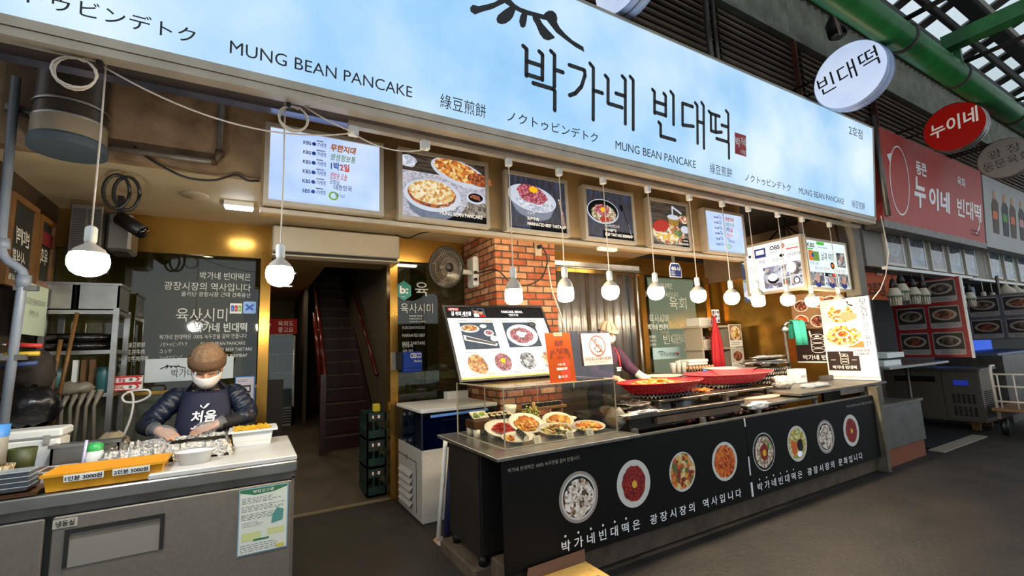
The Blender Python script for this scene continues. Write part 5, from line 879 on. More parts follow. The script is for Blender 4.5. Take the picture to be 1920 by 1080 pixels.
# ================================================================ counter: cabinet at the left end, dark front boards
dk = mat('dark_cabinet', '#1b1815', .4, noise_=(5, '#26211c', .3)); r = thing('counter_cabinet', 'dark brown steel cabinet at the near end of the serving counter, on short feet', 'cabinet', (1.6, 3.15, 0))
build(MB().box(1.39, 1.76, 2.98, 3.52, .17, .86), 'body', [dk], r); build(MB().box(1.40, 1.76, 2.95, 2.98, .19, .86), 'door', [mat('dark_cabinet_door', '#120f0d', .5)], r)
for x, y in ((1.43, 3.02), (1.43, 3.48), (1.7, 3.02)): build(MB().tube([(x, y, .1), (x, y, .17)], .035, 0, 10), 'foot', [blk], r)
single(MB().box(1.345, 2.56, 2.60, 3.66, .86, .884, 0, .004), 'steel_worktop', [steel], 'stainless worktop under the clear display case', 'worktop')
single(MB().box(1.30, 1.5, 3.0, 3.6, .0, .105), 'concrete_block', [concrete], 'rough low concrete block under the dark cabinet', 'block') if False else None
pan = mat('black_panel', '#0a0a08', .55, noise_=(3, '#0f0e0b', .4), spec=.2)
r = thing('counter_frame', 'dark steel frame and shelf carrying the griddles behind the black menu boards', 'counter', (4.0, 3.3, 0))
mb = MB(); mb.box(1.78, 6.33, 2.76, 3.85, .165, .2); mb.box(1.78, 6.33, 3.80, 3.85, .2, .84); build(mb, 'carcass', [darkvoid], r)
mb = MB(); [mb.box(x, x+.04, 2.70, 2.74, .17, .9) for x in (2.6, 3.4, 4.2, 5.2, 6.28)]; build(mb, 'post', [dsteel], r); build(MB().box(1.43, 6.36, 2.66, 2.70, .84, .862), 'top_rail', [steel], r); build(MB().box(6.34, 6.42, 2.6, 2.75, 0, .95), 'end_post', [mat('worn_post', '#77705f', .6, .3, noise_=(8, '#4a4234', .25))], r)
dish_w = mat('printed_plate', '#d3d0c6', .5); dish_m = mat('printed_metal_plate', '#9a938a', .4); sqd = cellmat('printed_squid', ['#efe8dc', '#cfc0ae', '#a88a70', '#5a4636', '#f5f0e8', '#d8ccba'], 50); tart = cellmat('printed_tartare', ['#7a1414', '#951c18', '#5c0d0d', '#b03028'], 110); yolk_d = mat('printed_yolk', '#e8b53a', .4)
modm = cellmat('printed_assorted', ['#d9a04a', '#c4552e', '#e8cf94', '#8a2f20', '#d8b870', '#5e6a34', '#e0832e'], 32); kim = cellmat('printed_kimchi_pancake', ['#d9661e', '#c2491a', '#e88a34', '#8f2e12', '#e07a28'], 55); bib = cellmat('printed_bibimbap', ['#caa79a', '#b8887a', '#e0d0c0', '#7d8a4a', '#8a5a4e', '#e8dcc8'], 60); nood = cellmat('printed_noodles', ['#e0c46a', '#f0e2a8', '#c9a63a', '#dcd09a', '#8f9a4a'], 40); carrot = mat('printed_carrot', '#d9662a', .5)
def dish(mb, cx, kind, cz=.53, R_=.168, seed=0):
    if kind == 'squid': mb.disc(cx, cz, R_, None, .001, 1, 40); mb.ring(cx, cz, R_, R_, .02, .0015, 2, 40); mb.disc(cx, cz, R_*.8, None, .002, 9, 40); mb.disc(cx, cz-.005, R_*.74, None, .0025, 3, 30, 0, .07, seed)
    elif kind == 'tart': mb.disc(cx, cz, R_, None, .001, 1, 40); mb.disc(cx, cz, R_*.7, R_*.76, .002, 4, 36, 0, .04, seed); mb.disc(cx+.004, cz-.006, R_*.15, R_*.16, .003, 5, 20)
    elif kind == 'modum': mb.disc(cx, cz, R_*.9, None, .001, 1, 40); mb.disc(cx, cz, R_*.82, None, .002, 6, 26, 0, .08, seed)
    elif kind == 'jeon': mb.disc(cx, cz, R_, R_*.95, .001, 1, 40); mb.disc(cx, cz, R_*.82, R_*.8, .002, 7, 34, 0, .04, seed)
    elif kind == 'bibim': mb.disc(cx, cz, R_, None, .001, 1, 40); mb.disc(cx, cz, R_*.95, None, .0015, 9, 40); mb.disc(cx, cz, R_*.82, None, .002, 8, 30, 0, .06, seed); mb.disc(cx+.05, cz+.03, .045, .03, .0025, 13, 12, .5, .15); mb.disc(cx, cz, R_*.38, R_*.42, .003, 4, 16, 0, .12, 3); mb.disc(cx, cz-.01, R_*.17, R_*.18, .004, 5, 18)
    elif kind == 'noodle': mb.disc(cx, cz, R_, None, .001, 1, 40); mb.disc(cx, cz, R_*.86, None, .002, 10, 34, 0, .03, seed); mb.disc(cx-.06, cz-.03, .05, .075, .003, 11, 14, .2, .15, 2); mb.disc(cx+.045, cz-.02, .05, .065, .003, 9, 14, 0, .12, 4); mb.disc(cx+.02, cz-.1, .035, .03, .0035, 12, 10, 0, .2)
    return mb
pm = [white_ink, dish_w, dish_m, sqd, tart, yolk_d, modm, kim, bib, blk, nood, carrot, P_china, mat('printed_leaf', '#5f8a2a', .5)]
def frontboard(label, x0, x1, dishes, words, xs, small, smallx, dotx):
    r = thing('menu_board', label, 'menu board', ((x0+x1)/2, 2.65, .17)); build(MB().box(x0, x1, 2.65, 2.662, .165, .852), 'panel', [pan], r)
    for k, (kd, cx) in enumerate(dishes): build(dish(MB().fr((0, 2.649, 0), FX, FZ), cx, kd, seed=k), 'dish_picture', pm, r)
    for (t_, a, b_) in words: build(MB().fr((0, 2.649, 0), FX, FZ).text(t_, a, .215, .075, 0, w=b_-a, bold=.012), 'lettering', [white_ink], r)
    [build(MB().fr((0, 2.649, 0), FX, FZ).disc(dotx[0]+(dotx[1]-dotx[0])*i/5, .305, .0085, None, .002, 0, 12), 'dot', [white_ink], r) for i in range(6)]
    build(MB().fr((0, 2.649, 0), FX, FZ).text(small, smallx[0], smallx[2], .03, 0, w=smallx[1]-smallx[0]), 'small_lettering', [mat('grey_white_print', '#a9a598', .6)], r)
frontboard('black menu board on the counter front, near half, with squid, tartare and pancake dishes', 1.40, 3.893, (('squid', 1.991), ('tart', 2.504), ('modum', 3.033), ('jeon', 3.564)), (('박 가 네 빈 대 떡 은', 1.825, 2.535), ('광 장 시 장 의', 2.638, 3.135), ('역 사 입 니 다', 3.237, 3.74)), None, '박가네 빈대떡은 100% 녹두만을 갈아 만듭니다', (1.442, 2.015, .777), (1.86, 2.402))
frontboard('black menu board on the counter front, far half, with bibimbap, noodle, squid and tartare dishes', 3.90, 6.33, (('bibim', 4.131), ('noodle', 4.679), ('squid', 5.207), ('tart', 5.739)), (('박 가 네 빈 대 떡 은', 3.978, 4.70), ('광 장 시 장 의', 4.794, 5.30), ('문 화 입 니 다', 5.39, 5.90)), None, '박가네 빈대떡은 100% 녹두만을 갈아 만듭니다', (5.70, 6.30, .775), (4.017, 4.56))
mb = MB(); mb.box(3.885, 3.907, 2.645, 2.65, .18, .3); mb.box(3.887, 3.9, 2.645, 2.65, .36, .52); mb.box(3.885, 3.898, 2.645, 2.65, .78, .85); single(mb, 'tape_scrap', [paper], 'torn white tape along the joint between the two black menu boards', 'tape')
r = thing('cardboard_box', 'open yellow cardboard box with a barcode on the ground before the black menu boards', 'box', (1.75, 2.4, 0)); cb1 = mat('yellow_cardboard', '#c9953e', .7, noise_=(8, '#b8812e', .3))
build(MB().box(1.5, 1.98, 2.22, 2.6, 0, .135), 'carton', [cb1], r); build(MB().add([(1.52, 2.6, .135), (1.98, 2.6, .135), (2.0, 2.63, .2), (1.55, 2.63, .19)], [(0, 1, 2, 3)]), 'rear_flap', [mat('cardboard_inside', '#6e4a30', .8)], r); build(MB().add([(1.98, 2.22, .136), (1.98, 2.6, .136), (1.52, 2.56, .15), (1.52, 2.22, .15)], [(0, 1, 2, 3)]), 'top_flap', [mat('pale_cardboard', '#d9b46a', .7, noise_=(30, '#c9953e', .3))], r)
mb = MB(); mb.M = Matrix.Translation((1.72, 2.30, .1475)) @ Matrix.Rotation(math.radians(1.7), 4, 'Y'); mb.box(0, .2, 0, .004, 0, .001); mb.box(0, .2, .096, .1, 0, .001); mb.box(0, .004, 0, .1, 0, .001); mb.box(.196, .2, 0, .1, 0, .001)
R = random.Random(1); x = .02
while x < .18: w_ = R.choice((.003, .005, .008)); mb.rect(x, .012, x+w_, .088, .001, 0); x += w_+R.choice((.004, .006))
build(mb, 'barcode', [mat('barcode_brown', '#5a2c14', .6)], r)

# strip lamps of the kitchen, fixed to the ceiling behind the fascia
for x0, x1, y, l in ((1.55, 2.15, 3.75, 'lit strip lamp on the ceiling before the brick pillar'), (3.3, 4.3, 3.75, 'lit strip lamp on the ceiling behind the tartare and bibimbap pictures'), (4.5, 5.1, 4.2, 'lit strip lamp on the ceiling beyond the fritter picture')):
    r = thing('strip_lamp', l, 'lamp', ((x0+x1)/2, y, 2.85)); build(MB().box(x0, x1, y-.05, y+.05, 2.87, 2.9), 'housing', [wht], r); build(MB().box(x0+.02, x1-.02, y-.035, y+.035, 2.845, 2.87), 'tube', [mat('lit_kitchen_tube', '#fff0d8', .4, emit=22)], r)
r = thing('strip_lamp', 'short white lamp bar under the fascia below the bibimbap picture', 'lamp', (3.0, 3.32, 2.47)); build(MB().box(2.9, 3.12, 3.3, 3.35, 2.475, 2.505), 'housing', [wht], r)
# ================================================================ display case and its plates
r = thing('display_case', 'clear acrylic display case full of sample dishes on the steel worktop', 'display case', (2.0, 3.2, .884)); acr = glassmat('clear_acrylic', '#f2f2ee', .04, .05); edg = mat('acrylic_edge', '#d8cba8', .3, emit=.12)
x0, x1, y0, y1, z0, z1 = 1.505, 2.505, 2.79, 3.6, .886, 1.29
for nm, b_ in (('front_pane', (x0, x1, y0, y0+.004, z0, z1)), ('side_pane', (x0, x0+.004, y0, y1, z0, z1)), ('side_pane', (x1-.004, x1, y0, y1, z0, z1)), ('top_pane', (x0, x1, y0, y1, z1-.005, z1))): build(MB().box(*b_), nm, [acr], r)
mb = MB(); e = .004
for a, b_ in (((x0, y0, z0), (x1, y0, z0)), ((x0, y0, z1), (x1, y0, z1)), ((x0, y0, z0), (x0, y0, z1)), ((x1, y0, z0), (x1, y0, z1)), ((x0, y0, z1), (x0, y1, z1)), ((x1, y0, z1), (x1, y1, z1)), ((x0, y0, z0), (x0, y1, z0)), ((x0, y1, z0), (x0, y1, z1)), ((1.76, y1, z0), (1.76, y1, z1)), ((2.3, y1, z0), (2.3, y1, z1))): mb.bar(a, b_, e*2)
build(mb, 'edge_strip', [edg], r)
Z0 = .886
def food(M, rx, ry, n, sz, kind, seed=0, h=.02, nm=1):
    mb = MB(M); R = random.Random(seed)
    for k in range(n):
        a = R.random()*6.283; q = math.sqrt(R.random()); x, y = rx*q*math.cos(a), ry*q*math.sin(a); z = h*(1-q*q)*R.uniform(.5, 1)+.006; mi = R.randrange(nm)
        if kind == 'strip': b_ = R.random()*6.28; l = sz*R.uniform(1.5, 3); mb.tube([(x-l*math.cos(b_)/2, y-l*math.sin(b_)/2, z), (x, y, z+sz*.5), (x+l*math.cos(b_)/2, y+l*math.sin(b_)/2, z)], sz*.28, mi, 5)
        elif kind == 'lump': mb.ball((x, y, z), sz*R.uniform(.7, 1.2), sz*R.uniform(.7, 1.2), sz*R.uniform(.5, .9), mi, 8, 5, .2, k)
        else: T = Matrix.Translation((x, y, z)) @ Matrix.Rotation(R.random()*6, 4, 'Z') @ Matrix.Rotation(R.uniform(-.6, .6), 4, 'X'); o_ = mb.M; mb.M = M @ T; mb.lathe([(0, -sz*.2), (sz*.8, -sz*.2), (sz, 0), (sz*.8, sz*.25), (0, sz*.25)], n=10, mi=mi, sx=1.25); mb.M = o_
    return mb
def plate(label, cx, cy, z, rx, ry, tilt=.35, rz=0.):
    rx *= .95; ry *= .95
    """oval plate leaning towards the customer on a low support; returns the matrix of its upper face"""
    lift = ry*math.sin(tilt)
    M = Matrix.Translation((cx, cy, z+lift+.006)) @ Matrix.Rotation(rz, 4, 'Z') @ Matrix.Rotation(tilt, 4, 'X')
    r = thing('oval_plate', label, 'plate', (cx, cy, z), 'sample dishes in the display case'); mb = MB(M); mb.lathe([(0, -.006), (.62, -.006), (1.0, .016), (1.0, .02), (.64, .0), (0, .0)], n=36, sx=rx, sy=ry); 
    mb.v = [M @ Vector((v_.x, v_.y, v_.z)) for v_ in [M.inverted() @ q for q in mb.v]]; build(mb, 'plate', [china], r)
    if tilt > .1: build(MB().box(cx-rx*.4, cx+rx*.4, cy+ry*.25, cy+ry*.7, z, z+lift+ry*.3*math.sin(tilt)), 'stand', [mat('clear_stand', '#b9b6b0', .3)], r)
    return M
def foodon(name, label, M, mats, *a, **k): 
    a = (a[0]*1.0, a[1]*1.0)+a[2:]; mb = food(M, *a, nm=len(mats), **k); return single(mb, name, mats, label, 'food', kind='stuff')
fm = lambda n, c, **k: mat(n, c, k.pop('r', .35), **k)
raw = [fm('raw_beef_a', '#c4241c'), fm('raw_beef_b', '#a81812'), fm('raw_beef_c', '#d8402e')]; frit = [fm('fritter_a', '#d9963a'), fm('fritter_b', '#c07a24'), fm('fritter_c', '#e8b860'), fm('fritter_d', '#a85a1c')]
mixf = [fm('mix_a', '#d9b86a'), fm('mix_b', '#6e6a34'), fm('mix_c', '#b8643a'), fm('mix_d', '#efe3b8'), fm('mix_e', '#4a3a22')]; shr = [fm('shrimp_a', '#e07a2e'), fm('shrimp_b', '#e8a23c'), fm('shrimp_c', '#d45a1e'), fm('shrimp_d', '#e8c85a')]; grn = [fm('greens_a', '#6f8a34'), fm('greens_b', '#8fae4e'), fm('greens_c', '#41602a')]
M = plate('oval plate of red beef tartare at the near end of the display case', 1.69, 3.16, Z0, .17, .13, .42, .2); foodon('beef_tartare', 'heap of bright red beef tartare on the plate by the wooden block', M, raw, .085, .07, 220, .012, 'strip', 4, h=.045)
M = plate('small white plate of cut seaweed rolls in the front corner of the display case', 1.69, 2.93, Z0, .135, .1, .22, -.1); foodon('yellow_pickles', 'chopped yellow pickles beside the cut seaweed rolls in the front corner', M @ Matrix.Translation((-.07, 0, 0)), frit, .04, .06, 26, .013, 'lump', 5)
def rollslice(label, M, rr=.022, ln=.03, grp='cut seaweed rolls in the display case'):
    p = M.translation; r = thing('rice_roll_slice', label, 'rice roll', tuple(p), grp); mb = MB(M); mb.lathe([(rr, 0), (rr, ln)], n=14); build(mb, 'seaweed', [seaweed], r); mb = MB(M); mb.lathe([(0, ln-.001), (rr*.97, ln)], n=14, sm=False); mb.lathe([(0, 0.001), (rr*.97, 0)], n=14, sm=False); mb.disc(0, 0, rr*.5, None, ln+.001, 1, 10, 0, .2); mb.disc(rr*.2, 0, rr*.22, None, ln+.0015, 2, 8); build(mb, 'rice_filling', [fm('cooked_rice', '#ded8c4'), fm('roll_filling', '#b8642e'), fm('roll_green', '#6e8a34')], r)
M0 = M
for k in range(4): rollslice(('front', 'second', 'third', 'back')[k]+' slice of the dark rolls on the small corner plate', M0 @ Matrix.Translation((.035, -.06+.035*k, .022)) @ Matrix.Rotation(-math.pi/2, 4, 'X'), .022, .03)
M = plate('oval plate with a golden pancake propped in the middle of the display case', 1.915, 3.19, Z0, .165, .13, .55, .1); foodon('pancake_pieces', 'golden fried pancake pieces on the propped middle plate', M, frit, .1, .075, 40, .026, 'disc', 6, h=.02)
M = plate('large oval plate of mixed fritters and slices at the front middle of the display case', 2.06, 2.97, Z0, .175, .12, .25, 0); foodon('mixed_fritters', 'mixed sliced fritters in brown, cream and green on the large front plate', M, mixf, .13, .085, 60, .022, 'disc', 7, h=.03)
M = plate('oval plate with a crusty pancake propped at the back of the display case', 2.21, 3.17, Z0, .14, .118, .5, -.25); foodon('crusty_pancake', 'crusty golden pancake on the propped back plate', M, frit, .095, .075, 46, .026, 'disc', 8, h=.02)
M = plate('oval plate heaped with orange shrimp fritters at the far end of the display case', 2.345, 2.94, Z0, .15, .115, .22, 0); foodon('shrimp_fritters', 'orange shrimp fritters heaped on the far front plate', M, shr, .105, .08, 60, .02, 'disc', 9, h=.03)
M = plate('tiny round plate of chopped greens behind the orange shrimp fritters', 2.42, 3.3, Z0+.03, .075, .06, .1, 0); foodon('green_chillies', 'chopped green chillies on the tiny plate at the far back of the case', M, grn, .04, .03, 20, .01, 'lump', 10, h=.03)
r = thing('wooden_block', 'dark wooden serving block raised on white cups at the near end of the display case', 'serving block', (1.6, 3.4, Z0)); build(MB().box(1.52, 1.7, 3.3, 3.48, .945, 1.01, 0, .004), 'block', [mat('walnut', '#5a3a22', .5, noise_=(12, '#46291a', .3))], r)
for x, y in ((1.55, 3.33), (1.67, 3.33), (1.55, 3.45), (1.67, 3.45)): build(MB().lathe([(0, 0), (.026, 0), (.03, .058), (0, .058)], (x, y, Z0), 14), 'cup_foot', [china], r)
r = thing('sauce_dish', 'small rectangular white dish of green pickles tilted on the wooden block', 'dish', (1.6, 3.39, 1.012)); M = Matrix.Translation((1.6, 3.39, 1.035)) @ Matrix.Rotation(.4, 4, 'X'); build(flare(-.06, .06, -.045, .045, -.01, .012, .008, .006, M=M), 'dish', [china], r); build(MB(M).box(-.004, .004, -.045, .045, -.004, .01), 'divider', [china], r)
single(food(M @ Matrix.Translation((-.028, 0, 0)), .02, .03, 16, .01, 'lump', 3, .01, 3), 'green_pickles', grn, 'chopped green pickles in the near half of the small rectangular dish', 'food', kind='stuff'); single(food(M @ Matrix.Translation((.03, 0, 0)), .02, .03, 16, .01, 'lump', 4, .01, 3), 'green_pickles', [grn[1], frit[2], grn[0]], 'yellow green pickles in the far half of the small rectangular dish', 'food', kind='stuff')
r = thing('square_plate', 'square white plate of dark rolls raised at the back of the display case', 'plate', (1.80, 3.42, Z0)); M = Matrix.Translation((1.80, 3.42, 1.0)) @ Matrix.Rotation(.25, 4, 'X'); build(flare(-.1, .1, -.06, .06, -.008, .012, .03, .006, M=M), 'plate', [china], r); build(MB().box(1.74, 1.86, 3.38, 3.46, Z0, .99), 'stand', [mat('walnut', '#5a3a22', .5)], r)
for k in range(8): rollslice('%s of the upright dark rolls on the raised square plate, %s row' % (('first', 'second', 'third', 'last')[k % 4], 'front' if k < 4 else 'back'), M @ Matrix.Translation((-.075+.05*(k % 4), -.025+.05*(k//4), 0)), .021, .034)
r = thing('serving_board', 'long low wooden board of rolls at the back of the display case', 'serving board', (2.25, 3.46, Z0)); build(MB().box(2.0, 2.48, 3.4, 3.54, 1.02, 1.045, 0, .004), 'board', [wood], r); build(MB().box(2.05, 2.09, 3.42, 3.52, Z0, 1.02), 'leg', [wood], r); build(MB().box(2.39, 2.43, 3.42, 3.52, Z0, 1.02), 'leg', [wood], r)
for k in range(9): rollslice('%s green flecked roll from the small bowl end of the long wooden board' % ('first second third fourth fifth sixth seventh eighth ninth'.split()[k]), Matrix.Translation((2.06+.046*k, 3.45, 1.045)) , .02, .034)
r = thing('small_bowl', 'little round cream bowl at the back beside the long wooden board', 'bowl', (1.96, 3.52, Z0)); build(MB().lathe([(0, 0), (.03, 0), (.055, .16), (.058, .19), (.05, .19), (0, .14)], (1.96, 3.52, Z0), 20), 'bowl', [china], r)
r = thing('flower_vase', 'small glass vase with yellow green sprigs in the middle of the display case', 'vase', (2.05, 3.3, Z0)); build(MB().lathe([(0, 0), (.035, 0), (.038, .09), (.033, .09), (.03, .01), (0, .01)], (2.05, 3.3, Z0), 18), 'glass', [glassmat('vase_glass', '#c8d4cc', .2)], r)
mb = MB(); R = random.Random(8)
for k in range(14): a = R.random()*6.28; q = R.uniform(.02, .075); t_ = (2.05+q*math.cos(a), 3.3+q*math.sin(a), Z0+.1+R.uniform(.02, .1)); mb.tube([(2.05, 3.3, Z0+.02), (2.05+q*.4*math.cos(a), 3.3+q*.4*math.sin(a), Z0+.09), t_], .002, 0, 4); [mb.ball((t_[0]+R.uniform(-.015, .015), t_[1], t_[2]-.02*j), .009, .006, .009, 1+(k+j) % 2, 6, 4) for j in range(3)]
build(mb, 'sprig', [grn[2], grn[1], fm('yellow_bud', '#c9b83a')], r)
single(MB().lathe([(0, 0), (.016, 0), (.016, .2), (.012, .215), (0, .216)], (2.10, 3.36, Z0), 14), 'wooden_pestle', [mat('pale_wood', '#b08a5c', .6)], 'pale wooden pestle standing upright behind the vase', 'pestle')
def card(label, x, y, z, rz=0.):
    r = thing('price_card', label, 'price card', (x, y, z), 'price cards in the display case'); M = Matrix.Translation((x, y, z)) @ Matrix.Rotation(rz, 4, 'Z'); build(MB(M).add([(-.032, -.018, 0), (.032, -.018, 0), (.032, 0, .05), (-.032, 0, .05), (-.032, .018, 0), (.032, .018, 0)], [(0, 1, 2, 3), (3, 2, 5, 4)]), 'card', [mat('cream_card', '#dcd6bc', .6)], r); mb = MB(M @ Matrix.Translation((0, -.018, 0)) @ Matrix.Rotation(math.radians(70), 4, 'X')); mb.lines(-.024, .008, .024, .042, 3, 0, .0015, .004, int(x*100)); build(mb, 'print', [grey_ink], r)
card('cream price card in front of the corner plate of dark rolls', 1.79, 2.84, Z0, .1); card('cream price card before the large plate of mixed fritters', 2.07, 2.83, Z0, .0); card('cream price card before the orange shrimp fritters', 2.25, 2.82, Z0, -.05); card('cream price card leaning by the square plate of rolls', 1.72, 3.30, Z0+.1, .1) if False else None
card('cream price card standing behind the red tartare plate', 1.77, 3.335, Z0, .1); card('cream price card standing behind the middle pancake plate', 1.94, 3.345, Z0, 0)
# ---- leaning backlit menu board on the case
Mo = (1.50, 3.53, 1.298); Mv = (0, .38, .68); r = thing('menu_board', 'large white backlit picture menu leaning back on the display case', 'menu board', (2.0, 3.6, 1.292))
W_, H_ = 1.09, .775; mb = MB().fr(Mo, FX, Mv); f = .022; mb.box(0, W_, 0, f, -.04, .008, 0); mb.box(0, W_, H_-f, H_, -.04, .008, 0); mb.box(0, f, f, H_-f, -.04, .008, 0); mb.box(W_-f, W_, f, H_-f, -.04, .008, 0); mb.box(f, W_-f, f, H_-f, -.04, -.006, 0); mb.box(f, W_-f, f-.004, f+.012, -.006, .009, 1); build(mb, 'frame', [blk, mat('gilt_strip', '#b8a050', .3, .6)], r)
build(MB().box(1.6, 2.4, 3.62, 3.8, 1.292, 1.31), 'base_plate', [blk], r); [build(MB().bar((x, 3.75, 1.3), (x, 3.83, 1.75), .025), 'rear_strut', [blk], r) for x in (1.7, 2.3)]
mb = MB().fr(Mo, FX, Mv); P_menu = mat('menu_backlit_white', '#eef1f4', .5, emit=.8); P_hdr = mat('menu_header_dark', '#15171c', .5, emit=.4); P_slate = mat('menu_photo_slate', '#3a4450', .5, emit=.8, noise_=(18, '#566270', .3))
mb.rect(f, f, W_-f, H_-f, 0, 0); mb.rect(f, .635, W_-f, H_-f, .001, 1); mb.rect(.05, .715, .16, .75, .002, 3); mb.text('NETFLIX', .06, .722, .026, 2, w=.09, z=.003, bold=.03); mb.text('길 위의 셰프들', .07, .665, .05, 2, w=.2, z=.003, bold=.03, slant=.2); mb.lines(.17, .65, .26, .66, 1, 2, .003)
mb.rect(.29, .648, .42, .745, .002, 4); mb.disc(.325, .71, .022, .026, .003, 5, 16); mb.disc(.375, .7, .022, .026, .003, 5, 16); mb.rect(.3, .648, .35, .685, .0025, 2); mb.rect(.35, .648, .41, .675, .0025, 3); mb.disc(.325, .73, .024, .014, .0035, 1, 12); mb.disc(.375, .72, .024, .014, .0035, 1, 12)
mb.text('PANCAKE, SEOUL', .6, .695, .036, 2, w=.24, z=.003, bold=.04); mb.text('"빈대떡, 박가네"', .67, .657, .03, 2, w=.11, z=.003, bold=.02)
mb.rect(.13, .305, .47, .585, .001, 6); mb.disc(.22, .52, .095, .042, .002, 2, 30); mb.disc(.22, .525, .08, .034, .003, 7, 26); mb.disc(.4, .47, .05, .035, .002, 2, 24); mb.disc(.4, .473, .036, .024, .003, 8, 20); mb.disc(.36, .545, .035, .02, .002, 2, 20); mb.poly([(.14, .4), (.44, .33), (.46, .355), (.14, .455)], .002, 2); mb.poly([(.16, .405), (.43, .342), (.44, .36), (.16, .44)], .003, 9); mb.disc(.44, .41, .04, .03, .002, 2, 20)
mb.rect(.57, .31, .93, .585, .001, 6); mb.disc(.75, .44, .17, .12, .002, 2, 34); mb.disc(.74, .44, .125, .085, .003, 8, 24, 0, .08); mb.disc(.74, .45, .05, .035, .004, 2, 12, 0, .3, 2); mb.disc(.9, .56, .045, .03, .002, 1, 20); mb.disc(.9, .56, .036, .022, .003, 10, 18)
for t_, x in (('빈대떡세트', .12), ('육회한접시', .56)): mb.text(t_, x, .598, .022, 11, w=.1, z=.002, bold=.02)
mb.text('22,000원', .36, .594, .028, 12, w=.11, z=.002, bold=.02); mb.text('34,000원', .85, .594, .028, 11, w=.11, z=.002, bold=.02)
for i, (x, mm, pr, mi) in enumerate(((.2, 7, '12,000원', 12), (.46, 8, '21,000원', 11), (.72, 15, '8,000원', 11), (.95, 13, '', 11))):
    mb.disc(x, .165, .085 if x < .9 else .075, .09, .002, mm, 26, 0, .03, i)
    if i == 0: mb.disc(x+.03, .13, .07, .07, .0015, 7, 24)
    if i == 1: mb.disc(x, .18, .024, None, .003, 14, 16)
    mb.text(pr, x+.04, .048, .032, mi, w=.11, z=.003, bold=.02) if pr else None; mb.lines(x-.09, .27, x+.06, .285, 1, 11, .002, .006, i); mb.lines(x-.09, .05, x, .062, 1, 11, .002, .006, i+4)
build(mb, 'screen', [P_menu, P_hdr, P_white, mat('menu_red', '#c01c1c', .5, emit=.6), P_slate, mat('menu_faces', '#c99a7c', .5, emit=.6), P_slate, P_cake, P_beef, P_wood, P_dark, grey_ink, orange_ink, P_fry, P_yolk, cellmat('printed_squid_dark', ['#20262e', '#8f9aa0', '#dfe3df', '#47525c', '#b0b8ba'], 38, EM*.85)], r)
# ---- award and no-touching notice standing on the case
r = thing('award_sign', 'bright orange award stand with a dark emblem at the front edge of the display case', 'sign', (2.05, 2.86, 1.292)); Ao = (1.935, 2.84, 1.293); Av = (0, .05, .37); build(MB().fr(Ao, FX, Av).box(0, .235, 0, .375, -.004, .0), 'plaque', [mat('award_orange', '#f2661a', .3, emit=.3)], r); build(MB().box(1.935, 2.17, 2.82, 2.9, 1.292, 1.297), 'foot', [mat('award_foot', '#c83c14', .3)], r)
mb = MB().fr(Ao, FX, Av); dkr = mat('award_dark_print', '#5a1208', .5); mb.rect(.08, .352, .155, .375, .001, 1); mb.rect(.083, .355, .152, .372, .0015, 3); mb.text('商圈', .1175, .275, .05, 0, 'C', w=.08, bold=.02); mb.text('人气好店', .1175, .215, .05, 0, 'C', w=.15, bold=.02); mb.text('2024', .1175, .175, .032, 0, 'C', w=.07)
for s_ in (-1, 1): [mb.disc(.1175+s_*(.088-.004*k), .185+.016*k, .012, .005, .002, 0, 8, s_*(.9-.2*k)) for k in range(4)]
mb.text('中国大陆', .1175, .125, .018, 1, 'C', w=.07); mb.text('韩国料理', .1175, .09, .022, 1, 'C', w=.1, bold=.02); mb.rect(.075, .03, .095, .05, .002, 1); mb.text('点评', .1, .032, .022, 1, w=.06); mb.disc(.16, .14, .032, .04, .0006, 2, 18); mb.disc(.15, .06, .045, .05, .0006, 2, 18); build(mb, 'print', [dkr, white_ink, mat('award_pattern', '#d23a12', .4), mat('award_tag', '#8f6a1c', .5)], r)
r = thing('notice_stand', 'clear acrylic shield with a no touching notice at the front of the display case', 'notice', (2.4, 2.9, 1.292)); No = (2.17, 2.90, 1.293); Nv = (0, .03, .37); build(MB().fr(No, FX, Nv).box(0, .44, 0, .385, -.004, 0), 'shield', [glassmat('shield_acrylic', '#d9d4dc', .2, .1)], r)
build(MB().fr((2.30, 2.895, 1.40), FX, Nv).box(0, .30, 0, .255, 0, .002), 'sheet', [mat('notice_paper_pink', '#e6d3c8', .6)], r)
mb = MB().fr((2.30, 2.892, 1.40), FX, Nv); mb.ring(.155, .155, .085, .085, .009, .001, 0, 40); stroke(mb, [(.1, .215), (.21, .095)], .009, .0012, 0); stroke(mb, [(.13, .2), (.145, .15), (.12, .135), (.14, .105), (.18, .11), (.2, .14), (.185, .155), (.165, .155), (.145, .21), (.13, .2)], .006, .0008, 1); [stroke(mb, [(.125+.012*k, .225), (.123+.014*k, .238)], .004, .0008, 1) for k in range(3)]
mb.text('만지지 말고 눈으로만 봐주세요', .15, .042, .028, 1, 'C', w=.27, bold=.02); mb.text("Don't touch it, just look at it.", .15, .018, .02, 1, 'C', w=.2); build(mb, 'print', [mat('notice_red', '#a8483c', .5), mat('notice_brown', '#5a3a30', .5)], r)
lump('foil_scrap', 'crumpled foil lying on the back edge behind the leaning menu', 'foil', (1.45, 3.9, 1.05), (.05, .04, .03), foil, .3, 2) if False else None
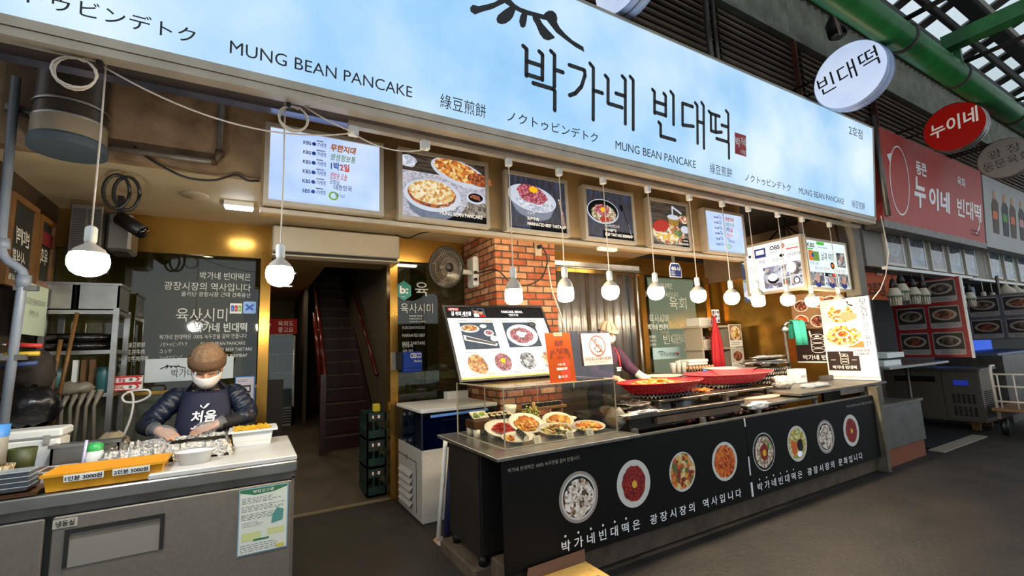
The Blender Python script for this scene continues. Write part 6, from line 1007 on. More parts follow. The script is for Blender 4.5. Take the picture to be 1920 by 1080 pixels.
# ================================================================ griddle run
gr_m = mat('greasy_steel', '#7d746a', .3, .8, noise_=(7, '#4a4038', .25), bump=(20, .1)); brl = mat('black_griddle', '#131110', .3, .3, noise_=(10, '#2a2520', .3))
r = thing('griddle', 'black greasy griddle with a worn steel front lip beside the display case', 'griddle', (3.2, 3.05, .86)); build(MB().box(2.62, 4.05, 2.78, 3.5, .87, .96), 'body', [brl], r); build(MB().box(2.6, 4.06, 2.74, 2.79, .965, 1.0, 0, .004), 'front_lip', [gr_m], r); build(MB().box(2.68, 4.0, 2.82, 3.2, .96, .968), 'hot_plate', [mat('oily_plate', '#1b1714', .12, .4)], r)
mb = MB(); mb.box(2.9, 4.0, 2.745, 2.78, .90, .955); build(mb, 'drip_board', [mat('scorched_board', '#6b543c', .6, noise_=(6, '#3a2c1e', .3))], r)
lump('black_foil', 'crumpled blackened foil on the near corner of the griddle', 'foil', (2.85, 2.98, 1.02), (.22, .14, .055), mat('blackened_foil', '#5a554e', .2, .9, noise_=(25, '#141210', .2), bump=(40, 1.)), .3, 21)
lump('foil_strip', 'crumpled bright foil along the griddle lip', 'foil', (2.78, 2.79, 1.0), (.22, .05, .02), foil, .35, 22)
lump('clear_wrap', 'crumpled clear plastic wrap beside the display case', 'wrap', (2.62, 2.92, .95), (.07, .1, .09), mat('clear_film', '#b9b4aa', .15, alpha=.35), .25, 23)
single(MB().box(3.2, 4.95, 2.99, 3.62, 1.025, 1.045, 0, .003).box(3.22, 3.26, 3.02, 3.06, .968, 1.025).box(4.07, 4.11, 2.94, 2.98, .95, 1.03).box(4.88, 4.92, 3.02, 3.06, .955, 1.025).box(3.9, 3.94, 3.45, 3.49, .96, 1.025), 'steel_shelf', [gr_m], 'raised steel shelf over the griddle carrying the two red baskets', 'shelf')
eggt = mat('grey_pulp', '#6e6258', .85, noise_=(20, '#857a70', .3))
def eggtray(label, x0, x1, y0, y1, z, grp, m_=eggt):
    r = thing('egg_tray', label, 'egg tray', ((x0+x1)/2, (y0+y1)/2, z), grp); mb = MB(); nx, ny = max(2, int((x1-x0)/.05)), max(2, int((y1-y0)/.05)); vs = []; fs = []; q = 4
    for j in range(ny*q+1):
        for i in range(nx*q+1): vs.append((x0+(x1-x0)*i/(nx*q), y0+(y1-y0)*j/(ny*q), z+.022+.02*math.cos(2*math.pi*i/q)*math.cos(2*math.pi*j/q)))
    w_ = nx*q+1
    for j in range(ny*q):
        for i in range(nx*q): a = j*w_+i; fs.append((a, a+1, a+w_+1, a+w_))
    mb.add(vs, fs, 0, True); o = build(mb, 'tray', [m_], r, smooth=True); s = o.modifiers.new('thick', 'SOLIDIFY'); s.thickness = .003; return r
eggtray('grey pulp egg tray under the front red basket', 3.2, 3.82, 3.05, 3.4, 1.047, 'egg trays propping the red baskets'); eggtray('grey pulp egg tray under the rear pink-red basket', 4.36, 4.92, 3.2, 3.55, 1.047, 'egg trays propping the red baskets')
def basket(label, cx, cy, z, R_, h, col, n):
    r = thing('plastic_basket', label, 'basket', (cx, cy, z), 'round baskets on the steel shelf'); m_ = mat(n, col, .35)
    mb = MB(); nseg = 72; rows_ = 7
    mb.lathe([(0, 0), (R_*.7, 0)], (cx, cy, z), nseg, 0, 1, .62, sm=False)
    for k in range(rows_):   # pierced wall: thin hoops joined by ribs
        q = k/(rows_-1); rr = R_*(.7+.27*q); mb.tube([(cx+rr*math.cos(a), cy+.62*rr*math.sin(a), z+h*q) for a in [2*math.pi*i/48 for i in range(49)]], .0035, 0, 5, False)
    for i in range(nseg): a = 2*math.pi*i/nseg; mb.tube([(cx+R_*.7*math.cos(a), cy+.62*R_*.7*math.sin(a), z), (cx+R_*.97*math.cos(a), cy+.62*R_*.97*math.sin(a), z+h)], .0042, 0, 4, False)
    build(mb, 'pierced_wall', [m_], r); build(MB().lathe([(R_*.695, .002), (R_*.955, h-.004)], (cx, cy, z), 72, 0, 1, .62), 'inner_wall', [m_], r); build(MB().lathe([(R_*.96, h-.012), (R_*1.01, h-.004), (R_*1.01, h+.004), (R_*.95, h)], (cx, cy, z), 72, 0, 1, .62), 'rim', [m_], r); return r
basket('round red plastic basket heaped with fried food, in front on the steel shelf', 3.53, 3.26, 1.092, .5, .095, '#c8242a', 'red_plastic'); basket('wider pink-red plastic basket behind, on the far end of the steel shelf', 4.82, 3.42, 1.092, .62, .10, '#d8474e', 'pink_red_plastic')
single(food(Matrix.Translation((3.5, 3.28, 1.14)), .3, .17, 60, .05, 'disc', 31, .05, 4), 'fried_pancakes', frit, 'golden fried pancakes heaped in the front red basket', 'food', kind='stuff')
single(food(Matrix.Translation((4.05, 3.2, 1.05)), .14, .06, 30, .03, 'disc', 32, .01, 2), 'fried_bits', [frit[1], shr[2]], 'orange fried bits on the shelf between the two red baskets', 'food', kind='stuff')
r = thing('batter_bowl', 'wide shallow pale bowl of batter behind the front red basket', 'bowl', (4.2, 3.85, 1.0)); build(MB().lathe([(0, 0), (.14, 0), (.23, .13), (.245, .135), (.225, .12), (0, .1)], (4.2, 3.85, 1.05), 32), 'bowl', [mat('pale_green_plastic', '#b9bfae', .4)], r); build(MB().box(4.02, 4.38, 3.72, 3.98, .96, 1.05), 'stand', [dsteel], r)
r = thing('basin', 'large white plastic basin at the far side of the pink-red basket', 'basin', (5.3, 3.75, .96)); build(MB().lathe([(0, 0), (.22, 0), (.3, .24), (.325, .245), (.285, .23), (.2, .02), (0, .02)], (5.3, 3.75, .97), 36), 'bowl', [mat('milky_plastic', '#d6c6c2', .35)], r)
single(MB().tube([(4.62, 3.6, 1.22), (4.8, 3.7, 1.20)], .014, 0, 8), 'blue_ladle', [mat('blue_handle', '#2f6fb8', .4)], 'blue handle resting across the pink-red basket', 'ladle')
single(MB().box(4.08, 5.3, 2.72, 3.3, .91, .938, 0, .004), 'steel_board', [steel], 'wet stainless board at the front between the griddle and the far tray', 'board')
lump('paper_towel', 'crumpled paper towel hanging over the front of the wet steel board', 'paper towel', (4.26, 2.735, .925), (.16, .035, .04), mat('white_tissue', '#cfcdc8', .8, bump=(25, 1.)), .22, 61)
single(MB().lathe([(0, 0), (.3, 0), (.31, .012), (.3, .02), (0, .02)], (4.75, 3.05, .94), 36, sy=.55), 'cutting_board', [mat('pale_board', '#c9a58c', .5)], 'round pale cutting board on the wet steel board', 'cutting board')
single(MB().box(4.95, 6.86, 2.70, 3.35, .955, .985, 0, .004).box(5.75, 6.3, 2.71, 2.75, .90, .955), 'steel_tray', [mat('worn_steel_tray', '#8f8880', .35, .8, noise_=(5, '#6e675e', .3))], 'wide flat steel tray at the far end of the counter below the tall poster', 'tray')
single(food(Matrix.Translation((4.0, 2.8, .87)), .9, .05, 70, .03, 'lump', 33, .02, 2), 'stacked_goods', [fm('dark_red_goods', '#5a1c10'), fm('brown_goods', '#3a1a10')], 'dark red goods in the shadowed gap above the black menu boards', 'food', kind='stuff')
lump('food_wrap', 'crumpled white wrapper with dark specks at the edge of the white basin', 'wrapper', (5.32, 3.1, 1.06), (.13, .1, .07), cellmat('speckled_wrap', ['#d8d6d0', '#c8c4bc', '#d0ccc4', '#8a7a68', '#e2dfd8', '#cfcac0'], 110), .25, 41)
lump('clear_plastic_bag', 'limp clear plastic bag on the flat steel tray', 'bag', (5.75, 2.95, 1.0), (.25, .1, .03), mat('clear_film2', '#b8c0c8', .15, alpha=.6), .3, 42)
# stack of egg trays in foil
for k in range(4): eggtray(('lowest', 'second', 'third', 'topmost')[k]+' of the stacked pulp egg trays in front of the brown poster', 5.52, 6.1, 3.42, 3.75, 1.0+.052*k, 'stacked egg trays before the brown poster', mat('pale_pulp', '#8f8a84', .8))
lump('foil_cover', 'crumpled foil spread over the top of the stacked egg trays', 'foil', (5.8, 3.58, 1.265), (.33, .2, .05), foil, .3, 43)
lump('foil_roll_end', 'long crumpled foil pack lying across the foil covered egg trays', 'foil', (5.72, 3.45, 1.335), (.36, .06, .025), foil, .25, 44)
r = thing('white_carton', 'white carton with grey print between the egg trays and the tall poster', 'box', (6.12, 3.35, .99)); build(MB().box(6.0, 6.22, 3.3, 3.42, .99, 1.16), 'carton', [paper], r); build(MB().fr((6.0, 3.298, .99), FX, FZ).text('잡채밥', .08, .06, .04, 0, w=.12), 'lettering', [grey_ink], r)
# ================================================================ far kitchen: curtain, glass, shelf
cur = glassmat('clear_pvc_strip', '#dcd8cc', .1, .2)
for k in range(9):
    x = 3.12+.165*k; mb = MB(); mb.loft([[(x+.19*i/6, 4.62+.018*math.sin(i*1.9+k)+(.012 if k % 2 else 0), z) for i in range(7)] for z in (1.0, 1.8, 2.58)], 0, False, False, True); single(mb, 'plastic_strip', [cur], '%s clear plastic strip of the doorway curtain, counting from the brick pillar' % 'first second third fourth fifth sixth seventh eighth ninth'.split()[k], 'curtain strip', 'clear plastic strips behind the cook')
single(MB().box(3.08, 4.72, 4.58, 4.66, 2.58, 2.64).tube([(3.08, 4.57, 2.56), (4.72, 4.57, 2.56)], .014, 0, 8), 'curtain_rail', [steel], 'steel rail carrying the clear plastic strip curtain', 'rail')
single(MB().tube([(4.70, 4.64, .16), (4.70, 4.64, 2.6)], .022, 0, 10), 'steel_pole', [steel], 'slim steel pole at the far side of the plastic strip curtain', 'pole')
r = thing('window_lettering', 'white lettering stuck on the glass beyond the plastic strip curtain', 'lettering', (5.6, 5.0, 1.5))
letters(r, (0, 5.0, 0), FX, FZ, [wl], [('박가네 빈대떡은', 5.85, 2.42, .1, dict(al='R', w=.5)), ('광장시장의 역사입니다', 5.98, 2.28, .1, dict(al='R', w=.78)), ('육회', 5.75, 2.1, .22, dict(w=.4)), ('육사시미', 5.28, 1.88, .15, dict(w=.42)), ('박가네 빈대떡', 5.24, 1.77, .1, dict(w=.44, bold=.02)), ('빈대떡', 5.55, 1.55, .16, dict(w=.5))]+[q_ for i, (a, b_) in enumerate((('綠豆煎餅', 'MUNG BEAN PANCAKE'), ('生拌牛肉', 'MARINATED BEEF TARTARE'), ('生牛肉拌飯', 'BEEF TARTARE BIBIMBAP'))) for q_ in ((a, 5.25, 1.64-.06*i, .05, dict(w=.13)), (b_, 5.75, 1.66-.06*i, .045, dict(w=.36)))])
r = thing('shop_plaque', 'pale blue shop name plaque on the glass beyond the cook', 'sign', (5.6, 4.98, 1.315)); build(MB().fr((5.28, 4.985, 1.315), FX, FZ).box(0, .63, 0, .175, 0, .01), 'board', [mat('sky_blue_board', '#a9c6cc', .6)], r); mb = MB().fr((5.28, 4.973, 1.315), FX, FZ); minilogo(mb, .09, .1, .35); mb.text('박가네 빈대떡', .15, .04, .07, 0, w=.34); mb.rect(.51, .045, .545, .09, .002, 1); build(mb, 'lettering', [ink, red_ink], r)
r = thing('address_plate', 'dark blue house number plate above the plastic strip curtain', 'sign', (5.12, 4.28, 2.46)); AP = [(0, .0), (.24, 0), (.24, .13), (.2, .2), (.04, .2), (0, .13)]; build(MB().fr((5.0, 4.3, 2.46), FX, FZ).prism(AP, 0, .006), 'plate', [mat('plate_white', '#d8dce2', .4)], r); mb = MB().fr((5.0, 4.292, 2.46), FX, FZ); mb.poly([(.01, .01), (.23, .01), (.23, .125), (.195, .19), (.045, .19), (.01, .125)], .0, 0); mb.text('403-16', .12, .1, .065, 1, 'C', w=.18, bold=.02); mb.text('종로구', .03, .06, .03, 1, w=.06); mb.lines(.03, .025, .12, .05, 2, 1, .002, .006); build(mb, 'print', [mat('plate_blue', '#1c2f6b', .4), white_ink], r); build(MB().box(5.1, 5.14, 4.306, 4.33, 2.6, 2.9), 'hanger', [dsteel], r)
r = thing('kitchen_shelf', 'pale open shelf unit against the back wall beyond the plaque', 'shelf', (6.1, 4.6, .16)); pw = mat('pale_shelf', '#a59c8a', .5); 
for x in (5.74, 6.42): build(MB().box(x, x+.03, 4.45, 4.75, .16, 1.78), 'upright', [pw], r)
for z in (1.76, 1.43, 1.1): build(MB().box(5.7, 6.5, 4.44, 4.76, z, z+.03), 'board', [pw], r)
for (x0, x1, z0, z1, l, c) in ((5.74, 6.1, 1.79, 1.91, 'white carton on the top board of the pale shelf', '#cfcdc6'), (5.8, 6.14, 1.46, 1.59, 'pale carton with red goods on the middle board of the pale shelf', '#c4bcae')):
    r = thing('carton', l, 'box', ((x0+x1)/2, 4.58, z0)); build(MB().box(x0, x1, 4.46, 4.7, z0, z1, 0, .006), 'body', [mat('carton_'+c[1:], c, .6)], r); mb = MB().fr((x0, 4.458, z0), FX, FZ); mb.lines(.03, .02, x1-x0-.03, z1-z0-.03, 3, 0, .001, .004); build(mb, 'print', [grey_ink], r)
single(food(Matrix.Translation((5.97, 4.58, 1.6)), .14, .08, 16, .025, 'lump', 50, .02, 3), 'red_goods', [fm('goods_red', '#a02a2a'), fm('goods_dark', '#2c2c34'), fm('goods_white', '#b8b4aa')], 'small red and dark goods in the open pale carton', 'goods', kind='stuff')
r = thing('red_apron', 'red apron hanging in front of the pale shelf unit', 'apron', (5.95, 4.3, 1.15)); mb = MB(); mb.loft([[(5.93+hw*math.cos(a), 4.35+.022*math.sin(a)+.016*math.sin(5*a)*min(1, hw/.1), z) for a in [2*math.pi*i/20 for i in range(20)]] for z, hw in ((1.14, .125), (1.3, .125), (1.5, .11), (1.65, .085), (1.76, .05), (1.86, .022), (1.92, .01))], 0, True, True, True); build(mb, 'cloth', [mat('red_cloth', '#b01522', .7)], r); build(MB().tube([(5.93, 4.33, 1.94), (5.945, 4.37, 1.97), (5.95, 4.43, 1.80)], .006, 0, 6), 'strap', [mat('red_cloth', '#b01522', .7)], r)
r = thing('calendar', 'small white and blue printed card above the red apron', 'card', (5.98, 4.34, 1.83)); build(MB().fr((6.0, 4.436, 1.83), FX, FZ).box(0, .17, 0, .2, 0, .004), 'card', [paper], r); mb = MB().fr((6.0, 4.43, 1.83), FX, FZ); [mb.rect(.01+.055*(i % 3), .01+.065*(i//3), .05+.055*(i % 3), .05+.065*(i//3), .001, i % 2) for i in range(9)]; build(mb, 'print', [tv_ink, mat('pale_blue_print', '#8fa6c4', .6)], r)
P2 = lambda n, c, s=40: cellmat(n, c, s); jeonp = P2('print_platter', ['#d9a04a', '#c97a2e', '#e8cf9a', '#8a5a24', '#b8b060', '#efe2b8'], 34); bowlp = P2('print_dark_bowl', ['#5a2418', '#8a3a2a', '#2c1a14', '#b0785a'], 44)
def photoposter(label, o, u, w_, h_, draw, mats, edge=None):
    r = thing('photo_poster', label, 'poster', o, None); build(MB().fr(o, u, FZ).box(0, w_, 0, h_, -.006, 0), 'sheet', [edge or paper], r); mb = MB().fr(o, u, FZ); draw(mb, w_, h_); build(mb, 'print', mats, r); return r
photoposter('small poster of a round plate of pancakes beside the red apron', (6.365, 4.436, 1.458), FX, .308, .345, lambda mb, w_, h_: (mb.rect(.01, .1, w_-.01, h_-.01, .001, 0), mb.disc(w_/2, .21, .12, .11, .002, 1, 26), mb.disc(w_/2, .21, .1, .09, .003, 2, 24, 0, .05), mb.lines(.03, .03, w_-.03, .08, 2, 3, .001, .008)), [mat('print_tan', '#8a6a44', .6), dish_w, jeonp, grey_ink])
photoposter('small poster of a dark meat bowl below the pancake poster', (6.365, 4.436, 1.11), FX, .308, .335, lambda mb, w_, h_: (mb.rect(.01, .12, w_-.01, h_-.01, .001, 0), mb.disc(w_/2, .2, .13, .1, .002, 1, 26), mb.disc(w_/2, .21, .11, .075, .003, 2, 24, 0, .06), mb.lines(.03, .03, w_-.03, .09, 3, 3, .001, .008)), [mat('print_grey', '#b8b4ae', .6), dish_w, bowlp, grey_ink])
FL = (0, -1, 0)   # frames that face -X (towards the near end of the alley)
photoposter('poster of red stews in bowls on the gilt wall above the brown poster', (6.885, 3.75, 1.68), FL, .62, .5, lambda mb, w_, h_: [mb.rect(0, 0, w_, h_, .0005, 0)]+[(mb.disc(x, y, .1, .085, .002, 1, 22), mb.disc(x, y, .085, .07, .003, 2+(i % 2), 22, 0, .04)) for i, (x, y) in enumerate(((.12, .12), (.34, .1), (.52, .14), (.14, .33), (.38, .36), (.53, .35)))], [mat('print_table_brown', '#8f6a48', .6), dish_w, P2('print_red_stew', ['#b8481e', '#d9702e', '#8f2a14', '#e0a05a'], 50), bowlp])
dkbrown = mat('poster_dark_brown', '#2a1712', .5)
def millstone(mb, cx, cy, s, mi=0):
    for z_, q in ((0, 1), (.09, 1), (.17, 1), (.25, .95)): mb.ring(cx, cy+z_*s*2, .22*s*q, .08*s, .018*s, .002, mi, 30)
    for x in (-.22, .22): stroke(mb, [(cx+x*s, cy), (cx+x*s*.96, cy+.5*s)], .018*s, .002, mi)
    mb.disc(cx, cy+.5*s, .08*s, .03*s, .003, mi, 16); stroke(mb, [(cx-.2*s, cy+.5*s), (cx-.23*s, cy+.68*s)], .06*s, .003, mi)
photoposter('dark brown poster with a white millstone drawing behind the green cloth', (6.885, 3.75, 1.2), FL, .62, .47, lambda mb, w_, h_: (mb.rect(0, .02, w_, h_, .0005, 0), millstone(mb, .3, .17, .4, 1), mb.text('박가네 빈대떡', .31, .05, .075, 1, 'C', w=.46, bold=.02)), [dkbrown, white_ink])
def tallposter(mb, w_, h_):
    M_ = mb.M.copy(); mb.M = mb.M @ Matrix.Diagonal((1.072, 1.068, 1, 1)); w_, h_ = .54, .955
    mb.rect(.0, .66, w_, h_, .0008, 0); mb.disc(.22, .79, .17, .15, .002, 1, 30); mb.disc(.22, .77, .14, .11, .003, 2, 28, 0, .06); mb.disc(.3, .73, .09, .055, .004, 3, 18, 0, .1); mb.disc(.36, .9, .055, .05, .002, 1, 20); mb.disc(.36, .9, .042, .036, .003, 4, 10, 0, .2)
    mb.rect(.0, .345, w_, .65, .0008, 4); mb.rect(.26, .35, .43, .42, .001, 5); mb.disc(.22, .5, .205, .14, .002, 1, 36); mb.disc(.22, .5, .185, .12, .003, 2, 34, 0, .04); mb.disc(.22, .515, .075, .05, .004, 1, 24); mb.disc(.22, .518, .058, .036, .005, 6, 20)
    mb.rect(.43, .345, w_, h_, .006, 7)
    for i, c in enumerate('모듬전'): mb.text(c, .475, .86-.085*i, .085, 8, 'C', z=.008)
    for i, c in enumerate('한우육전'): mb.text(c, .475, .585-.072*i, .068, 8, 'C', z=.008)
    mb.rect(.015, .07, .36, .305, .001, 9); millstone(mb, .2, .16, .2, 10); mb.text('박가네 빈대떡', .19, .095, .045, 10, 'C', w=.26, z=.003, bold=.02); stroke(mb, [(.05, .2), (.1, .2)], .005, .002, 10); stroke(mb, [(.28, .2), (.33, .2)], .005, .002, 10)
    mb.rect(.305, .25, .50, .335, .007, 11); mb.text('빈대떡 반죽', .4, .3, .03, 8, 'C', w=.17, z=.009, bold=.02); mb.text('15,000 원', .4, .262, .03, 8, 'C', w=.14, z=.009, bold=.02)
r = photoposter('tall white pancake poster board standing at the far end of the counter', (6.78, 3.31, 1.032), FL, .58, 1.02, tallposter, [mat('print_grey_lilac', '#b8b4bc', .6), dish_w, jeonp, fm('print_salmon', '#d98a6a'), mat('print_white_cloth', '#dcd8d2', .6), fm('print_orange_cloth', '#cf7a44'), kim, mat('print_pale_blue', '#ccdaf0', .6), ink, dkbrown, white_ink, mat('tag_white', '#e4e6ec', .6)])
build(MB().fr((6.786, 3.31, 1.032), FL, FZ).box(0, .58, -.04, 1.02, -.02, -.0065), 'board_back', [paper], r)
r = thing('water_pipe', 'steel tap pipe wrapped in foil beside the brown poster', 'pipe', (6.2, 3.42, 1.0)); build(MB().tube([(6.2, 3.5, .99), (6.2, 3.5, 1.72), (6.2, 3.47, 1.76), (6.35, 3.42, 1.77), (6.6, 3.4, 1.75)], .02, 0, 10), 'pipe', [steel], r); build(MB().ball((6.2, 3.5, 1.68), .05, .05, .05, 0, 12, 8, .25), 'foil_wrap', [foil], r)
r = thing('green_cloth', 'turquoise green cloth draped over the tap pipe', 'cloth', (6.35, 3.38, 1.46)); mb = MB(); mb.loft([[(6.22+.27*i/10+.01*math.sin(z*30), 3.42+.02*math.sin(i*1.3)+dy, z) for i in range(11)] for z, dy in ((1.46, -.05), (1.6, -.05), (1.77, -.035), (1.8, 0), (1.75, .035), (1.55, .05))], 0, False, False, True); o = build(mb, 'cloth', [mat('turquoise_cloth', '#2f9c86', .8)], r); s = o.modifiers.new('thick', 'SOLIDIFY'); s.thickness = .006
# eggs and cups on the low kitchen table
r = thing('kitchen_table', 'low steel table behind the cook carrying eggs and cups', 'table', (5.3, 4.3, .16)); build(MB().box(4.75, 5.68, 4.1, 4.55, 1.14, 1.165), 'top', [steel], r); [build(MB().box(x, x+.03, y, y+.03, .16, 1.14), 'leg', [dsteel], r) for x in (4.77, 5.63) for y in (4.12, 4.5)]
eggtray('grey pulp tray holding the brown eggs on the low kitchen table', 5.08, 5.62, 4.15, 4.4, 1.166, 'egg trays on the kitchen table'); e0 = None; eggm = mat('brown_egg', '#b8805a', .5, noise_=(8, '#c99a74', .3))
def egg(x, y, z, l):
    mb = MB(); mb.lathe([(0, 0), (.012, .003), (.021, .014), (.0225, .024), (.019, .038), (.01, .05), (0, .053)], (x, y, z), 14); return single(mb, 'egg', [eggm], l, 'egg', 'brown eggs in the tray')
e0 = None
for j in range(2):
    for i in range(8):
        l = '%s egg from the cups end, %s row of the tray on the kitchen table' % ('first second third fourth fifth sixth seventh eighth'.split()[i], ('front', 'second')[j]); p_ = (5.12+.065*i, 4.19+.06*j, 1.185)
        if e0 is None: e0 = egg(*p_, l)
        else: copy_thing(e0, p_, l)
r = thing('white_case', 'white lidded plastic case lying on top of the eggs', 'box', (5.3, 4.3, 1.24)); build(MB().box(5.12, 5.5, 4.2, 4.38, 1.242, 1.275, 0, .008), 'base', [wht], r); build(MB().box(5.11, 5.51, 4.19, 4.39, 1.275, 1.32, 0, .012), 'lid', [wht], r)
for k, (x, z, l) in enumerate(((4.8, 1.166, 'clear plastic cups stack nearest the cook on the kitchen table'), (4.9, 1.166, 'middle clear plastic cup stack on the kitchen table'), (5.0, 1.166, 'clear plastic cup stack beside the eggs'))): r = thing('cup_stack', l, 'cups', (x, 4.2, z), 'plastic cup stacks'); build(MB().lathe([(0, 0), (.028, 0), (.04, .13+.02*(k % 2)), (.036, .13+.02*(k % 2)), (.025, .006)], (x, 4.2, z), 18), 'outer_cup', [mat('frosted_cup', '#c8c4bc', .3, alpha=.7)], r)
# ---- corner light boxes with programme stills
kw = mat('corner_backlit_white', '#f0f4fb', .5, emit=1.); kwg = mat('corner_backlit_mint', '#def2ee', .5, emit=1.); kbl = mat('print_indigo', '#3b3f86', .5, emit=.6); kgr = mat('print_bright_green', '#4fc23a', .5, emit=.8); kor = mat('print_orange_glow', '#e07a2a', .5, emit=.8); kst = cellmat('print_tv_still', ['#5a6270', '#8a8f98', '#2e3440', '#b8a89c', '#c9d0d8', '#6e5a50'], 26, .8); kst2 = cellmat('print_kitchen_still', ['#c8ccd8', '#8f8fb0', '#4a4a70', '#e8eaf0', '#6a6a78', '#d8c0b0'], 22, .85); kface = mat('print_face', '#c99a86', .5, emit=.7)
kmats = [kw, ink, kbl, tv_red, kst2, P_white, P_black, kgr, kor, kst, kface, grey_ink, tv_green, tv_blue]
def corner(label, o, u, w_, h_, draw, face):
    r = thing('corner_light_box', label, 'light box', (o[0], o[1], o[2])); fr_ = .03; mb = MB().fr(o, u, FZ); mb.box(0, w_, 0, fr_, -.1, .01); mb.box(0, w_, h_-fr_, h_, -.1, .01); mb.box(0, fr_, fr_, h_-fr_, -.1, .01); mb.box(w_-fr_, w_, fr_, h_-fr_, -.1, .01); mb.box(fr_, w_-fr_, fr_, h_-fr_, -.1, -.008); build(mb, 'frame', [mat('silver_beige_frame', '#a89b86', .4, .4)], r)
    mb = MB().fr(o, u, FZ); mb.rect(fr_, fr_, w_-fr_, h_-fr_, 0, 0 if face is kw else 5); draw(mb, w_, h_); build(mb, 'screen', kmats if face is kw else [kwg, *kmats[1:5], kwg, *kmats[6:]], r)
    build(MB().box(o[0]+.05, o[0]+.09, o[1]+.03, o[1]+.07, o[2]+h_, 3.22), 'hanger', [dsteel], r); return r
def d1(mb, w_, h_):
    mb.rect(.15, .48, .3, .6, .001, 2); mb.rect(.17, .52, .28, .58, .002, 0); mb.text('OBS', .36, .55, .075, 1, w=.13, bold=.03); mb.disc(.53, .58, .022, .035, .001, 10, 14); mb.text('Joseon', .58, .56, .05, 12, w=.14, slant=.2); mb.rect(.56, .52, .71, .535, .001, 3); mb.lines(.36, .51, .5, .53, 1, 11, .001)
    mb.disc(.5, .46, .03, .02, .001, 6, 14); mb.text('빈대떡', .57, .43, .05, 1, w=.15, slant=.2); mb.text('광장시장', .38, .40, .045, 1, w=.14); mb.text('명품', .2, .40, .05, 1, w=.08)
    mb.rect(.24, .06, .47, .34, .001, 4); mb.disc(.36, .17, .07, .05, .002, 6, 20); mb.disc(.36, .2, .065, .05, .003, 5, 20); mb.rect(.48, .06, .57, .17, .001, 9); mb.rect(.48, .18, .58, .34, .001, 4); mb.rect(.58, .19, .72, .36, .001, 9); mb.disc(.6, .29, .06, .07, .003, 5, 20); mb.rect(.58, .06, .72, .18, .001, 4); mb.disc(.65, .12, .04, .045, .002, 6, 16); mb.disc(.65, .12, .028, .033, .003, 5, 14); mb.rect(.5, .08, .525, .14, .002, 3)
    for z_ in (.3, .1): mb.lines(.06, z_, .2, z_+.08, 3, 11, .001, .006, int(z_*10))
    mb.disc(.08, .52, .02, None, .001, 1, 12); mb.text('맛', .1, .5, .05, 3, w=.04)
def d2(mb, w_, h_):
    mb.text('KBS', .05, .53, .075, 1, w=.17, bold=.02); mb.rect(.03, .5, .18, .515, .001, 7); mb.rect(.27, .57, .45, .61, .001, 7); mb.lines(.3, .53, .6, .55, 1, 11, .001); mb.rect(.06, .36, .16, .49, .001, 8); mb.rect(.16, .36, .3, .48, .0012, 12); mb.disc(.15, .43, .03, None, .002, 13, 14)
    mb.text('남과 여의', .34, .39, .11, 1, w=.3, slant=.25, bold=.01); mb.rect(.72, .31, .93, .5, .001, 11); mb.rect(.735, .32, .915, .49, .002, 9); mb.disc(.83, .42, .035, .05, .003, 10, 16); mb.disc(.59, .32, .05, .045, .002, 6, 16); mb.disc(.59, .32, .03, .025, .003, 8, 12)
    mb.text('빈대떡 골목', .06, .31, .045, 13, w=.2); mb.text('광장시장', .16, .25, .05, 13, w=.18); mb.text('빈대떡', .36, .25, .05, 3, w=.15); mb.text('박가네 맛집!', .6, .235, .055, 3, w=.3, slant=.1)
    for i, (a, b_) in enumerate(((.05, .36), (.38, .68), (.7, .96))): mb.rect(a, .05, b_, .22, .001, (9, 4, 9)[i]); mb.disc((a+b_)/2, .14, .045, .055, .002, 10, 16); mb.disc((a+b_)/2, .07, .07, .04, .0015, 2, 14)
    mb.rect(.38, .175, .68, .22, .002, 6); mb.text('KBS', .46, .182, .035, 5, w=.08, z=.004); mb.rect(.56, .18, .66, .215, .003, 3)
corner('corner light box face turned to the doorway, white with cooking stills', (5.8, 3.70, 2.14), FL, .76, .68, d1, kw); corner('mint corner light box face turned to the alley, with broadcast stills', (5.815, 2.92, 2.13), FX, 1.0, .645, d2, kwg)
single(MB().fr((6.05, 3.92, 2.08), FL, FZ).box(0, .17, 0, .56, -.03, 0).box(.07, .1, .56, 1.15, -.03, -.01), 'narrow_light_box', [cellmat('print_narrow', ['#e8ecf2', '#dfe4ec', '#2a3a5a', '#e8ecf2', '#b8c4d0', '#90a060'], 7, .9)], 'narrow backlit panel tucked behind the white corner light box', 'light box')
single(MB().box(5.3, 6.9, 3.3, 5.1, 2.98, 3.1), 'ceiling_slab', [darkvoid], 'dark slab', 'x') if False else None
# ================================================================ arcade roof and round signs
gbeam = mat('green_paint_beam', '#1f6a32', .35, noise_=(6, '#164a24', .3)); dkst = mat('dark_roof_steel', '#1d1b19', .6); grst = mat('grey_roof_steel', '#3a3732', .6)
r = thing('roof_beam', 'long round green steel beam running along the arcade above the shop fronts', 'beam', (9, 1.74, 4.55)); build(MB().tube([(2.5, 1.74, 4.66), (18, 1.74, 4.66)], .135, 0, 20), 'pipe', [gbeam], r)
for x in (5.87, 7.35, 9.5): build(MB().tube([(x, 1.74, 4.66), (x+.05, 1.74, 4.66)], .15, 0, 20), 'collar', [dkst], r)
struct(MB().box(2.2, 18, 1.80, 1.9, 4.3, 4.62), 'beam_web', [mat('dark_green_web', '#0f2a16', .6)]) if False else None
struct(MB().prism([(0, 0)], 0, 0) if False else MB().add([(2.2, 1.93, 4.93), (18, 1.93, 4.93), (18, 2.3, 5.28), (2.2, 2.3, 5.28), (2.2, 1.93, 5.4), (18, 1.93, 5.4), (18, 2.3, 5.4), (2.2, 2.3, 5.4)], [(3, 2, 1, 0), (4, 5, 6, 7), (0, 1, 5, 4), (2, 3, 7, 6)]), 'trim_gutter', [mat('dark_green_gutter', '#0b140d', .7)])
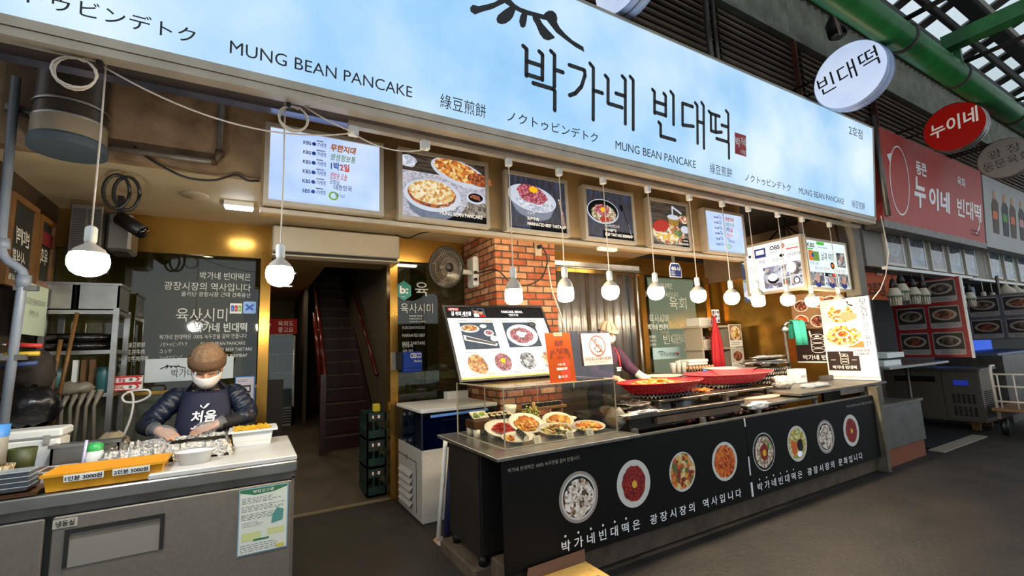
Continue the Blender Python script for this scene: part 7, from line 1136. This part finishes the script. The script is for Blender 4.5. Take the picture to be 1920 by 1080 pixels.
# the eave
struct(MB().box(-2, 18, 2.42, 3.0, 6.22, 6.3), 'ceiling_eave', [mat('dark_eave', '#141311', .8)])
r = thing('tie_beam', 'green square steel beam crossing the arcade under the roof panels', 'beam', (7.07, -1, 4.9)); build(MB().box(6.98, 7.16, -5, 1.72, 4.86, 5.02), 'beam', [gbeam], r); build(MB().box(7.1, 7.16, 1.6, 1.66, 4.66, 4.9), 'hanger', [gbeam], r)
for i, x in enumerate((5.87, 7.5, 9.5, 11.5)): single(MB().tube([(x, 1.9, 4.83), (x, -5, 4.95)], .028, 0, 8), 'tie_rod', [dkst], '%s thin black rod crossing the arcade under the roof, counting from the near end' % 'first second third fourth'.split()[i], 'rod', 'black rods crossing the arcade')
rz = lambda y: 6.25+.34*(2.9-y)
def rp(x, y, dz=0): return (x, y, rz(y)+dz)
trl = bpy.data.materials.new('translucent_roof_sheet'); trl.use_nodes = True; t = trl.node_tree; t.nodes.remove(t.nodes['Principled BSDF']); a = t.nodes.new('ShaderNodeBsdfTransparent'); d = t.nodes.new('ShaderNodeBsdfTranslucent'); mx = t.nodes.new('ShaderNodeMixShader'); n = t.nodes.new('ShaderNodeTexNoise'); n.inputs['Scale'].default_value = 1.3; n.inputs['Detail'].default_value = 7; cr = t.nodes.new('ShaderNodeValToRGB'); cr.color_ramp.elements[0].position = .35; cr.color_ramp.elements[1].position = .65; cr.color_ramp.elements[0].color = (.58, .64, .63, 1); cr.color_ramp.elements[1].color = (.84, .9, .91, 1)
t.links.new(n.outputs['Fac'], cr.inputs['Fac']); t.links.new(cr.outputs['Color'], a.inputs['Color']); t.links.new(cr.outputs['Color'], d.inputs['Color']); mx.inputs['Fac'].default_value = .35; t.links.new(a.outputs[0], mx.inputs[1]); t.links.new(d.outputs[0], mx.inputs[2]); t.links.new(mx.outputs[0], t.nodes['Material Output'].inputs['Surface'])
mb = MB(); [mb.quad(rp(x, 2.98, .12), rp(x+.88, 2.98, .12), rp(x+.88, -1.5, .12), rp(x, -1.5, .12)) for x in [2+.9*i for i in range(18)]]; struct(mb, 'ceiling_roof_panels', [trl])
mb = MB(); [mb.bar(rp(x, 3.0, .04), rp(x, -1.5, .04), .11, None, 0) for x in [2-.01+.9*i for i in range(19)]]; struct(mb, 'trim_rafters', [grst])
mb = MB(); mb.tube([rp(2, 2.2, -.06), rp(18, 2.2, -.06)], .055, 0, 12); struct(mb, 'trim_pipe_purlin', [dkst]); mb = MB(); mb.box(2, 18, 1.84, 2.02, 6.42, 6.56); struct(mb, 'trim_purlin', [dkst]); mb = MB(); mb.box(2, 18, 1.80, 1.835, 6.44, 6.56); struct(mb, 'trim_light_purlin', [mat('grey_flange', '#7a7568', .6)]); mb = MB(); [mb.tube([rp(2, y, -.03), rp(18, y, -.03)], .05, 0, 8) for y in (1.4, .6, -.3)]; struct(mb, 'trim_purlins_high', [dkst])
def fdisc(name, label, X, cy, cz, R_, th, face, words, rimm, faceink, group='round signs standing out from the fronts', bz=(.02, .17)):
    r = thing(name, label, 'round sign', (X+th/2, cy, cz-R_), group); M = Matrix(((0, 0, -1, X), (-1, 0, 0, cy), (0, 1, 0, cz), (0, 0, 0, 1)))
    build(MB(M).lathe([(0, 0), (R_*.95, 0), (R_*.97, -.004)], n=48, sm=False), 'face', [face], r); build(MB(M).lathe([(R_*.97, -.004), (R_, -.012), (R_, -th*.42), (R_*.97, -th*.46), (R_*.97, -th*.54), (R_, -th*.58), (R_, -th), (0, -th)], n=48), 'rim', [rimm], r)
    build(MB(M).lathe([(R_*.972, -th*.46), (R_*.975, -th*.5), (R_*.972, -th*.54)], n=48), 'seam', [mat('navy_seam', '#1a2036', .5)], r)
    mb = MB(M)
    for t_, x, y, h, w_, kw_ in words: mb.text(t_, x, y, h, 0, 'C', w=w_, **kw_)
    if words: build(mb, 'lettering', [faceink], r)
    mb = MB(); y2 = cy+R_; [mb.bar((X+th/2, cy+math.sqrt(R_*R_-dz*dz)*.98, cz+dz), (X+th/2, 2.86, cz+dz), .022) for dz in bz]; mb.bar((X+th/2, 2.66, cz+bz[0]), (X+th/2, 2.66, cz+bz[1]), .022); build(mb, 'bracket', [blk], r); return r
dw = mat('disc_white_backlit', '#b8cdf2', .35, emit=.8, noise_=(2.2, '#e6f0ff', .3)); dr = mat('disc_pale_rim', '#a8bade', .3, noise_=(4, '#8296bd', .3))
fdisc('round_sign', 'pale blue lit round sign with three black syllables above the main sign', 5.5, 2.105, 4.345, .355, .16, dw, [('빈대떡', 0, -.05, .24, .58, {'rot': .12})], dr, ink)
fdisc('round_sign', 'pale round sign cut by the top of the frame above the main signboard', 2.6, 2.46, 4.68, .355, .16, dw, [], dr, ink)
fdisc('round_sign', 'red round sign with white brush lettering above the red shop sign', 8.2, 2.045, 4.32, .328, .14, mat('disc_red', '#a8140c', .35, emit=.28), [('누이네', 0, -.04, .22, .5, {'bold': .02, 'slant': .2, 'rot': .14})], mat('worn_chrome_rim', '#8f8f8a', .3, .8, noise_=(6, '#5f5c58', .3)), white_ink, bz=(.08, .2))
fdisc('round_sign', 'unlit grey round sign with two lines of dark lettering', 9.8, 1.96, 4.13, .302, .13, mat('disc_grey', '#7d7a76', .5), [('광 장', .02, .05, .15, .35, {'rot': .1}), ('동문육회', .02, -.115, .15, .5, {'rot': .1})], mat('disc_grey_rim', '#5f5c58', .5), mat('faded_black', '#2c2a2a', .6), bz=(.25, .29))
for i, (x, l) in enumerate(((4.13, 'grey vertical pipe before the louvres, nearer one of the pair'), (4.25, 'grey vertical pipe before the louvres, farther one of the pair'))): single(MB().tube([(x, 2.76, 4.30), (x, 2.76, 5.42)], .03-.008*i, 0, 10), 'vertical_pipe', [dsteel], l, 'pipe')
single(MB().tube([(7.22, 2.56, 3.1), (7.22, 2.56, 4.5)], .035, 0, 10).box(7.2, 7.24, 2.56, 3.0, 4.44, 4.47), 'vertical_pipe', [dsteel], 'grey vertical pipe between the blue main sign and the red shop sign', 'pipe')
for x, l in ((5.95, 'rusty upright angle bar between two louvre bays behind the lit round sign'), (8.05, 'rusty upright angle bar between two louvre bays behind the red round sign')): single(MB().box(x, x+.05, 2.80, 2.85, 4.25, 5.37), 'angle_bar', [mat('rust_bar', '#5c2f1c', .7)], l, 'bar')
single(MB().tube([(5.44, 2.2, 5.6), (5.46, 2.1, 4.8)], .018, 0, 8), 'hanging_rod', [dsteel], 'thin grey rod hanging from the eave above the lit round sign', 'rod')
r = thing('floodlight', 'black drum hanging under the dark eave above the lit round sign', 'lamp', (6.4, 2.5, 5.3)); build(MB().tube([(6.4, 2.5, 5.6), (6.4, 2.5, 6.22)], .02, 0, 8), 'stem', [dsteel], r); build(MB().lathe([(.0, .03), (.1, .03), (.12, .2), (.07, .3), (0, .31)], (6.4, 2.5, 5.34), 20), 'body', [blk], r); build(MB().lathe([(0, 0), (.06, 0), (.07, .03)], (6.4, 2.5, 5.34), 20), 'glass', [mat('lamp_glass_grey', '#8f9a98', .2)], r)
# ================================================================ next stall
redsg = mat('matte_red_sign', '#b8453a', .55, noise_=(8, '#aa3a30', .3)); 
r = thing('shop_sign', 'red signboard of the next stall with white brush lettering and an oval outline', 'sign', (9.3, 2.65, 3.05)); Ro, Rv = (7.33, 2.65, 3.085), (0, -.1, 1.28)
build(MB().fr(Ro, FX, Rv).box(0, 3.86, 0, 1.285, -.25, 0), 'board', [redsg], r); build(MB().fr(Ro, FX, Rv).box(-.02, 3.88, -.1, 0, -.25, .01), 'bottom_rail', [dsteel], r)
mb = MB().fr(Ro, FX, Rv); mb.ring(.55, .62, .31, .5, .022, .003, 0, 48); mb.poly([(.27, .83), (.19, .93), (.33, .98), (.3, .9)], .003, 0)
build(mb, 'oval_outline', [white_ink], r)
for t_, x, y, h, w_, k_ in (('동큰', 1.12, .83, .22, .38, dict(bold=.03)), ('육회', 2.73, .89, .17, .33, dict(bold=.02)), ('누', 1.0, .36, .5, .4, dict(bold=.03, slant=.1)), ('이네', 1.52, .38, .36, .8, dict(bold=.035, slant=.1)), ('빈대떡', 2.62, .38, .34, 1.1, dict(bold=.02, slant=.15))): build(MB().fr(Ro, FX, Rv).text(t_, x, y, h, 0, w=w_, z=.003, **k_), 'lettering', [white_ink], r)
mb = MB().fr(Ro, FX, Rv); stroke(mb, [(3.6, .45), (3.63, .3), (3.55, .2), (3.45, .14)], .04, .003); mb.lines(3.2, .08, 3.7, .2, 2, 1, .003, .03); build(mb, 'flourish', [white_ink, mat('faint_red_print', '#7a2a22', .6)], r)
r = thing('shop_sign', 'pale signboard with a printed group of people at the far right end', 'sign', (13, 2.65, 3.0)); build(MB().fr((11.25, 2.65, 3.03), FX, Rv).box(0, 8, 0, 1.3, -.25, 0), 'board', [mat('pale_photo_sign', '#8f8e88', .5, noise_=(2, '#a8a8a4', .3))], r)
mb = MB().fr((11.25, 2.65, 3.03), FX, Rv)
for i, (x, c) in enumerate(((.55, 0), (1.1, 1), (1.55, 0), (2.1, 2), (2.6, 0))): mb.poly([(x-.16, .28), (x+.16, .28), (x+.13, .7), (x+.2, .86), (x+.06, .95), (x-.08, .94), (x-.18, .8), (x-.1, .66)], .002, 0 if i % 2 else 1); mb.disc(x, 1.0, .07, .09, .003, 2, 14); mb.rect(x-.14, .55, x+.12, .7, .003, 3+c)
build(mb, 'group_picture', [mat('print_black_cloth', '#1d1a18', .6), mat('print_brown_cloth', '#4a2c1a', .6), mat('print_skin', '#b8825c', .6), mat('print_orange_cloth2', '#c9662e', .6), mat('print_green_cloth', '#4a8a3e', .6), mat('print_pink', '#c48a8f', .6)], r)
struct(MB().box(7.3, 11.95, 2.9, 3.02, 2.5, 3.2), 'wall_next_fascia', [mat('grey_beige_fascia', '#8f8a7e', .6, noise_=(3, '#7a756a', .3))]); struct(MB().box(11.97, 34, 2.9, 3.02, 2.5, 3.4), 'wall_far_fascia', [mat('grey_beige_fascia', '#8f8a7e', .6)])
glo = cellmat('washed_print_red', ['#8f3a34', '#7a2c28', '#a8625a', '#6a4640'], 8); glb = cellmat('washed_print_blue', ['#5a6a8f', '#8fa3c4', '#3f4c70', '#b8c4d8'], 7)
pics = [(7.90, 8.42, 0), (8.70, 9.20, 1), (9.48, 9.95, 0), (10.23, 10.72, 1), (10.95, 11.4, 1), (12.2, 12.74, 1), (13.06, 13.58, 1), (13.94, 14.42, 1)]
nm = ('first framed dish photo, red with a grey bowl, under the red sign', 'second framed dish photo, blue with a pale plate, under the red sign', 'third framed dish photo, red with a bright reflection, under the red sign', 'fourth framed dish photo, pale blue reflections, under the red sign', 'fifth framed dish photo at the far end under the red sign', 'first framed dish photo of the farther stall', 'second framed dish photo of the farther stall', 'third framed dish photo of the farther stall')
for (a, b_, k), l in zip(pics, nm):
    r = thing('framed_photo', l, 'framed photo', ((a+b_)/2, 2.88, 2.6), 'framed dish photos of the next stalls'); mb = MB(); mb.box(a-.04, b_+.04, 2.87, 2.9, 2.54, 2.58); mb.box(a-.04, b_+.04, 2.87, 2.9, 3.09, 3.13); mb.box(a-.04, a, 2.87, 2.9, 2.58, 3.09); mb.box(b_, b_+.04, 2.87, 2.9, 2.58, 3.09); build(mb, 'frame', [mat('pale_frame', '#b8b4a8', .4, .3)], r)
    mb = MB().fr((a, 2.885, 2.58), FX, FZ); w_ = b_-a; mb.rect(0, 0, w_, .51, 0, 0); mb.disc(w_/2, .27, w_*.38, .17, .002, 1, 28); mb.disc(w_/2, .27, w_*.3, .13, .003, 2, 24, 0, .05); build(mb, 'picture', [glo if k == 0 else glb, mat('washed_plate', '#8f918f', .3), P2('washed_food', ['#6a5a4a', '#8f7a64', '#4f4438', '#a89a84'], 20)], r)
    build(MB().box(a, b_, 2.872, 2.876, 2.58, 3.09), 'glass', [glassmat('photo_glass', '#eef2f4', .08, .05)], r)
single(MB().box(7.40, 10.55, 2.72, 2.78, 2.43, 2.47), 'lamp_rail', [wht], 'white lamp track of the next stall carrying the unlit spiral bulbs', 'lamp track'); single(MB().box(11.15, 14.3, 2.87, 2.93, 2.46, 2.5), 'lamp_rail', [wht], 'white lamp track of the farther stall at the right edge', 'lamp track')
cflm = mat('unlit_cfl', '#b8ae98', .4); base_c = None
def cfl(label, x, y, z):
    r = thing('pendant_lamp', label, 'hanging lamp', (x, y, z), 'unlit tube bulbs of the next stall'); build(MB().tube([(x, y, z+.36), (x, y, 2.45)], .006, 0, 6), 'cord', [black_cord], r); build(MB().lathe([(.0, .38), (.022, .37), (.045, .3), (.047, .25), (0, .25)], (x, y, z), 14), 'socket', [blk], r)
    build(MB().lathe([(.03, .26), (.05, .24), (.082, .16), (.085, .135), (0, .13)], (x, y, z), 20), 'bulb_base', [cflm], r); mb = MB(); [mb.tube([(x+.05*math.cos(a), y+.05*math.sin(a), z+.14), (x+.05*math.cos(a), y+.05*math.sin(a), z+.01), (x+.062*math.cos(a+.45), y+.062*math.sin(a+.45), z+.01), (x+.062*math.cos(a+.45), y+.062*math.sin(a+.45), z+.14)], .013, 0, 6) for a in [math.pi*2*i/6 for i in range(6)]]; build(mb, 'glass_tube', [cflm], r); build(MB().lathe([(.084, .128), (.087, .134), (.084, .14)], (x, y, z), 20), 'green_ring', [mat('ring_green', '#3f6a58', .5)], r)
for (x, z), l in zip(((7.58, 1.93), (7.83, 2.0), (8.19, 1.96), (8.52, 1.96), (9.90, 1.95), (10.35, 1.95)), ('unlit tube bulb of the next stall hanging lowest beside the orange banner', 'unlit tube bulb of the next stall hanging higher before the orange banner', 'third unlit tube bulb of the next stall from the orange banner', 'fourth unlit tube bulb of the next stall from the orange banner', 'unlit tube bulb before the far edge of the red menu board', 'unlit tube bulb just beyond the red menu board')): cfl(l, x, 2.75, z)
def unlit(label, x, y, z):
    r = thing('pendant_lamp', label, 'hanging lamp', (x, y, z), 'unlit globe bulbs of the farther stall'); build(MB().tube([(x, y, z+.3), (x, y, 2.47)], .006, 0, 6), 'cord', [white_cord], r); build(MB().lathe([(0, 0), (.1, .01), (.14, .06), (.13, .12), (.05, .2), (.035, .26), (.035, .32), (0, .33)], (x, y, z), 20), 'bulb', [cflm], r)
for (x, z), l in zip(((11.64, 1.94), (12.13, 1.94), (12.93, 2.22), (13.53, 2.21), (14.2, 2.2)), ('lower unlit globe bulb of the farther stall, nearer one', 'lower unlit globe bulb of the farther stall, farther one', 'higher unlit globe bulb of the farther stall, first of three', 'higher unlit globe bulb of the farther stall, second of three', 'higher unlit globe bulb of the farther stall, last at the right edge')): unlit(l, x, 2.9, z)
r = thing('banner', 'orange cloth banner with dark lettering hanging behind the unlit tube bulbs', 'banner', (8.1, 3.0, 2.06)); build(MB().fr((7.52, 3.06, 2.06), FX, FZ).box(0, 1.2, 0, .48, -.004, 0), 'cloth', [mat('orange_banner', '#d0602a', .7, noise_=(3, '#b8501f', .3))], r); mb = MB().fr((7.52, 3.05, 2.06), FX, FZ); mb.text('2호점', .1, .08, .22, 0, w=.5, bold=.01); mb.disc(.5, .4, .1, .05, .002, 1, 10, 0, .4); build(mb, 'lettering', [mat('brown_print', '#4a1f12', .6), mat('faded_peach', '#e0a080', .6)], r)
# interior of the next stalls
struct(MB().box(7.0, 34, 5.0, 5.1, 0, 3.4), 'wall_next_back', [mat('next_back_dark', '#2a221a', .7)]); struct(MB().box(7.0, 34, 3.02, 5.0, 2.46, 2.5), 'ceiling_next', [mat('next_ceiling', '#3a3026', .7)]); struct(MB().box(7.3, 8.7, 3.45, 3.5, .3, 2.2), 'wall_next_steel', [mat('dim_steel_wall', '#5c5040', .35, .6, noise_=(2, '#443a2c', .3))])
def gridmenu(label, o, w_, h_, rows_, face, X2, names):
    r = thing('menu_board', label, 'menu board', o); build(MB().fr(o, FL, FZ).box(0, w_, 0, h_, -.05, 0), 'board', [face], r); build(MB().fr(o, FL, FZ).box(w_, w_+.02, -.01, h_, -.05, .004), 'white_edge', [wht], r); build(MB().bar((o[0]+.03, o[1]-w_/2, o[2]+h_), (o[0]+.03, o[1]-w_/2, 2.47), .03), 'hanger', [dsteel], r)
    mb = MB().fr(o, FL, FZ); cw, ch = w_*.42, h_/rows_*.86
    for i in range(2):
        for j in range(rows_): x, y = w_*.05+i*w_*.47, h_*.03+j*h_/rows_; mb.rrect(x, y, x+cw, y+ch, .03, .001, 0); mb.rect(x+.012, y+ch*.25, x+cw-.012, y+ch-.02, .002, 1); mb.disc(x+cw/2, y+ch*.6, cw*.4, ch*.25, .003, 2, 26); mb.disc(x+cw/2, y+ch*.6, cw*.31, ch*.18, .004, 3+(i+j) % 2, 22, 0, .08, j); mb.lines(x+.08, y+.02, x+cw-.05, y+ch*.22, 2, 5, .003, .012, i+j)
    build(mb, 'print', [mat('menu_grey', '#8f8a86', .6), mat('menu_photo_dark', '#241a16', .6), mat('menu_plate', '#8f877c', .5), P2('menu_food_a', ['#5a2418', '#7a3a22', '#3a1a12', '#8f5a3a'], 22), P2('menu_food_b', ['#2a2620', '#4a3a2c', '#181410', '#6a5a48'], 22), grey_ink], r)
gridmenu('dark red menu board of the next stall with rows of dish photos', (9.0, 3.32, 1.185), .85, 1.18, 3, mat('menu_red_board', '#8a1216', .5), None, None); gridmenu('grey menu board of the farther stall with rows of dish photos', (10.9, 2.98, 1.40), .9, .75, 2, mat('menu_grey_board', '#55545c', .5), None, None)
r = thing('stall_counter', 'low steel counter of the next stall with a brown base beside the main counter', 'counter', (7.1, 3.0, 0)); build(MB().box(6.52, 7.62, 2.66, 3.3, .2, .7, 0, .006), 'body', [mat('wet_steel', '#8a8a84', .35, .6, noise_=(4, '#6e6e68', .3), bump=(12, .2))], r); build(MB().box(6.54, 7.6, 2.68, 3.28, .0, .2), 'base', [mat('brown_base', '#7a3f22', .6)], r); build(MB().box(6.5, 7.64, 2.64, 2.7, .69, .72), 'top_rail', [steel], r); build(MB().box(6.5, 7.64, 3.26, 3.3, .7, 1.05), 'splash_back', [dsteel], r)
single(MB().box(7.05, 8.95, 2.72, 3.25, 1.11, 1.14), 'steel_tray', [steel], 'long steel shelf tray sticking out over the next stall counter', 'tray')
for x, y in ((7.1, 3.2), (8.85, 3.2)): single(MB().tube([(x, y, 0 if x > 7.7 else .72), (x, y, 1.11)], .02, 0, 8), 'shelf_leg', [dsteel], ('steel leg under the near end of the long steel shelf tray', 'steel leg under the far end of the long steel shelf tray')[x > 8], 'leg')
for k, (x, z, l) in enumerate(((7.5, 1.16, 'flat pile of papers on the long steel shelf tray'), (7.62, 1.26, 'second pile of leaflets on a small rack over the steel shelf tray'))): single(MB().box(x-.25, x+.25, 2.85, 3.15, z-.02, z+.05, 0, .004), 'paper_pile', [paper], l, 'papers')
single(MB().add([(6.72, 2.5, .004), (7.35, 2.45, .004), (7.2, 2.65, .004)], [(0, 1, 2)]).box(6.9, 7.1, 2.5, 2.6, .004, .008), 'dark_scrap', [darkvoid], 'dark scrap lying on the ground at the foot of the brown base', 'scrap') if False else None
fr2 = mat('fridge_two_panel', '#6e665a', .5, .35, noise_=(30, '#625a4e', .4))
r = thing('counter_fridge', 'steel under-counter fridge with vent slots in the next stall', 'fridge', (10.3, 3.3, .1)); build(MB().box(9.98, 10.62, 2.7, 4.4, .13, .93), 'body', [fr2], r); build(MB().box(9.95, 10.66, 2.67, 4.42, .93, .965), 'worktop', [dsteel], r)
d_ = build(MB().box(9.965, 9.98, 3.18, 4.1, .16, .9), 'door', [fr2], r); build(MB().box(9.96, 9.966, 3.24, 3.8, .74, .83), 'handle_recess', [blk], d_); p_ = build(MB().box(9.965, 9.98, 2.72, 3.15, .16, .9), 'machine_panel', [fr2], r)
mb = MB(); [mb.box(9.958, 9.966, 2.78+.06*i, 2.815+.06*i, z+.03*j, z+.018+.03*j) for i in range(5) for j in range(5) for z in (.22, .42)]; build(mb, 'vent_slots', [blk], p_); build(MB().box(9.956, 9.966, 2.84, 3.02, .70, .78), 'display', [mat('lit_display', '#1f2f8f', .3, emit=.8)], p_)
mb = MB(); [mb.box(10.06+.045*i, 10.085+.045*i, 2.694, 2.7, .2+.03*j, .218+.03*j) for i in range(9) for j in range(14)]; build(mb, 'side_vent', [blk], r)
for x in (10.03, 10.55): build(MB().box(x, x+.06, 2.8, 2.9, 0, .13), 'foot', [wood], r); build(MB().box(x, x+.06, 4.1, 4.2, 0, .13), 'foot', [wood], r)
single(MB().add([(8.0, 2.72, .006), (9.45, 2.75, .006), (9.7, 3.35, .006), (8.1, 3.6, .006), (8.0, 2.72, .012), (9.45, 2.75, .02), (9.7, 3.35, .012), (8.1, 3.6, .012)], [(4, 5, 6, 7), (0, 1, 5, 4), (1, 2, 6, 5), (2, 3, 7, 6), (3, 0, 4, 7)]), 'rubber_mat', [mat('black_mat', '#17161a', .6)], 'black sheet lying on the ground before the next stall fridge', 'mat')
single(MB().box(7.85, 9.45, 2.58, 2.74, .004, .02), 'grey_strip', [mat('grey_strip', '#8a8272', .6)], 'pale grey strip along the near edge of the black sheet', 'strip')
r = thing('hand_cart', 'white tube frame hand cart with a wooden deck at the right edge', 'cart', (10.2, 2.3, 0)); wtube = mat('white_tube', '#c4c0b6', .4)
build(MB().box(9.7, 11.4, 2.0, 2.55, .36, .40), 'deck', [wood], r)
for y in (2.05, 2.5): build(MB().tube([(9.75, y, .4), (9.72, y, .95), (9.76, y, 1.02), (9.9, y, 1.02)], .02, 0, 8), 'frame_tube', [wtube], r)
for z in (.5, .72, .9): build(MB().tube([(9.74, 2.05, z), (9.74, 2.5, z)], .015, 0, 8), 'cross_tube', [wtube], r)
for k in range(3): build(MB().tube([(9.74, 2.1+.17*k, .4), (9.73, 2.1+.17*k, .9)], .01, 0, 6), 'upright_tube', [wtube], r)
for x in (9.85, 11.2):
    for y in (2.08, 2.47): build(MB().tube([(x, y-.025, .12), (x, y+.025, .12)], .12, 0, 18), 'wheel', [blk], r)
build(MB().box(9.75, 11.35, 2.04, 2.08, .24, .36), 'chassis', [dsteel], r); build(MB().box(9.75, 11.35, 2.47, 2.51, .24, .36), 'chassis', [dsteel], r)
r = thing('display_counter', 'chilled counter of the farther stall glowing blue inside', 'counter', (12.2, 3.0, 0)); build(MB().box(11.2, 14, 2.7, 3.6, 0, 1.12), 'body', [dsteel], r); build(MB().box(11.2, 14, 3.5, 3.6, 1.12, 1.42), 'lit_back', [mat('blue_lit_back', '#3a62d8', .4, emit=.9)], r); build(MB().box(11.2, 14, 2.75, 3.5, 1.12, 1.16), 'ice_bed', [mat('crushed_ice', '#5f6e8a', .4, bump=(30, 1.))], r); build(MB().box(11.15, 14, 2.66, 3.64, 1.42, 1.46), 'top', [dsteel], r)
r = thing('framed_notice', 'pale pictured notice hanging behind the unlit bulbs beyond the red menu board', 'notice', (11.9, 3.2, 2.1)); build(MB().box(11.2, 12.4, 3.2, 3.22, 2.12, 2.42), 'sheet', [mat('notice_pale', '#a8b0c8', .5)], r); mb = MB().fr((11.2, 3.198, 2.12), FX, FZ); mb.disc(.2, .2, .15, .1, .001, 0, 14, 0, .3); mb.disc(.8, .12, .2, .08, .001, 1, 14, 0, .3); build(mb, 'print', [mat('print_magenta', '#a86ac0', .6), mat('print_ice', '#cfd8ea', .6)], r)
single(MB().tube([(7.12, 2.6, 3.1), (7.13, 2.58, 2.6), (7.0, 2.6, 2.3), (6.85, 2.62, 2.12), (6.8, 2.7, 2.0)], .007, 0, 6), 'white_cable', [white_cord], 'white cable hanging down the column between the two stalls', 'cable')
r = thing('ceiling_bracket', 'black spidery bracket above the white corner light box', 'bracket', (6.3, 3.4, 3.0)); mb = MB(); [mb.bar((6.3, 3.4, 3.1), (6.3+.22*math.cos(a), 3.4+.22*math.sin(a), 2.9), .02) for a in [math.pi*2*i/7 for i in range(7)]]; build(mb, 'arms', [blk], r); build(MB().box(6.28, 6.32, 3.38, 3.42, 3.08, 3.24), 'stem', [blk], r)
struct(MB().box(5.18, 6.95, 3.3, 5.15, 3.2, 3.3), 'ceiling_dark', [darkvoid])
